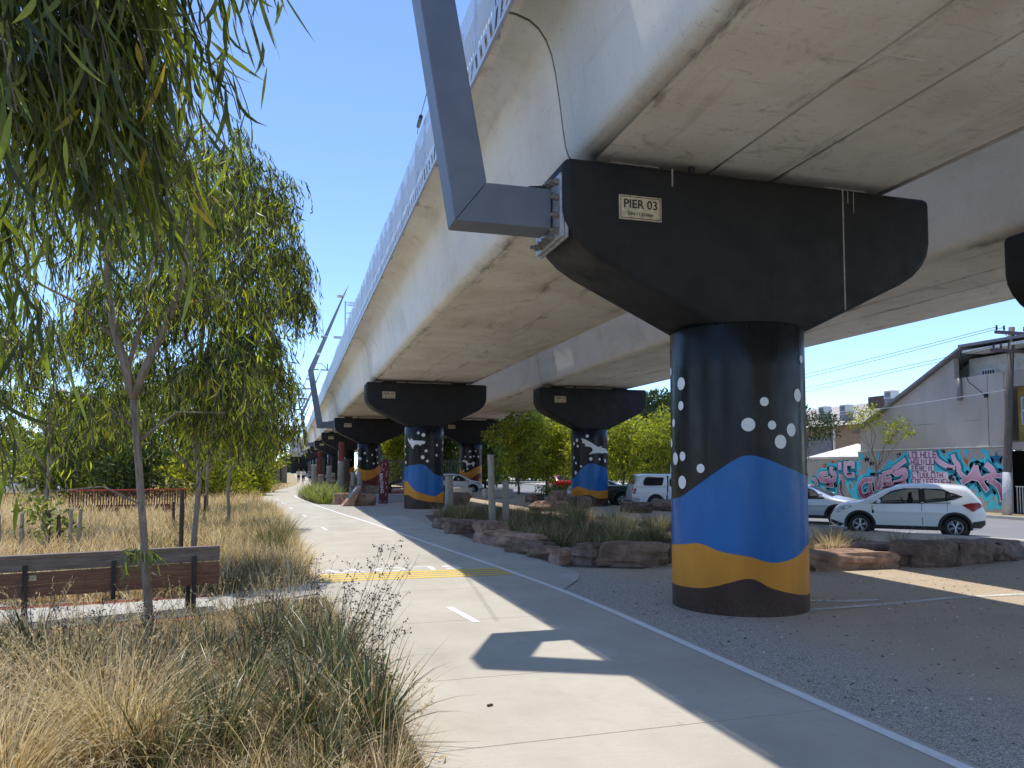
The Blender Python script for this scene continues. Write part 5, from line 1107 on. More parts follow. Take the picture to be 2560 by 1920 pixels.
plant('sage_tussock', -0.35, 17.6, [('blades', 'sage', 500, 0.95, 0.008, 0.2, (0.02, 0.8), (0.3, 1.4))], 'grey-green tussock leaning onto the path beyond the yellow stripes', 'sage tussocks')
plant('sage_tussock', -0.2, 20.5, [('blades', 'sage', 400, 0.8, 0.009, 0.2, (0.02, 0.8), (0.3, 1.4))], 'farther grey-green tussock on the path edge', 'sage tussocks')
# leafy weed at the path edge
bushy('path_weed', (0.72, 6.05, 0), [((0.72, 6.05, 0.14), (0.15, 0.15, 0.12)), ((0.76, 6.1, 0.30), (0.11, 0.1, 0.10)), ((0.68, 6.0, 0.42), (0.08, 0.08, 0.12))], 'small green weed at the edge of the concrete', 'bush_m', (0.05, 0.011), 420, 'weed', None, 0.004)
# garden bed grasses under the viaduct
bedc = []
while len(bedc) < 250:
    y = random.uniform(14.2, 33); xl = np.interp(y, [14.2, 16, 20, 26, 33], [7.0, 6.0, 5.7, 5.2, 6.0]); xr = np.interp(y, [14.2, 16, 20, 28, 33], [14.5, 15, 13, 12, 8.5])
    x = random.uniform(xl, xr)
    if math.hypot(x-6.3, y-10) > 2.2: bedc.append((x, y, 0))
bedc = np.array(bedc)
grass_obj([tuft_field(bedc[:150], 90, 0.62, 0.008, 0.16, (0.02, 0.7), (0.2, 1.3), 4)], 'sage', 'shaded grey-green grasses in the rock-edged bed')
grass_obj([tuft_field(bedc[::4], 40, 0.68, 0.007, 0.14, (0.02, 0.7), (0.2, 1.3), 4)], 'straw', 'pale grasses scattered through the rock-edged bed')
grass_obj([tuft_field(bedc[150:], 70, 0.55, 0.007, 0.16, (0.02, 0.8), (0.2, 1.4), 4)], 'straw_b', 'shaded brown grasses in the rock-edged bed')
BT = 'tussocks in the rock-edged bed'
for x, y, h, m_, lab in [(9.7, 25.5, 1.0, 'sage', 'large pale tussock catching the light right of the two posts'), (9.3, 21.0, 0.85, 'straw', 'pale tussock in the middle of the rock-edged bed'), (11.2, 22.0, 0.8, 'sage', 'tussock with bright tips before the bat pier'), (10.35, 14.3, 0.95, 'sage', 'spiky tussock against the right side of the near pier'), (11.15, 14.0, 0.8, 'straw', 'straw tussock second from the near pier'), (12.1, 14.6, 0.7, 'sage', 'dark tussock behind the blocky rock'), (6.1, 27.5, 0.95, 'straw_b', 'thin brown tussock before the PIER 04 column'), (7.4, 16.6, 0.85, 'sage', 'dense tussock behind the largest edging block'), (8.7, 17.6, 0.85, 'sage', 'dense tussock left of the near pier')]:
    plant('bed_tussock', x, y, [('blades', m_, 360, h, 0.008, 0.16, (0.02, 0.75), (0.2, 1.2)), ('pale_blades', 'straw', 120, h*1.0, 0.006, 0.14, (0.02, 0.7), (0.2, 1.2))], lab, BT)
# strappy green mass at the bend
stc = np.array([(random.uniform(0.9, 3.2), random.uniform(43.2, 57), 0) for _ in range(56)]); stc[:, 0] = np.clip(stc[:, 0], [prx(y)+0.45 for y in stc[:, 1]], 3.5)
v, f = tuft_field(stc, 60, 1.15, 0.034, 0.3, (0.02, 0.7), (0.4, 1.7), 4)
t = empty('strap_bed', (2, 48, 0), 0, 'lush strappy green planting at the bend of the path', 'plants'); inv(tag(link('blades', mesh_np('blades', v, f, 4), M['strap_y']), kind='stuff'), t)
# ------------------------------------------------------------------ cars
M['glass'] = glassm('car_glass', (0.80, 0.86, 0.86), 0.74)
M['glass_d'] = glassm('dark_glass', (0.3, 0.34, 0.34), 0.18)
M['trim'] = plain('black_trim', (0.016, 0.016, 0.017), 0.55, 0.1)
M['alloy'] = plain('alloy', (0.55, 0.56, 0.57), 0.3, 0.05, metal=0.8, bstr=0)
M['tail'] = plain('tail_lamp', (0.30, 0.012, 0.015), 0.15, 0.05, bstr=0)
M['lamp'] = plain('head_lamp', (0.30, 0.31, 0.33), 0.1, 0.05, bstr=0)
M['seatc'] = plain('seat_cloth', (0.03, 0.03, 0.032), 0.9)
def carpaint(name, col, rough=0.28, metal=0.0):
    m, n, l, b = nt(name); b.inputs['Base Color'].default_value = (*col, 1); b.inputs['Roughness'].default_value = rough
    b.inputs['Metallic'].default_value = metal; b.inputs['Coat Weight'].default_value = 0.7; b.inputs['Coat Roughness'].default_value = 0.05; return m
M['c_white'] = carpaint('white_paint', (0.74, 0.75, 0.75)); M['c_silver'] = carpaint('silver_paint', (0.52, 0.56, 0.61), 0.3, 0.3)
M['c_black'] = carpaint('black_paint', (0.008, 0.008, 0.009)); M['c_red'] = carpaint('red_paint', (0.42, 0.012, 0.012))
def wheel_meshes(r, w, spokes):
    n = 32; prof = [(r*0.62, -w*0.42), (r*0.66, -w*0.5), (r*0.93, -w*0.48), (r, -w*0.34), (r, w*0.34), (r*0.93, w*0.48), (r*0.66, w*0.5), (r*0.62, w*0.42)]
    mb = MB(); m = len(prof)
    mb.add([(q*math.cos(2*math.pi*j/n), h, q*math.sin(2*math.pi*j/n)) for j in range(n) for q, h in prof], [(j*m+k, j*m+(k+1) % m, ((j+1) % n)*m+(k+1) % m, ((j+1) % n)*m+k) for j in range(n) for k in range(m)])
    ty = mb.mesh('tyre'); ty.materials.append(M['rubber'])
    for p in ty.polygons: p.use_smooth = True
    mb = MB(); prof = [(r*0.64, -w*0.44), (r*0.60, -w*0.46), (r*0.57, -w*0.30), (r*0.57, w*0.3), (r*0.60, w*0.4), (r*0.64, w*0.4)]; m = len(prof)
    mb.add([(q*math.cos(2*math.pi*j/n), h, q*math.sin(2*math.pi*j/n)) for j in range(n) for q, h in prof], [(j*m+k, j*m+(k+1) % m, ((j+1) % n)*m+(k+1) % m, ((j+1) % n)*m+k) for j in range(n) for k in range(m)])
    for s in range(spokes):
        a = 2*math.pi*s/spokes
        for da in (-0.16, 0.16):
            p0 = (r*0.10*math.cos(a), -w*0.40, r*0.10*math.sin(a)); p1 = (r*0.59*math.cos(a+da), -w*0.43, r*0.59*math.sin(a+da)); mb.tube([p0, p1], [r*0.055, r*0.045], 6)
    mb.tube([(0, -w*0.30, 0), (0, -w*0.45, 0)], [r*0.14, r*0.11], 12)
    rim = mb.mesh('rim'); rim.materials.append(M['alloy'])
    mb = MB(); mb.tube([(0, -w*0.1, 0), (0, 0.0, 0)], r*0.56, 24); dk = mb.mesh('brake_disc'); dk.materials.append(M['dark_metal'])
    return ty, rim, dk
WHL = wheel_meshes(0.325, 0.21, 5)
WHL_U = wheel_meshes(0.385, 0.26, 6)
def car(name, loc, heading, P, paint_m, label, cat='car', group='parked cars', fine=0.03, glass='glass'):
    """P: top outline, beltline, side windows etc. in metres; x runs from the tail (0) to the nose (L)"""
    L, W = P['L'], P['W']/2
    root = empty(name, loc, heading, label, cat, group)
    tx, tz = zip(*P['top']); bx_, bz = zip(*P['bot'])
    nx = int(L/fine); xs = np.linspace(0, L, nx+1); nz = P.get('nz', 34); ny = 10
    def top(x): return float(np.interp(x, tx, tz))
    xs_s = [float(np.mean([top(min(max(x+d, 0), L)) for d in (-.07, -.035, 0, .035, .07)])) for x in xs]
    def hw(x):
        e = min(x, L-x); rc = P.get('rc', 0.55)
        k = 1 - max(0.0, (rc-e)/rc)**2.4*P.get('taper', 0.20); return W*k
    def side_y(x, z, zt, zb):
        w = hw(x); bl = P['belt']
        if z < bl:
            u = (z-zb)/(bl-zb); w *= 0.955 + 0.045*math.sin(min(1, u*1.5)*math.pi/2) - 0.012*max(0, (u-0.85)/0.15)
            w += 0.012*math.exp(-((u-0.72)/0.07)**2)
        else: w *= 0.985 - P.get('tumble', 0.20)*((z-bl)/0.62)**1.25
        r = P.get('rr', 0.12); d = zt-z
        if d < r: w -= (r - math.sqrt(max(0, r*r-(r-d)**2)))*0.9
        return max(w, 0.05)
    rows = []
    for x, zt in zip(xs, xs_s):
        zb = float(np.interp(x, bx_, bz)); ring = []
        for k in range(nz+1):
            t = k/nz; z = zb + (zt-zb)*(1-(1-t)**1.25); ring.append((x, side_y(x, z, zt, zb), z))
        ye = ring[-1][1]
        for k in range(1, ny+1):
            u = 1-k/ny; ring.append((x, ye*u, zt + 0.035*(1-u*u)*min(1, ye/0.5)))
        rows.append(ring)
    m = len(rows[0]); V = []; 
    for ring in rows:
        V += [(x-L/2, y, z) for x, y, z in ring]
    nV = len(V); V += [(x, -y, z) for x, y, z in V]
    body, gl, arch = [], [], []
    def inside(px, pz, poly):
        c = False; n = len(poly)
        for i in range(n):
            (x1, z1), (x2, z2) = poly[i], poly[(i+1) % n]
            if (z1 > pz) != (z2 > pz) and px < (x2-x1)*(pz-z1)/(z2-z1)+x1: c = not c
        return c
    gsets = [[] for _ in P['wins']]; ws = []; rs = []
    for i in range(nx):
        for k in range(m-1):
            q = [rows[i][k], rows[i+1][k], rows[i+1][k+1], rows[i][k+1]]
            cx_ = sum(p[0] for p in q)/4; cz_ = sum(p[2] for p in q)/4; cy_ = sum(p[1] for p in q)/4
            a = [i*m+k, (i+1)*m+k, (i+1)*m+k+1, i*m+k+1]; fA = tuple(a); fB = tuple(nV+j for j in reversed(a))
            if k < nz:
                if any((cx_-wx)**2 + (cz_-P['wr'])**2 < P['ar']**2 for wx in P['wheels']): continue
                hit = next((j for j, w in enumerate(P['wins']) if inside(cx_, cz_, w)), None)
                if hit is not None: gsets[hit].append((fA, fB)); continue
            else:
                if P['ws'][0] < cx_ < P['ws'][1] and cy_ < rows[i][nz][1]-0.05: ws += [fA, fB]; continue
                if P['rs'][0] < cx_ < P['rs'][1] and cy_ < rows[i][nz][1]-0.09: rs += [fA, fB]; continue
            body += [fA, fB]
    # end caps and floor
    body += [tuple(range(m)) + tuple(nV+j for j in range(m-2, -1, -1)), tuple(nx*m+j for j in range(m-1, -1, -1)) + tuple(nV+nx*m+j for j in range(m-1))]
    body += [(i*m, nV+i*m, nV+(i+1)*m, (i+1)*m) for i in range(nx)]
    def sub(nm, faces, mat, par=root):
        used = sorted({v for f in faces for v in f}); mp = {v: i for i, v in enumerate(used)}
        me = bpy.data.meshes.new(nm); me.from_pydata([V[v] for v in used], [], [tuple(mp[v] for v in f) for f in faces]); me.update()
        bm = bmesh.new(); bm.from_mesh(me); bmesh.ops.remove_doubles(bm, verts=bm.verts, dist=0.0005); bmesh.ops.recalc_face_normals(bm, faces=bm.faces); bm.to_mesh(me); bm.free()
        o = link(nm, me, mat, par, smooth=True); me.set_sharp_from_angle(angle=R(48)); return o
    bo = sub('body', body, paint_m)
    for j, g in enumerate(gsets):
        if g: sub('side_window', [a for a, _ in g], M[glass]); sub('side_window', [b for _, b in g], M[glass])
    for w in P['wins']:
        n_ = len(w); cxw = sum(p[0] for p in w)/n_; czw = sum(p[1] for p in w)/n_
        for s in (1, -1):
            vs = []; fs = []
            for e in range(n_):
                p, q = w[e], w[(e+1) % n_]; st_ = max(2, int(math.hypot(q[0]-p[0], q[1]-p[1])/0.06))
                for t_ in range(st_+1):
                    x = p[0]+(q[0]-p[0])*t_/st_; z = p[1]+(q[1]-p[1])*t_/st_
                    for g in (-0.028, 0.026):
                        dx_, dz_ = x-cxw, z-czw; dd = math.hypot(dx_, dz_) or 1; x2 = x+dx_/dd*g; z2 = z+dz_/dd*g
                        zt = float(np.interp(x2, xs, xs_s)); zb = float(np.interp(x2, bx_, bz)); vs.append((x2-L/2, s*(side_y(x2, min(z2, zt), zt, zb)+0.005), z2))
            m2 = len(vs)//2; fs = [(i*2, i*2+1, (i+1) % m2*2+1, (i+1) % m2*2) for i in range(m2)]
            me = bpy.data.meshes.new('window_seal'); me.from_pydata(vs, [], fs); me.update(); link('window_seal', me, M['trim'], root, smooth=True)
    if ws: sub('windscreen', ws, M[glass])
    if rs: sub('rear_window', rs, M['glass_d'])
    def patch(nm, poly, mat, off=0.006, par=root, sides=(1, -1)):
        """a panel lying on the body side, given by its outline in side view"""
        for s in sides:
            x0, x1 = min(p[0] for p in poly), max(p[0] for p in poly); n = max(2, int((x1-x0)/0.03)); vs = []; fs = []
            for i in range(n):
                xa, xb = x0+(x1-x0)*i/n, x0+(x1-x0)*(i+1)/n; xm = (xa+xb)/2; zs = []
                for a in range(len(poly)):
                    p, q = poly[a], poly[(a+1) % len(poly)]
                    if (p[0] <= xm) != (q[0] <= xm): zs.append(p[1]+(q[1]-p[1])*(xm-p[0])/(q[0]-p[0]))
                zs.sort()
                for z0, z1 in zip(zs[::2], zs[1::2]):
                    nn = max(1, int((z1-z0)/0.06))
                    for k in range(nn):
                        za, zc = z0+(z1-z0)*k/nn, z0+(z1-z0)*(k+1)/nn; b0 = len(vs)
                        for x, z in ((xa, za), (xb, za), (xb, zc), (xa, zc)):
                            zt = float(np.interp(x, xs, xs_s)); zb = float(np.interp(x, bx_, bz)); vs.append((x-L/2, s*(side_y(x, min(max(z, zb), zt), zt, zb)+off), z))
                        fs.append((b0, b0+1, b0+2, b0+3))
            if fs:
                me = bpy.data.meshes.new(nm); me.from_pydata(vs, [], fs); me.update(); link(nm, me, mat, par, smooth=True)
    for wx in P['wheels']:
        # arch lining band
        for s in (1, -1):
            n = 26; vs = []; fs = []; ar = P['ar']; bw = P.get('archw', 0.055)
            for i in range(n+1):
                a = R(-12 + 204*i/n)
                for q, off in ((ar-0.035, -0.16), (ar-0.03, 0.012), (ar+bw, 0.014), (ar+bw+0.012, 0.0)):
                    x = wx + q*math.cos(a); z = max(P['wr']+q*math.sin(a), float(np.interp(x, bx_, bz))); x_ = min(max(x, 0), L); zt = float(np.interp(x_, xs, xs_s)); zb = float(np.interp(x_, bx_, bz))
                    vs.append((x-L/2, s*(side_y(x_, min(z, zt), zt, zb)+off), z))
            fs = [(i*4+j, (i+1)*4+j, (i+1)*4+j+1, i*4+j+1) for i in range(n) for j in range(3)]
            me = bpy.data.meshes.new('wheel_arch'); me.from_pydata(vs, [], fs); me.update(); link('wheel_arch', me, P.get('archm', M['trim']), root, smooth=True)
            mb = MB(); mb.tube([(wx-L/2, s*(W-0.62), P['wr']), (wx-L/2, s*(W-0.30), P['wr'])], ar+0.02, 20); mb.obj('wheel_well', M['trim'], root)
            wh = bpy.data.objects.new('wheel', None); C.objects.link(wh); wh.parent = root; wh.location = (wx-L/2, s*(W-0.125), P['wr']); wh.rotation_euler = (0, 0.3*wx, 0 if s < 0 else math.pi)
            for nm, me in zip(('tyre', 'rim', 'brake_disc'), P['whl']): put(nm, me, (0, 0, 0), wh)
    for nm, poly, mt in P.get('patches', []): patch(nm, poly, M[mt] if isinstance(mt, str) else mt)
    for poly in P.get('lines', []): patch('panel_gap', poly, M['trim'], 0.0025)
    if 'mirror' in P:
        mx, mz = P['mirror']
        for s in (1, -1):
            zt = float(np.interp(mx, xs, xs_s)); yv = side_y(mx, mz, zt, 0.2)
            mb = MB(); mb.box((mx-L/2, s*(yv+0.12), mz+0.03), (0.11, 0.2, 0.13)); o = mb.obj('mirror', paint_m, root, bevel=0.035, seg=3)
    if P.get('seats', True):
        for x in P['seatx']:
            for s in (-0.36, 0.36):
                mb = MB(); mb.box((x-L/2, s, 0.86), (0.16, 0.46, 0.62)); mb.box((x-L/2, s, 1.25), (0.1, 0.26, 0.17)); mb.obj('seat', M['seatc'], root, bevel=0.04)
        mb = MB(); mb.box((P['ws'][0]+0.12-L/2, 0, 0.86), (0.4, W*1.6, 0.2)); mb.obj('dashboard', M['seatc'], root, bevel=0.04)
        n = 20; rr = 0.18; sx = P['ws'][0]-0.22-L/2; mb = MB(); mb.tube([(sx+0.06*math.sin(2*math.pi*i/n), -0.36+rr*math.cos(2*math.pi*i/n), 0.98+rr*math.sin(2*math.pi*i/n)) for i in range(n+1)], 0.016, 6); mb.obj('steering_wheel', M['trim'], root)
    return root
suv = dict(L=4.29, W=1.78, belt=0.98, rc=0.7, taper=0.24, tumble=0.23, rr=0.16, nz=44,
  top=[(0, 0.62), (0.03, 0.98), (0.10, 1.10), (0.20, 1.24), (0.42, 1.50), (0.55, 1.555), (1.2, 1.605), (1.9, 1.60), (2.35, 1.55), (2.75, 1.40), (3.2, 1.14), (3.35, 1.06), (3.8, 0.98), (4.1, 0.88), (4.22, 0.74), (4.29, 0.52)],
  bot=[(0, 0.42), (0.15, 0.30), (0.5, 0.22), (3.8, 0.22), (4.1, 0.24), (4.29, 0.36)],
  wins=[[(1.72, 1.05), (3.02, 1.00), (2.86, 1.14), (2.5, 1.37), (2.15, 1.46), (1.74, 1.475)], [(0.98, 1.13), (1.60, 1.06), (1.62, 1.475), (1.10, 1.44), (0.96, 1.38)], [(0.60, 1.25), (0.93, 1.15), (0.93, 1.36)]],
  ws=(2.42, 3.28), rs=(0.12, 0.40), wheels=(0.80, 3.41), wr=0.325, ar=0.40, archw=0.05, whl=WHL, mirror=(2.86, 1.05), seatx=(0.95, 2.0),
  patches=[('sill_trim', [(1.1, 0.22), (3.1, 0.22), (3.1, 0.34), (1.1, 0.34)], 'trim'), ('tail_lamp', [(0.05, 0.98), (0.18, 0.90), (0.34, 0.80), (0.62, 1.00), (0.40, 1.06), (0.16, 1.07)], 'tail'), ('head_lamp', [(4.17, 0.74), (4.05, 0.70), (3.62, 0.88), (3.7, 0.93), (4.05, 0.87)], 'lamp'), ('rear_bumper', [(0.02, 0.42), (0.14, 0.31), (0.38, 0.33), (0.34, 0.5), (0.02, 0.55)], 'trim'), ('front_bumper', [(4.27, 0.38), (4.0, 0.25), (3.86, 0.34), (4.27, 0.48)], 'trim'), ('door_handle', [(1.86, 0.90), (2.10, 0.90), (2.10, 0.935), (1.86, 0.935)], 'c_white'), ('badge', [(3.0, 0.70), (3.06, 0.70), (3.06, 0.80), (3.0, 0.80)], 'trim'), ('window_trim', [(0.9, 1.045), (3.12, 0.985), (3.12, 1.0), (0.9, 1.065)], 'trim'), ('pillar', [(1.62, 1.07), (1.72, 1.07), (1.74, 1.47), (1.64, 1.47)], 'trim')],
  lines=[[(1.655, 0.36), (1.665, 0.36), (1.685, 1.05), (1.675, 1.05)], [(3.02, 0.40), (3.03, 0.40), (3.06, 0.95), (3.05, 0.95)], [(1.0, 0.74), (1.012, 0.74), (1.0, 1.06), (0.99, 1.06)]])
SUVH = math.atan2(1.93, -2.0)
cxy = (19.23-1.99/2*1.0, 18.63+1.93/2)
ang = SUVH
# tail at the rear axle end
def place(rear, heading, P): 
    d = Vector((math.cos(heading), math.sin(heading))); off = P['L']/2 - P['wheels'][0]
    return (rear[0]+d.x*off, rear[1]+d.y*off, -0.12)
nrm = Vector((math.sin(ang), -math.cos(ang)))   # towards the visible side
vis = Vector((-0.72, -0.69))
car('small_suv', place((19.23+0.5, 18.63+0.55), ang, suv), ang, suv, M['c_white'], 'white compact SUV parked at an angle beside the rock row', fine=0.025)
hatch = dict(suv); hatch.update(L=4.3, top=[(0, 0.6), (0.05, 0.95), (0.25, 1.10), (0.75, 1.42), (1.2, 1.47), (1.9, 1.47), (2.3, 1.42), (3.1, 1.06), (3.3, 1.0), (3.9, 0.88), (4.2, 0.72), (4.3, 0.5)], belt=0.92,
  wins=[[(1.75, 0.97), (3.0, 0.95), (2.55, 1.25), (2.2, 1.35), (1.77, 1.37)], [(0.85, 1.02), (1.66, 0.97), (1.68, 1.37), (1.2, 1.36)]], ws=(2.32, 3.2), rs=(0.2, 0.7), patches=suv['patches'][:1]+[('tail_lamp', [(0.05, 0.8), (0.4, 0.8), (0.45, 0.92), (0.06, 0.94)], 'tail'), ('head_lamp', [(4.2, 0.66), (3.8, 0.74), (3.85, 0.82), (4.15, 0.76)], 'lamp'), ('door_handle', [(1.86, 0.84), (2.08, 0.84), (2.08, 0.87), (1.86, 0.87)], 'alloy')],
  lines=[[(1.69, 0.36), (1.70, 0.36), (1.71, 0.97), (1.70, 0.97)]])
car('hatchback', (19.3, 25.6, -0.12), R(-52), hatch, M['c_silver'], 'silver hatchback half hidden between the near pier and white SUV', fine=0.035)
ute = dict(L=5.25, W=1.86, belt=1.12, rc=0.4, taper=0.12, tumble=0.16, rr=0.13, nz=36,
  top=[(0, 0.72), (0.03, 1.12), (0.12, 1.30), (0.42, 1.74), (0.6, 1.78), (1.7, 1.78), (1.8, 1.78), (2.8, 1.79), (3.2, 1.74), (3.95, 1.20), (4.1, 1.14), (4.9, 1.06), (5.15, 0.9), (5.25, 0.6)],
  bot=[(0, 0.5), (0.2, 0.46), (0.6, 0.40), (4.8, 0.36), (5.25, 0.45)],
  wins=[[(0.55, 1.32), (0.62, 1.25), (1.45, 1.25), (1.56, 1.62), (0.72, 1.64), (0.6, 1.5)], [(1.85, 1.22), (2.62, 1.2), (2.64, 1.66), (2.0, 1.66), (1.86, 1.5)], [(2.72, 1.2), (3.75, 1.18), (3.15, 1.62), (2.74, 1.66)]], ws=(3.22, 3.95), rs=(0.12, 0.40),
  wheels=(1.15, 4.25), wr=0.385, ar=0.47, archw=0.06, archm=M['c_white'], whl=WHL_U, mirror=(3.72, 1.2), seatx=(2.0, 3.0),
  patches=[('tail_lamp', [(0.03, 0.86), (0.16, 0.84), (0.2, 1.1), (0.04, 1.12)], 'tail'), ('canopy_seam', [(0.05, 1.165), (1.66, 1.165), (1.66, 1.18), (0.05, 1.18)], 'trim'), ('cab_gap', [(1.66, 0.5), (1.70, 0.5), (1.82, 1.78), (1.74, 1.78)], 'trim'), ('rear_bumper', [(0.0, 0.5), (0.35, 0.48), (0.35, 0.62), (0.0, 0.66)], 'alloy'), ('door_handle', [(1.95, 1.0), (2.2, 1.0), (2.2, 1.04), (1.95, 1.04)], 'trim'), ('side_step', [(1.8, 0.40), (3.7, 0.40), (3.7, 0.46), (1.8, 0.46)], 'alloy')],
  lines=[[(2.67, 0.5), (2.68, 0.5), (2.70, 1.2), (2.69, 1.2)]])
UH = R(-14)
car('utility_truck', place((17.35, 35.1), UH, ute), UH, ute, M['c_white'], 'white utility truck with canopy behind the near pier', 'truck', fine=0.04, glass='glass_d')
blk = dict(ute); blk.update(archm=M['c_black'], patches=[ute['patches'][0], ute['patches'][3]], wins=[[(1.85, 1.22), (2.62, 1.2), (2.64, 1.66), (2.0, 1.66)], [(2.72, 1.2), (3.75, 1.18), (3.15, 1.62), (2.74, 1.66)]], top=[(0, 0.72), (0.03, 1.12), (0.1, 1.16), (1.6, 1.16), (1.72, 1.22), (1.9, 1.75), (2.8, 1.79), (3.2, 1.74), (3.95, 1.20), (4.1, 1.14), (4.9, 1.06), (5.15, 0.9), (5.25, 0.6)], rs=(1.7, 1.9))
car('pickup_truck', place((17.15, 38.55), UH, blk), UH, blk, M['c_black'], 'black pickup truck just left of the white utility', 'truck', fine=0.05, glass='glass_d')
car('hatchback', place((16.2, 41.9), UH, hatch), UH, hatch, M['c_white'], 'white car with red tail lamp behind the street-side bat pier', fine=0.05)
car('hatchback', (23.5, 44.0, -0.12), R(60), hatch, M['c_silver'], 'silver car with glinting roof above the black pickup', fine=0.06)
car('hatchback', (22.3, 62.5, -0.12), R(80), hatch, M['c_red'], 'red car parked under the yellow-green trees', fine=0.06)
car('hatchback', (24.4, 61.5, -0.12), R(20), hatch, M['c_silver'], 'silver car parked right of the red car', fine=0.06)
car('van', (13.2, 62.5, -0.12), R(-8), suv, M['c_white'], 'white car seen between the PIER 04 column and ochre pier', fine=0.06)
car('hatchback', (-17.1, 58.5, 0.0), R(5), hatch, M['c_white'], 'white car far left behind the verge shrubs', fine=0.06)

# ------------------------------------------------------------------ street wall with graffiti, building behind it
WX = 29.8
M['render'] = None
def rendered_wall(name, a, b_):
    m, n, l, b = nt(name); co = coord(n, l); st = coord(n, l, (1, 0.7, 0.12))
    c = ramp(n, l, noise(n, l, 0.5, 8, co), [(0.3, a), (0.7, b_)])
    c2 = mix(n, l, ramp(n, l, noise(n, l, 1.6, 6, st, 0.6), [(0.5, (0, 0, 0)), (0.8, (0.4,)*3)]), c, dark(a, 0.66))
    l.new(c2, b.inputs['Base Color']); b.inputs['Roughness'].default_value = 0.9; bump(n, l, b, noise(n, l, 30, 5, co), 0.25, 0.01); return m
M['render'] = rendered_wall('grey_render', (0.45, 0.39, 0.33), (0.59, 0.52, 0.445))
M['mural_base'] = rendered_wall('mural_wall', (0.36, 0.325, 0.28), (0.46, 0.42, 0.37))
M['cream'] = plain('cream_board', (0.74, 0.72, 0.64), 0.7)
M['roofm'] = plain('roof_metal', (0.20, 0.19, 0.20), 0.5, 0.15)
M['yellow_r'] = plain('yellow_render', (0.42, 0.30, 0.10), 0.85)
bd = empty('corner_building', (WX, 30, 0), 0, 'grey rendered building with sloping roof above the graffiti wall', 'building')
W_ = lambda nm, poly, x0, x1, mt, **k: MB().prism(poly, x0, x1, 'X').obj(nm, M[mt], bd, True, **k)
W_('wall', [(26.15, 2.88), (34.99, 2.88), (34.99, 4.0), (28.72, 7.12), (28.72, 6.13), (26.98, 6.17), (26.15, 6.17)], WX, WX+0.3, 'render')
W_('clerestory_wall', [(20, 6.0), (28.72, 6.0), (28.72, 7.1), (20, 7.1)], WX+0.9, WX+1.0, 'cream')
W_('return_wall', [(20, 5.5), (26.14, 5.5), (26.14, 6.17), (20, 6.17)], WX+0.02, WX+0.3, 'render')
W_('yellow_wall', [(18, 3.1), (26.0, 3.1), (26.0, 5.48), (18, 5.48)], WX+0.6, WX+0.9, 'yellow_r')
W_('balcony_slab', [(18, 2.75), (26.1, 2.75), (26.1, 3.08), (18, 3.08)], WX-0.1, WX+0.9, 'render')
W_('lower_wall', [(18, 0), (24.2, 0), (24.2, 2.74), (18, 2.74)], WX+1.2, WX+1.5, 'render')
W_('doorway_shade', [(24.4, 0), (31, 0), (31, 2.74), (24.4, 2.74)], WX+1.3, WX+1.4, 'trim')  # black panel; the doorway's shade is put into its colour
mb = MB(); mb.prism([(28.05, 7.62), (28.05, 7.50), (35.3, 3.86), (35.45, 3.95)], WX-0.25, WX+9, 'X'); mb.obj('roof', M['roofm'], bd, True)
mb = MB(); mb.prism([(18, 7.35), (28.04, 7.50), (28.04, 7.62), (18, 7.48)], WX-0.45, WX+9, 'X'); mb.obj('roof', M['roofm'], bd, True)
mb = MB(); mb.box((WX+0.3, 23.4, 7.28), (1.3, 9.0, 0.12)); mb.obj('eave_lining', M['cream'], bd, True)
mb = MB(); mb.prism([(29.9, 3.2), (34.9, 3.2), (34.9, 4.0), (28.8, 7.0), (20, 7.0), (20, 3.2)], WX+1.1, WX+8, 'X'); mb.obj('core', M['render'], bd, True)
mb = MB(); mb.tube([(WX-0.1, 28.36, 6.14), (WX-0.1, 28.36, 5.1)], 0.1, 12); mb.obj('downpipe', M['roofm'], bd, True, smooth=True)
mb = MB(); mb.box((WX+0.75, 27.45, 6.32), (0.3, 0.75, 0.3)); ac = mb.obj('air_conditioner', M['dot'], bd, True, bevel=0.01)
for q in range(5):
    mb = MB(); mb.box((WX+0.597, 27.17+q*0.13, 6.33), (0.008, 0.09, 0.16)); mb.obj('vent', M['trim'], bd, True)
mb = MB(); mb.box((WX-0.012, 30.6, 2.93), (0.05, 8.8, 0.05)); mb.obj('flashing', M['cream'], bd, True)
mb = MB(); mb.box((WX-0.004, 26.96, 4.5), (0.012, 0.025, 3.2)); mb.obj('wall_seam', M['roofm'], bd, True)
for y0, z0, y1 in ((29.9, 4.1, 31.2), (27.4, 4.15, 28.2), (31.5, 4.0, 33.6)):
    mb = MB(); mb.box((WX-0.003, (y0+y1)/2, z0), (0.008, y1-y0, 0.015)); mb.obj('wall_crack', M['roofm'], bd, True)
win = MB(); win.box((WX+0.58, 25.35, 4.45), (0.06, 0.95, 1.2)); wf = win.obj('window', M['dot'], bd, True, bevel=0.01)
mb = MB(); mb.box((WX+0.545, 25.35, 4.74), (0.01, 0.80, 0.5)); inv(mb.obj('pane', plain('pane_blue', (0.30, 0.38, 0.42), 0.1, 0.05, bstr=0)), bd)
mb = MB(); mb.box((WX+0.545, 25.35, 4.16), (0.01, 0.80, 0.5)); inv(mb.obj('pane', bpy.data.materials['pane_blue']), bd)
for q in range(12):
    mb = MB(); mb.box((WX+0.3, 24.5+q*0.13, 0.62), (0.025, 0.025, 1.1)); mb.obj('gate_bar', M['dot'], bd, True)
mb = MB(); mb.box((WX+0.3, 25.2, 1.18), (0.04, 1.6, 0.04)); mb.obj('gate_rail', M['dot'], bd, True)
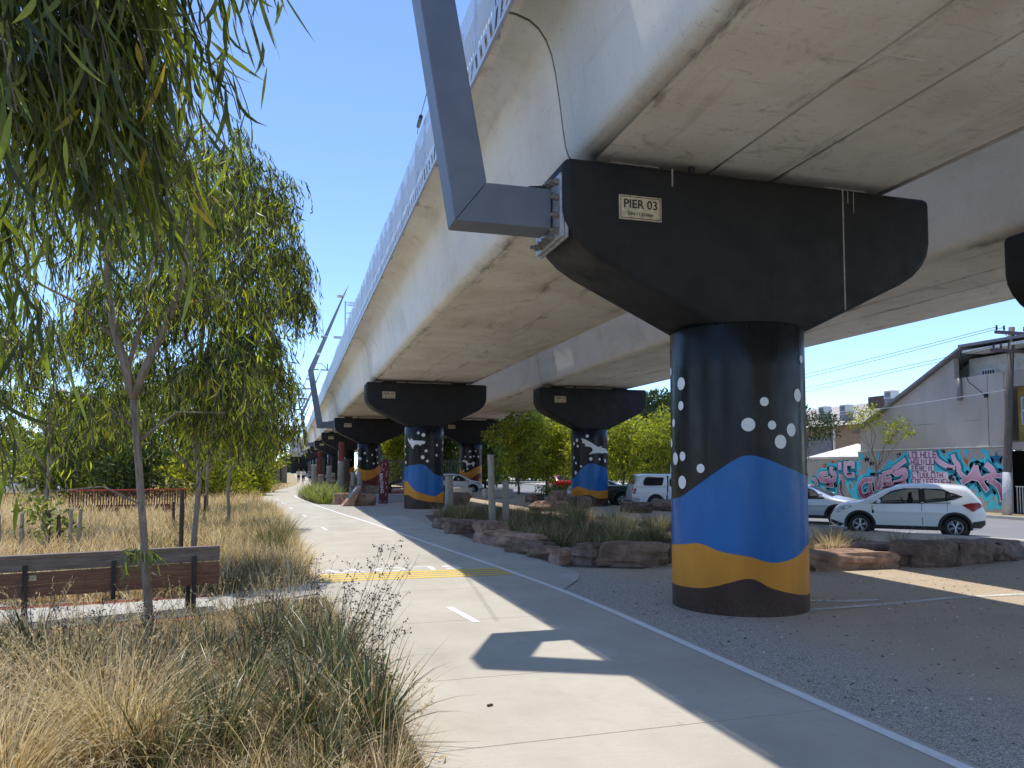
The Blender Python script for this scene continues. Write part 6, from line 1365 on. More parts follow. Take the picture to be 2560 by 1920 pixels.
mb = MB(); mb.tube([(WX-0.03, 28.3, 7.3), (WX-0.2, 28.1, 6.9), (WX-0.15, 27.8, 5.9), (WX-0.05, 27.2, 5.35), (WX-0.05, 27.05, 5.2)], 0.018, 5); mb.obj('service_cable', M['trim'], bd, True)
mb = MB(); mb.box((WX-0.05, 27.0, 5.2), (0.1, 0.14, 0.16)); mb.obj('service_box', M['trim'], bd, True)
gw = empty('graffiti_wall', (WX, 32, 0), 0, 'low wall covered in pink and turquoise graffiti along the street', 'wall')
mb = MB(); mb.prism([(26.1, -0.1), (35.2, -0.1), (35.2, 2.87), (26.1, 2.87)], WX, WX+0.28, 'X'); mb.obj('wall', M['mural_base'], gw, True)
mb = MB(); mb.prism([(35.2, -0.1), (44, -0.1), (44, 2.42), (35.2, 2.42)], WX+0.02, WX+0.22, 'X'); mb.obj('low_wall', M['mural_base'], gw, True)
G_PINK = [([(39.01,1.35),(38.74,1.24),(38.65,1.0)],0.16),([(37.74,1.66),(38.36,1.6),(38.46,1.36),(38.02,1.25),(37.49,1.37)],0.29),([(37.38,2.01),(37.4,1.66),(37.05,1.67),(37.15,1.26),(38.03,1.01),(37.25,0.97)],0.26),([(36.67,2.27),(36.68,1.9)],0.23),([(36.2,2.32),(36.22,1.56),(35.54,1.59)],0.24),([(36.2,2.18),(35.56,2.29),(35.61,1.98)],0.21),([(34.13,1.37),(34.89,1.3),(35.15,0.91),(35.05,0.53),(34.76,0.43),(34.15,0.72)],0.29),([(34.32,1.2),(34.3,0.77)],0.21),([(33.94,1.48),(33.92,0.94),(33.63,0.89),(33.54,1.59)],0.24),([(33.32,1.75),(33.3,1.06)],0.21),([(33.32,1.69),(32.82,1.8)],0.18),([(33.29,1.38),(32.83,1.49)],0.18),([(33.3,1.11),(32.8,1.23)],0.18),([(31.84,2.37),(32.4,2.06),(32.75,1.85),(32.41,1.65),(31.93,1.91),(31.8,1.71),(32.01,1.35),(32.63,1.18)],0.26),([(29.99,2.69),(29.88,2.4),(29.59,2.2),(29.18,2.01),(28.84,2.01)],0.19),([(28.93,2.58),(28.83,2.29),(28.61,2.1),(28.62,1.78),(28.24,1.5)],0.19),([(28.47,1.31),(27.96,1.55),(27.68,2.06)],0.24),([(27.68,2.06),(27.54,1.51),(27.14,0.97)],0.21),([(27.96,1.55),(27.49,1.46)],0.17),([(27.49,1.42),(27.11,1.6),(26.75,1.65),(26.3,1.64)],0.18),([(27.14,2.14),(26.89,1.96),(26.7,1.65)],0.24),([(27.07,1.47),(26.66,1.3),(26.43,1.0),(26.37,0.56)],0.24),([(33.49,0.9),(32.84,1.12),(32.15,1.19),(31.85,1.3)],0.18),([(36.64,1.56),(36.49,1.1),(36.67,0.7),(36.35,0.37)],0.18)]
G_TEAL = [[(34.88,1.35),(34.64,1.68),(34.41,2.01),(34.25,2.07),(34.11,1.85),(33.94,1.58),(34.73,1.38)],[(33.53,1.8),(33.3,2.06),(33.09,2.22),(33.01,2.4),(32.69,2.4),(32.81,2.06),(33.24,1.85)],[(29.64,2.28),(29.22,2.63),(28.98,2.77),(28.77,2.39),(28.44,2.2),(27.95,1.87),(28.34,1.68),(29.14,1.72),(29.6,1.87)],[(28.3,2.85),(28.0,2.84),(28.15,2.47),(28.22,2.66)],[(27.43,2.84),(27.04,2.83),(26.97,2.59),(27.23,2.51),(27.33,2.69)],[(31.82,1.25),(31.67,1.76),(31.44,1.66),(31.46,1.2)],[(27.22,0.12),(27.05,0.53),(26.89,0.71),(26.66,0.15)],[(27.78,0.77),(27.58,0.96),(27.49,0.69),(27.73,0.64)],[(36.23,1.28),(35.83,1.34),(35.37,0.85),(35.31,0.3),(35.7,0.28),(36.17,0.88)],[(35.11,2.76),(34.76,2.75),(34.85,2.37),(35.12,2.37)],[(35.18,2.29),(34.93,2.23),(35.02,1.9),(35.18,1.9)],[(28.03,1.13),(27.6,1.33),(27.25,0.88),(27.46,0.78)],[(26.98,1.07),(26.67,1.12),(26.48,0.82),(26.64,0.59)],[(39.38,1.23),(39.09,1.53),(39.02,1.05),(39.39,0.99)],[(37.83,1.66),(37.56,2.01),(37.48,1.84)],[(38.79,2.4),(38.65,2.4),(38.71,2.13)],[(26.54,1.97),(26.23,2.19),(26.25,1.75)],[(30.12,2.45),(29.88,2.3),(29.72,1.72),(30.03,1.67)],[(33.78,2.81),(33.6,2.81),(33.65,2.44),(33.73,2.17)]]
G_OR = [[(28.37,2.43),(28.15,2.43),(28.05,2.15),(28.27,2.17)],[(26.61,0.68),(26.47,0.55),(26.45,0.33),(26.63,0.37)],[(38.08,2.19),(37.79,2.25),(37.84,1.95),(38.07,1.98)],[(35.96,1.11),(35.77,1.12),(35.81,0.78),(35.94,0.78)],[(37.45,2.38),(36.98,2.40),(37.2,2.2)],[(33.1,2.85),(32.85,2.85),(33.0,2.75)]]
G_DOT = [(29.11,1.53,0.11),(28.94,1.44,0.07),(28.99,1.63,0.06),(32.17,2.68,0.07),(32.34,2.66,0.05),(32.3,2.54,0.04),(29.42,2.75,0.07),(29.53,2.8,0.05),(39.51,1.59,0.07),(39.56,1.44,0.05)]
M['g_pink'] = gradient_paint('spray_pink', 0.7, 2.3, (0.22, 0.045, 0.12), (0.78, 0.42, 0.56))
M['g_white'] = plain('spray_white', (0.72, 0.70, 0.72), 0.8, 0.05); M['g_teal'] = plain('spray_teal', (0.06, 0.56, 0.68), 0.8, 0.15)
M['g_dteal'] = plain('spray_deep_teal', (0.02, 0.22, 0.31), 0.8, 0.15); M['g_black'] = plain('spray_black', (0.015, 0.013, 0.018), 0.8, 0.1); M['g_orange'] = plain('spray_orange', (0.52, 0.12, 0.035), 0.8, 0.1)
M['g_maroon'] = plain('spray_maroon', (0.23, 0.05, 0.13), 0.8, 0.3, 4); M['g_lilac'] = plain('spray_lilac', (0.72, 0.58, 0.66), 0.8, 0.2, 8); M['g_blue'] = plain('spray_blue', (0.02, 0.16, 0.32), 0.8, 0.1)
def wall_poly(nm, poly, layer, mt):
    if len(poly) < 3: return
    x = WX - 0.003*layer - 0.002
    me = bpy.data.meshes.new(nm); bm = bmesh.new(); vs = [bm.verts.new((x, min(max(y, 26.12), 43.9), min(max(z, 0.02), 2.86 if y < 35.2 else 2.41))) for y, z in poly]
    bm.faces.new(vs); bmesh.ops.triangulate(bm, faces=bm.faces[:]); bmesh.ops.recalc_face_normals(bm, faces=bm.faces[:]); bm.to_mesh(me); bm.free()
    inv(link(nm, me, M[mt]), gw)
def stroke(nm, pts, w, layer, mt, grow=0.0, dx=0.0, dz=0.0, taper=0.55):
    pts = smooth_pts([(p[0]+dx, p[1]+dz) for p in pts], 1); n = len(pts); L = []; Rr = []
    for i, p in enumerate(pts):
        a = pts[max(i-1, 0)]; b = pts[min(i+1, n-1)]; tx_, tz_ = b[0]-a[0], b[1]-a[1]; q = math.hypot(tx_, tz_) or 1
        t = i/(n-1); ww = w*(0.62 + 0.38*math.sin(math.pi*t)*1.0 + (0.25 if i in (0, n-1) else 0))*0.5 + grow
        ex = 0.0
        L.append((p[0]-tz_/q*ww, p[1]+tx_/q*ww)); Rr.append((p[0]+tz_/q*ww, p[1]-tx_/q*ww))
    # extend the ends when growing so the outline wraps around
    def ext(p, c): return p
    x = WX - 0.003*layer - 0.002
    if grow:
        for arr in (L, Rr):
            for e, f_ in ((0, 1), (-1, -2)):
                d = (arr[e][0]-arr[f_][0], arr[e][1]-arr[f_][1]); q = math.hypot(*d) or 1; arr[e] = (arr[e][0]+d[0]/q*grow, arr[e][1]+d[1]/q*grow)
    cl_ = lambda y, z: (x, min(max(y, 26.12), 43.9), min(max(z, 0.02), 2.86 if y < 35.2 else 2.41))
    me = bpy.data.meshes.new(nm); me.from_pydata([cl_(*p) for p in L] + [cl_(*p) for p in Rr], [], [(i, i+1, n+i+1, n+i) for i in range(n-1)]); me.update()
    inv(link(nm, me, M[mt]), gw)
for p in G_TEAL: wall_poly('painted_splash', smooth_pts(p + [p[0]], 2)[:-1], 1, 'g_teal')
for p in G_OR: wall_poly('painted_splash', smooth_pts(p + [p[0]], 2)[:-1], 2, 'g_orange')
for i, (p, w) in enumerate(G_PINK):
    if i in (1, 2, 5, 6, 8, 13, 14, 15, 16, 17, 19, 20, 21): stroke('painted_glow', p, w, 1.5, 'g_teal', 0.30, -0.05, -0.05)
    if i != 23: stroke('painted_shadow', p, w, 3, 'g_dteal', 0.15, -0.04, -0.05)
for i, (p, w) in enumerate(G_PINK): stroke('painted_outline', p, w, 4 + (i % 3)*0.3, 'g_white', 0.035)
for i, (p, w) in enumerate(G_PINK): stroke('painted_letter', p, w, 6 + (i % 3)*0.3, 'g_pink')
for i, p in enumerate([([(34.75, 0.5), (34.5, 0.62)], 0.1), ([(33.4, 0.95), (32.6, 1.02)], 0.1), ([(36.58, 1.3), (36.62, 0.8)], 0.1), ([(29.3, 1.95), (28.95, 1.92)], 0.12), ([(36.1, 1.65), (35.7, 1.66)], 0.1)]): stroke('painted_shade', *p, 8, 'g_black')
for y, z, r in G_DOT: wall_poly('painted_dot', [(y+r*math.cos(2*math.pi*k/14), z+r*math.sin(2*math.pi*k/14)) for k in range(14)], 9, 'g_black')
def star(y, z, r, mt):
    pts = [(y + (r if k % 2 == 0 else r*0.4)*math.sin(math.pi*k/5), z + (r if k % 2 == 0 else r*0.4)*math.cos(math.pi*k/5)) for k in range(10)]
    wall_poly('painted_star', pts, 2, mt)
star(34.54, 2.45, 0.2, 'g_black'); star(34.17, 2.23, 0.2, 'g_black'); star(26.62, 2.40, 0.34, 'g_blue'); star(31.53, 2.01, 0.18, 'g_white'); star(30.23, 2.66, 0.17, 'g_dteal')
# dense block of small stacked lettering
wall_poly('painted_block', [(31.69, 2.82), (30.0, 2.8), (30.05, 1.80), (31.42, 1.80)], 5, 'g_lilac'); wall_poly('painted_block', [(31.42, 1.799), (29.25, 1.799), (29.1, 1.14), (31.5, 1.14)], 5, 'g_lilac')
rr = random.Random(11)
for (z0, ya, yb, h) in ((2.62, 31.6, 30.05, 0.3), (2.27, 31.45, 30.05, 0.26), (1.95, 31.4, 30.1, 0.25), (1.63, 31.4, 29.5, 0.25), (1.3, 31.45, 29.15, 0.26)):
    y = ya
    while y > yb:
        w = rr.uniform(0.12, 0.22)
        kind = rr.choice('EHTILUO')
        c = {'E': [((0, 0), (0, 1)), ((0, 0), (1, 0)), ((0, .5), (.8, .5)), ((0, 1), (1, 1))], 'H': [((0, 0), (0, 1)), ((1, 0), (1, 1)), ((0, .5), (1, .5))], 'T': [((.5, 0), (.5, 1)), ((0, 1), (1, 1))], 'I': [((.5, 0), (.5, 1))], 'L': [((0, 0), (0, 1)), ((0, 0), (1, 0))], 'U': [((0, 0), (0, 1)), ((1, 0), (1, 1)), ((0, 0), (1, 0))], 'O': [((0, 0), (0, 1)), ((1, 0), (1, 1)), ((0, 0), (1, 0)), ((0, 1), (1, 1))]}[kind]
        for a, b in c:
            p0 = (y - a[0]*w, z0-h/2+a[1]*h); p1 = (y - b[0]*w, z0-h/2+b[1]*h)
            if abs(p0[0]-p1[0]) < 1e-6: q = [(p0[0]-.025, p0[1]), (p0[0]+.025, p0[1]), (p1[0]+.025, p1[1]), (p1[0]-.025, p1[1])]
            else: q = [(p0[0], p0[1]-.025), (p0[0], p0[1]+.025), (p1[0], p1[1]+.025), (p1[0], p1[1]-.025)]
            wall_poly('painted_glyph', q, 7, 'g_maroon')
        y -= w + 0.08
# umbrella behind the wall
um = empty('patio_umbrella', (33.0, 39.0, 0), 0, 'open white patio umbrella behind the graffiti wall', 'umbrella')
mb = MB(); n = 8; vs = [(0, 0, 3.45)] + [(3.0*math.cos(2*math.pi*(j+.5)/n), 3.0*math.sin(2*math.pi*(j+.5)/n), 2.62) for j in range(n)] + [(3.0*math.cos(2*math.pi*(j+.5)/n), 3.0*math.sin(2*math.pi*(j+.5)/n), 2.5) for j in range(n)]
mb.add(vs, [(0, 1+j, 1+(j+1) % n) for j in range(n)] + [(1+j, 9+j, 9+(j+1) % n, 1+(j+1) % n) for j in range(n)]); mb.obj('canopy', plain('canvas', (0.72, 0.66, 0.58), 0.9), um)
mb = MB(); mb.tube([(0, 0, 0), (0, 0, 3.4)], 0.03, 8); mb.obj('pole', M['post'], um)
for j in range(n):
    mb = MB(); mb.tube([(0, 0, 2.75), (1.2*math.cos(2*math.pi*(j+.5)/n), 1.2*math.sin(2*math.pi*(j+.5)/n), 2.92)], 0.015, 5); mb.obj('rib', M['post_d'], um)
# neighbouring house
hs = empty('brick_house', (38, 47, 0), 0, 'tan brick house with tiled roof behind the patio umbrella', 'house')
H_ = lambda nm, poly, x0, x1, mt: MB().prism(poly, x0, x1, 'X').obj(nm, mt, hs, True)
tan = plain('tan_brick', (0.34, 0.22, 0.14), 0.9, 0.2, 6); shut = plain('grey_shutter', (0.20, 0.20, 0.205), 0.6)
tile = plain('pale_tile', (0.42, 0.37, 0.32), 0.85, 0.3, 5); 
H_('wall', [(40, 0), (60, 0), (60, 5.0), (40, 5.0)], 38, 46, tan)
mb = MB(); mb.box((37.96, 49.1, 3.0), (0.06, 3.2, 2.4)); mb.obj('roller_door', shut, hs, True)
for q in range(9):
    mb = MB(); mb.box((37.92, 49.1, 2.0+q*0.25), (0.03, 3.15, 0.05)); mb.obj('roller_slat', M['roofm'], hs, True)
mb = MB(); mb.box((37.94, 47.2, 3.0), (0.1, 0.16, 4.0)); mb.obj('downpipe', M['dot'], hs, True)
mb = MB(); mb.add([(37.4, 39.5, 5.0), (37.4, 60.5, 5.0), (43, 58, 7.0), (43, 43, 7.0), (48.5, 39.5, 5.0), (48.5, 60.5, 5.0)], [(0, 1, 2, 3), (4, 3, 2, 5), (0, 3, 4), (1, 5, 2)]); mb.obj('roof', tile, hs, True)
mb = MB(); mb.box((44, 44, 6.7), (6, 6.5, 1.0)); mb.obj('upper_storey', M['post_d'], hs, True)
for i, (x, y, z, lab) in enumerate([(38.6, 42.3, 6.85, 'white rooftop cooler beside the sloping grey roof'), (38.2, 48.5, 6.25, 'white rooftop cooler left above the tiled roof'), (38.2, 46.2, 6.2, 'white rooftop cooler in the middle of the tiled roof')]):
    t = empty('rooftop_cooler', (x, y, z), 0, lab, 'cooler', 'rooftop coolers')
    t.scale = (0.72, 0.72, 0.72); mb = MB(); mb.box((0, 0, 0.0), (0.9, 0.9, 0.7)); mb.add([(-.55, -.55, .36), (.55, -.55, .36), (.55, .55, .36), (-.55, .55, .36), (-.3, -.3, .52), (.3, -.3, .52), (.3, .3, .52), (-.3, .3, .52)], [(0, 1, 5, 4), (1, 2, 6, 5), (2, 3, 7, 6), (3, 0, 4, 7), (4, 5, 6, 7)]); mb.obj('casing', M['dot'], t)
    mb = MB(); mb.box((-0.452, 0, 0), (0.01, 0.7, 0.5)); mb.obj('louvre', M['roofm'], t)
    mb = MB(); mb.prism([(-0.5, -0.35), (0.5, -0.35), (0.5, -1.2), (-0.5, -1.2)], -0.35, 0.35, 'Y'); mb.obj('stand', M['roofm'], t)
# power pole with cross arms
pp = empty('power_pole', (29.0, 25.5, 0), 0, 'timber power pole with two cross arms before the corner building', 'pole')
mb = MB(); mb.tube([(0.0, 0, -0.1), (0.1, 0, 1.8), (0.35, 0, 5.0), (0.62, 0, 8.0)], [0.175, 0.165, 0.145, 0.12], 14); mb.obj('shaft', wood('pole_timber', (0.07, 0.055, 0.048), (0.17, 0.14, 0.12)), pp, smooth=True)
mb = MB(); mb.tube([(0.0, 0, 0.0), (0.1, 0, 1.8)], [0.187, 0.177], 14); mb.obj('metal_sleeve', plain('painted_sleeve', (0.46, 0.45, 0.50), 0.6, 0.2, 6), pp, smooth=True)
pm_ = plain('cross_arm', (0.13, 0.085, 0.085), 0.8)
mb = MB(); mb.box((0.62, -0.17, 7.72), (2.2, 0.1, 0.13)); mb.obj('cross_arm', pm_, pp)
mb = MB(); mb.box((0.45, -0.17, 6.95), (2.4, 0.1, 0.13)); mb.obj('cross_arm', pm_, pp)
for x, z in ((-0.4, 7.85), (0.0, 7.85), (1.1, 7.85), (1.6, 7.85), (-0.6, 7.05), (-0.2, 7.05), (1.2, 7.05)):
    mb = MB(); mb.tube([(x, -0.17, z-0.05), (x, -0.17, z+0.05), (x, -0.17, z+0.1), (x, -0.17, z+0.16)], [0.02, 0.05, 0.03, 0.045], 8); mb.obj('insulator', M['dark_metal'], pp)
for s in (-1, 1):
    mb = MB(); mb.tube([(0.58, -0.2, 7.2), (0.58+s*0.6, -0.2, 7.68)], 0.018, 5); mb.obj('brace', M['galv'], pp)
def wire(name, a, b, sag, r, mt, label, group='overhead street wires'):
    a = Vector(a); b = Vector(b); mb = MB(); n = 14
    mb.tube([a.lerp(b, i/n) - Vector((0, 0, sag*4*(i/n)*(1-i/n))) for i in range(n+1)], r, 4, cap=False); return tag(mb.obj(name, M[mt]), label, 'wire', group)
wire('power_wire', (28.65, 25.4, 7.95), (28.6, 70, 6.7), 0.25, 0.012, 'dark_metal', 'topmost thin street wire left of the power pole')
wire('power_wire', (29.05, 25.4, 7.95), (28.9, 70, 6.5), 0.3, 0.012, 'dark_metal', 'second thin street wire from the top')
wire('power_wire', (28.4, 25.4, 7.1), (28.3, 70, 6.0), 0.3, 0.012, 'dark_metal', 'third thin street wire from the top')
wire('power_wire', (28.85, 25.4, 7.1), (28.8, 70, 5.7), 0.35, 0.012, 'dark_metal', 'lowest of the thin dark street wires')
wire('service_wire', (29.35, 25.4, 5.33), (28.3, 72, 5.2), 0.55, 0.022, 'dot', 'thick pale service cable strung across the grey wall')
wire('power_wire', (20, 62, 7.4), (46, 66, 7.3), 0.2, 0.018, 'dark_metal', 'dark wire in the gap right of the street-side bat pier')
wire('service_wire', (20, 60, 6.1), (46, 62, 5.9), 0.1, 0.02, 'dot', 'pale cable above the grey brick building')
# kerbside small trees
bushy('kerb_tree', (29.0, 33.0, 0), [((28.9, 34.0, 4.9), (0.55, 0.7, 0.45)), ((28.9, 33.4, 4.5), (0.6, 0.65, 0.5)), ((28.9, 34.4, 4.3), (0.4, 0.45, 0.4)), ((28.9, 32.9, 4.9), (0.35, 0.3, 0.4)), ((28.9, 31.8, 4.0), (0.4, 0.45, 0.35)), ((28.9, 31.2, 4.2), (0.4, 0.4, 0.3)), ((28.9, 30.7, 3.8), (0.4, 0.35, 0.4)), ((28.9, 31.9, 3.5), (0.3, 0.3, 0.35))], 'small kerbside tree with two leafy arms before the graffiti', 'bush_y', (0.17, 0.055), 520, 'tree', None, 0.05, 'bark', up=-0.6)
bushy('kerb_tree', (29.0, 39.6, 0), [((28.9, 38.6, 5.0), (0.6, 0.8, 0.5)), ((28.9, 37.5, 4.6), (0.6, 0.8, 0.6)), ((28.9, 36.5, 4.7), (0.5, 0.7, 0.5)), ((28.9, 35.9, 4.3), (0.4, 0.5, 0.6)), ((28.9, 38.0, 4.0), (0.5, 0.7, 0.5)), ((28.9, 38.7, 3.4), (0.3, 0.3, 0.5)), ((28.9, 37.0, 3.9), (0.4, 0.5, 0.35))], 'dark leafy kerbside tree leaning out from behind the near pier', 'bush_d', (0.2, 0.07), 620, 'tree', None, 0.07, 'bark', up=-0.3)
# grey painted brick workshop
ws_ = empty('brick_workshop', (36, 66, 0), 0, 'blue-grey painted brick workshop with a yellow sign', 'building')
bb = None
def brickm(name):
    m, n, l, b = nt(name); t = n.new('ShaderNodeTexBrick'); t.inputs['Scale'].default_value = 1.0; t.inputs['Brick Width'].default_value = 0.46; t.inputs['Row Height'].default_value = 0.17; t.inputs['Mortar Size'].default_value = 0.012
    t.inputs['Color1'].default_value = (0.34, 0.40, 0.42, 1); t.inputs['Color2'].default_value = (0.44, 0.49, 0.50, 1); t.inputs['Mortar'].default_value = (0.22, 0.25, 0.26, 1)
    co = n.new('ShaderNodeTexCoord'); mp = n.new('ShaderNodeMapping'); mp.inputs['Rotation'].default_value = (R(90), 0, 0); l.new(co.outputs['Object'], mp.inputs[0]); l.new(mp.outputs[0], t.inputs[0]); l.new(t.outputs[0], b.inputs['Base Color']); b.inputs['Roughness'].default_value = 0.8; return m
M['bbrick'] = brickm('painted_brick')
S_ = lambda nm, c, d, mt: MB().box(c, d).obj(nm, M[mt] if isinstance(mt, str) else mt, ws_, True)
S_('wall', (45.0, 63, 2.6), (15, 9, 5.4), 'bbrick'); S_('parapet', (45.0, 58.42, 5.38), (15.3, 0.3, 0.25), 'kerb')
S_('opening_shade', (41.5, 58.46, 1.7), (3.0, 0.1, 3.4), 'trim'); S_('lintel', (41.5, 58.4, 3.55), (3.5, 0.2, 0.3), 'kerb'); S_('roller_door', (41.3, 58.38, 2.9), (2.6, 0.05, 1.0), 'roofm')  # dark interior shade painted as a flat black slab on the brick
S_('sign_board', (41.8, 58.3, 1.95), (2.6, 0.06, 1.1), plain('sign_yellow', (0.66, 0.50, 0.08), 0.6)); S_('pilaster', (39.2, 58.35, 2.4), (0.7, 0.35, 4.8), 'bbrick'); S_('annexe', (36.2, 61.5, 2.2), (2.8, 4, 4.6), 'cream')
# mesh fence panels behind the entry sign
ff = empty('palisade_fence', (7.0, 74, 0), 0, 'tall pale palisade fence under the viaduct beyond the entry sign', 'fence')
mb = MB(); mb.box((0, 0, 1.5), (0.05, 0.05, 2.6)); pl_ = mb.mesh('paling'); pl_.materials.append(M['steel'])
for q in range(40): put('paling', pl_, (q*0.28, 0.2*math.sin(q), 0), ff)
mb = MB(); mb.box((5.5, 0, 2.6), (11.2, 0.05, 0.08)); mb.box((5.5, 0, 0.5), (11.2, 0.05, 0.08)); mb.obj('rail', M['steel'], ff)

# ------------------------------------------------------------------ station end, hut, people
sn = empty('station', (3, 262, 0), 0, 'distant elevated station with white end box and dark underside', 'station')
mb = MB(); mb.box((-1.6, 0, 9.3), (3.6, 6, 4.6)); mb.obj('end_box', plain('white_panel', (0.62, 0.65, 0.68), 0.5), sn)
mb = MB(); mb.box((-1.6, 0, 6.3), (3.8, 6, 1.4)); mb.obj('soffit', M['kerb'], sn)
mb = MB(); mb.box((5.5, 14, 4.4), (17, 6, 4.4)); mb.obj('shade_block', M['cap'], sn)  # black block stands in for the shade below the station
mb = MB(); mb.box((5.5, 17, 1.1), (17, 1, 2.2)); mb.obj('base_wall', M['dark_metal'], sn)
mb = MB(); mb.box((-1.5, 0, 13.2), (0.25, 0.25, 5.0)); mb.box((-0.3, 0, 14.8), (2.6, 0.2, 0.2)); mb.box((-0.3, 0, 13.8), (2.2, 0.2, 0.2)); mb.obj('signal_frame', M['dark_metal'], sn)
mb = MB(); mb.box((-5.0, 0, 6.5), (0.3, 0.3, 13)); mb.box((-5.0, 0, 12.0), (2.4, 0.3, 0.3)); mb.obj('mast', M['dark_metal'], sn)
ht = empty('path_hut', (-1.55, 103, 0), 0, 'small pale hut beside the far end of the path', 'hut')
mb = MB(); mb.box((0, 0, 1.3), (2.2, 2.2, 2.6)); mb.obj('walls', plain('hut_wall', (0.26, 0.25, 0.235), 0.8), ht); mb = MB(); mb.box((0, 0, 2.75), (2.8, 2.8, 0.25)); mb.obj('roof', M['roofm'], ht)
mb = MB(); mb.box((0.35, -1.13, 1.1), (0.16, 0.05, 2.2)); mb.obj('door_frame', M['dark_metal'], ht)
SK = plain('skin', (0.42, 0.26, 0.18), 0.6, 0.05, bstr=0)
def person(loc, heading, label, shirt, pants, pose='walk', hair=(0.03, 0.02, 0.015), s=1.0):
    root = empty('person', loc, heading, label, 'person', 'people on the far path')
    if pose == 'ride':
        J = dict(pel=(0, 0, 0.98), che=(0.0, 0.28, 1.38), nec=(0, 0.36, 1.50), hed=(0, 0.44, 1.66), sl=(-.19, .32, 1.42), el=(-.24, .46, 1.18), hl=(-.22, .64, 1.04), sr=(.19, .32, 1.42), er=(.24, .46, 1.18), hr=(.22, .64, 1.04), kl=(-.12, .36, .72), fl=(-.12, .16, .34), tl=(-.12, .3, .3), kr=(.12, .30, .55), fr=(.12, .05, .16), tr=(.12, .2, .12))
    elif pose == 'sit':
        J = dict(pel=(0, 0, 0.52), che=(0, -0.02, 0.95), nec=(0, 0.02, 1.12), hed=(0, 0.06, 1.28), sl=(-.19, 0, 1.02), el=(-.25, .1, .74), hl=(-.16, .32, .64), sr=(.19, 0, 1.02), er=(.25, .1, .74), hr=(.16, .32, .64), kl=(-.13, .46, .52), fl=(-.13, .5, .1), tl=(-.13, .64, .05), kr=(.13, .46, .52), fr=(.13, .5, .1), tr=(.13, .64, .05))
    else:
        J = dict(pel=(0, 0, 0.94), che=(0, 0.03, 1.30), nec=(0, 0.03, 1.48), hed=(0, 0.06, 1.64), sl=(-.19, .02, 1.42), el=(-.25, -.06, 1.14), hl=(-.24, .08, .90), sr=(.19, .02, 1.42), er=(.25, .04, 1.14), hr=(.24, .2, .92), kl=(-.1, .12, .5), fl=(-.1, .08, .08), tl=(-.1, .22, .04), kr=(.1, -.04, .5), fr=(.1, -.28, .12), tr=(.1, -.18, .04))
    rad = dict(pel=.15, che=.155, nec=.06, hed=.10, sl=.07, el=.048, hl=.036, sr=.07, er=.048, hr=.036, kl=.075, fl=.05, tl=.042, kr=.075, fr=.05, tr=.042)
    E_ = [('pel', 'che'), ('che', 'nec'), ('nec', 'hed'), ('che', 'sl'), ('sl', 'el'), ('el', 'hl'), ('che', 'sr'), ('sr', 'er'), ('er', 'hr'), ('pel', 'kl'), ('kl', 'fl'), ('fl', 'tl'), ('pel', 'kr'), ('kr', 'fr'), ('fr', 'tr')]
    def skin(nm, keys, edges, mt, grow=0.0):
        idx = {k: i for i, k in enumerate(keys)}; me = bpy.data.meshes.new(nm)
        me.from_pydata([tuple(c*s for c in J[k]) for k in keys], [(idx[a], idx[b]) for a, b in edges], []); me.update()
        o = link(nm, me, mt, root); m1 = o.modifiers.new('s', 'SKIN'); o.modifiers.new('u', 'SUBSURF').levels = 1
        for i, k in enumerate(keys): me.skin_vertices[0].data[i].radius = ((rad[k]+grow)*s, (rad[k]+grow)*s); me.skin_vertices[0].data[i].use_root = (i == 0)
        o.modifiers['u'].render_levels = 2; return o
    skin('body', list(J), E_, SK)
    skin('shirt', ['pel', 'che', 'sl', 'el', 'sr', 'er'], [('pel', 'che'), ('che', 'sl'), ('sl', 'el'), ('che', 'sr'), ('sr', 'er')], shirt, 0.022)
    skin('trousers', ['pel', 'kl', 'kr'], [('pel', 'kl'), ('pel', 'kr')], pants, 0.03)
    mb = MB(); h = Vector(J['hed'])*s
    n = 10; vs = [(h.x+0.115*s*math.cos(2*math.pi*j/n)*math.cos(e), h.y-0.012+0.125*s*math.sin(2*math.pi*j/n)*math.cos(e), h.z+0.02+0.13*s*math.sin(e)) for e in (-0.1, 0.4, 0.9, 1.3) for j in range(n)]
    mb.add(vs, [(k*n+j, k*n+(j+1) % n, (k+1)*n+(j+1) % n, (k+1)*n+j) for k in range(3) for j in range(n)] + [tuple(30+j for j in range(n))]); mb.obj('hair', plain('hair', hair, 0.6, bstr=0), root, smooth=True)
    return root
C_w = plain('cloth_white', (0.7, 0.68, 0.68), 0.9, bstr=0); C_k = plain('cloth_dark', (0.02, 0.02, 0.024), 0.9, bstr=0); C_r = plain('cloth_grey', (0.2, 0.2, 0.22), 0.9, bstr=0); C_g = plain('cloth_olive', (0.1, 0.11, 0.06), 0.9, bstr=0)
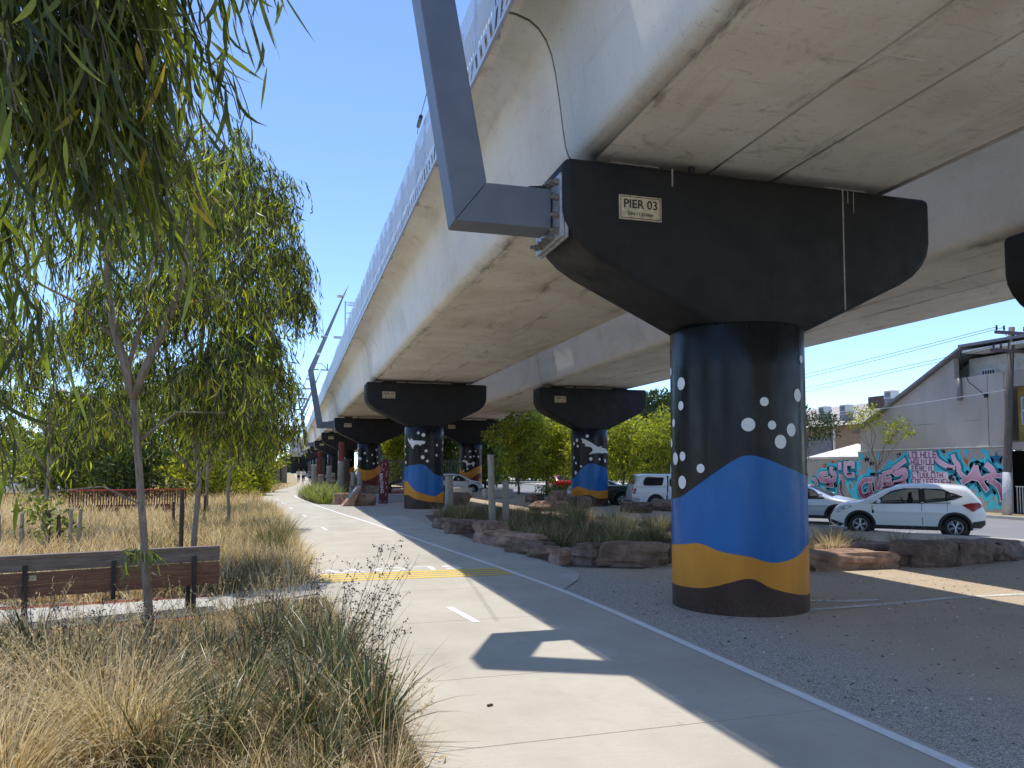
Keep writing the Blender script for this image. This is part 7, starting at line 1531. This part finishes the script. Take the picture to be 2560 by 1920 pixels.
def bike(loc, heading, label):
    t = empty('bicycle', loc, heading, label, 'bicycle', 'bicycles on the far path')
    for y in (-0.5, 0.55):
        w = bpy.data.objects.new('wheel', None); C.objects.link(w); w.parent = t; w.location = (0, y, 0.34)
        n = 24; mb = MB(); mb.tube([(0, 0.33*math.cos(2*math.pi*i/n), 0.33*math.sin(2*math.pi*i/n)) for i in range(n+1)], 0.02, 6); mb.obj('tyre', M['rubber'], w)
        mb = MB()
        for i in range(8): mb.tube([(0, 0, 0), (0, 0.32*math.cos(math.pi*i/4), 0.32*math.sin(math.pi*i/4))], 0.004, 3)
        mb.obj('spokes', M['alloy'], w)
    mb = MB(); mb.tube([(0, -0.5, .34), (0, -.05, .32), (0, .42, .86), (0, .55, .34)], 0.02, 6); mb.tube([(0, -.05, .32), (0, -.15, .88)], 0.02, 6); mb.tube([(0, -.15, .82), (0, .42, .82)], 0.02, 6); mb.obj('frame', M['dark_metal'], t)
    mb = MB(); mb.tube([(-.25, .6, 1.0), (0, .45, .98), (.25, .6, 1.0)], 0.016, 6); mb.obj('handlebar', M['dark_metal'], t)
    mb = MB(); mb.box((0, -.16, .9), (.14, .26, .05)); mb.obj('saddle', M['rubber'], t, bevel=0.02)
    return t
for x, y, h, sh, lab in ((1.55, 101, 180, C_w, 'cyclist in white riding toward the camera, the right one'), (1.0, 103, 180, C_w, 'cyclist in pale top with dark front beside the other rider')):
    bike((x, y, 0.02), R(h), 'bicycle under the ' + ('right' if x > 1.3 else 'left') + ' far cyclist'); person((x, y, 0.02), R(h), lab, sh, C_k, 'ride')
person((2.45, 106, 0.02), R(170), 'far pedestrian in grey walking at the right of the path', C_r, C_k)
person((3.5, 98, 0.0), R(200), 'far pedestrian in dark clothes under the viaduct edge', C_k, C_k)
sl_ = MB(); sl_.box((3.55, 78, 0.22), (1.6, 0.5, 0.45)); o = sl_.obj('log_seat', M['post_d'], None, bevel=0.05); tag(o, 'dark log seat beside the far path', 'seat')
person((3.3, 77.9, 0.0), R(170), 'seated person in dark top on the far log seat', C_k, C_g, 'sit')
sl_ = MB(); sl_.box((2.85, 54.2, 0.22), (0.9, 0.5, 0.45)); o = sl_.obj('log_seat', M['post_d'], None, bevel=0.05); tag(o, 'low dark seat hidden behind the strappy planting', 'seat')
person((2.78, 54.1, 0.0), R(150), 'seated person in black left of the tall red pole', C_k, C_k, 'sit')
# small litter on the path
mb = MB(); mb.box((1.62, 6.30, 0.03), (0.05, 0.02, 0.015), 0.4); o = mb.obj('twig_scrap', M['post_d']); tag(o, 'tiny scrap of bark lying on the near path', 'scrap')
n = 1500; P_ = np.stack([4.5+8.5*rng.random(n)**1.3, 3.3+9.5*rng.random(n), np.full(n, 0.004)], 1); P_ = P_[np.hypot(P_[:, 0]-6.335, P_[:, 1]-10) > 1.02]; n = len(P_)
q_ = np.array([(-1, -1, 0), (1, -1, 0), (1, 1, 0), (-1, 1, 0), (-.6, -.6, 1), (.6, -.6, 1), (.6, .6, 1), (-.6, .6, 1)]); sz_ = rng.uniform(0.003, 0.012, (n, 1, 1))*rng.uniform(0.6, 1.4, (n, 1, 3)); an = rng.uniform(0, 6.28, n)
vv = q_[None]*sz_ + rng.normal(0, 0.0012, (n, 8, 3)); vr = vv.copy(); vr[..., 0] = vv[..., 0]*np.cos(an)[:, None]-vv[..., 1]*np.sin(an)[:, None]; vr[..., 1] = vv[..., 0]*np.sin(an)[:, None]+vv[..., 1]*np.cos(an)[:, None]; vr += P_[:, None]
ff_ = (np.arange(n)*8)[:, None, None] + np.array([[4, 5, 6, 7], [0, 1, 5, 4], [1, 2, 6, 5], [2, 3, 7, 6], [3, 0, 4, 7]])[None]
tag(link('gravel', mesh_np('gravel', vr.reshape(-1, 3), ff_.reshape(-1, 4), 4), leafy('loose_stone', [(0, (0.12, 0.11, 0.1)), (0.5, (0.4, 0.35, 0.29)), (1, (0.7, 0.64, 0.55))], 0.0, 0.9)), 'loose stones lying on the gravel under the viaduct', 'gravel', kind='stuff')
n = 520; p = np.stack([rng.uniform(4.6, 13, n), rng.uniform(3.5, 12.8, n), np.full(n, 0.012)], 1); ax = rng.normal(0, 1, (n, 3)); ax[:, 2] *= 0.1
keep = np.hypot(p[:, 0]-6.335, p[:, 1]-10) > 1.1
v, f = leaves(p[keep], ax[keep], rng.uniform(0.02, 0.09, keep.sum()), rng.uniform(0.004, 0.014, keep.sum()), 2)
tag(link('leaf_litter', mesh_np('leaf_litter', v, f, 4), M['stem']), 'scattered dark leaf litter on the gravel', 'litter', kind='stuff')
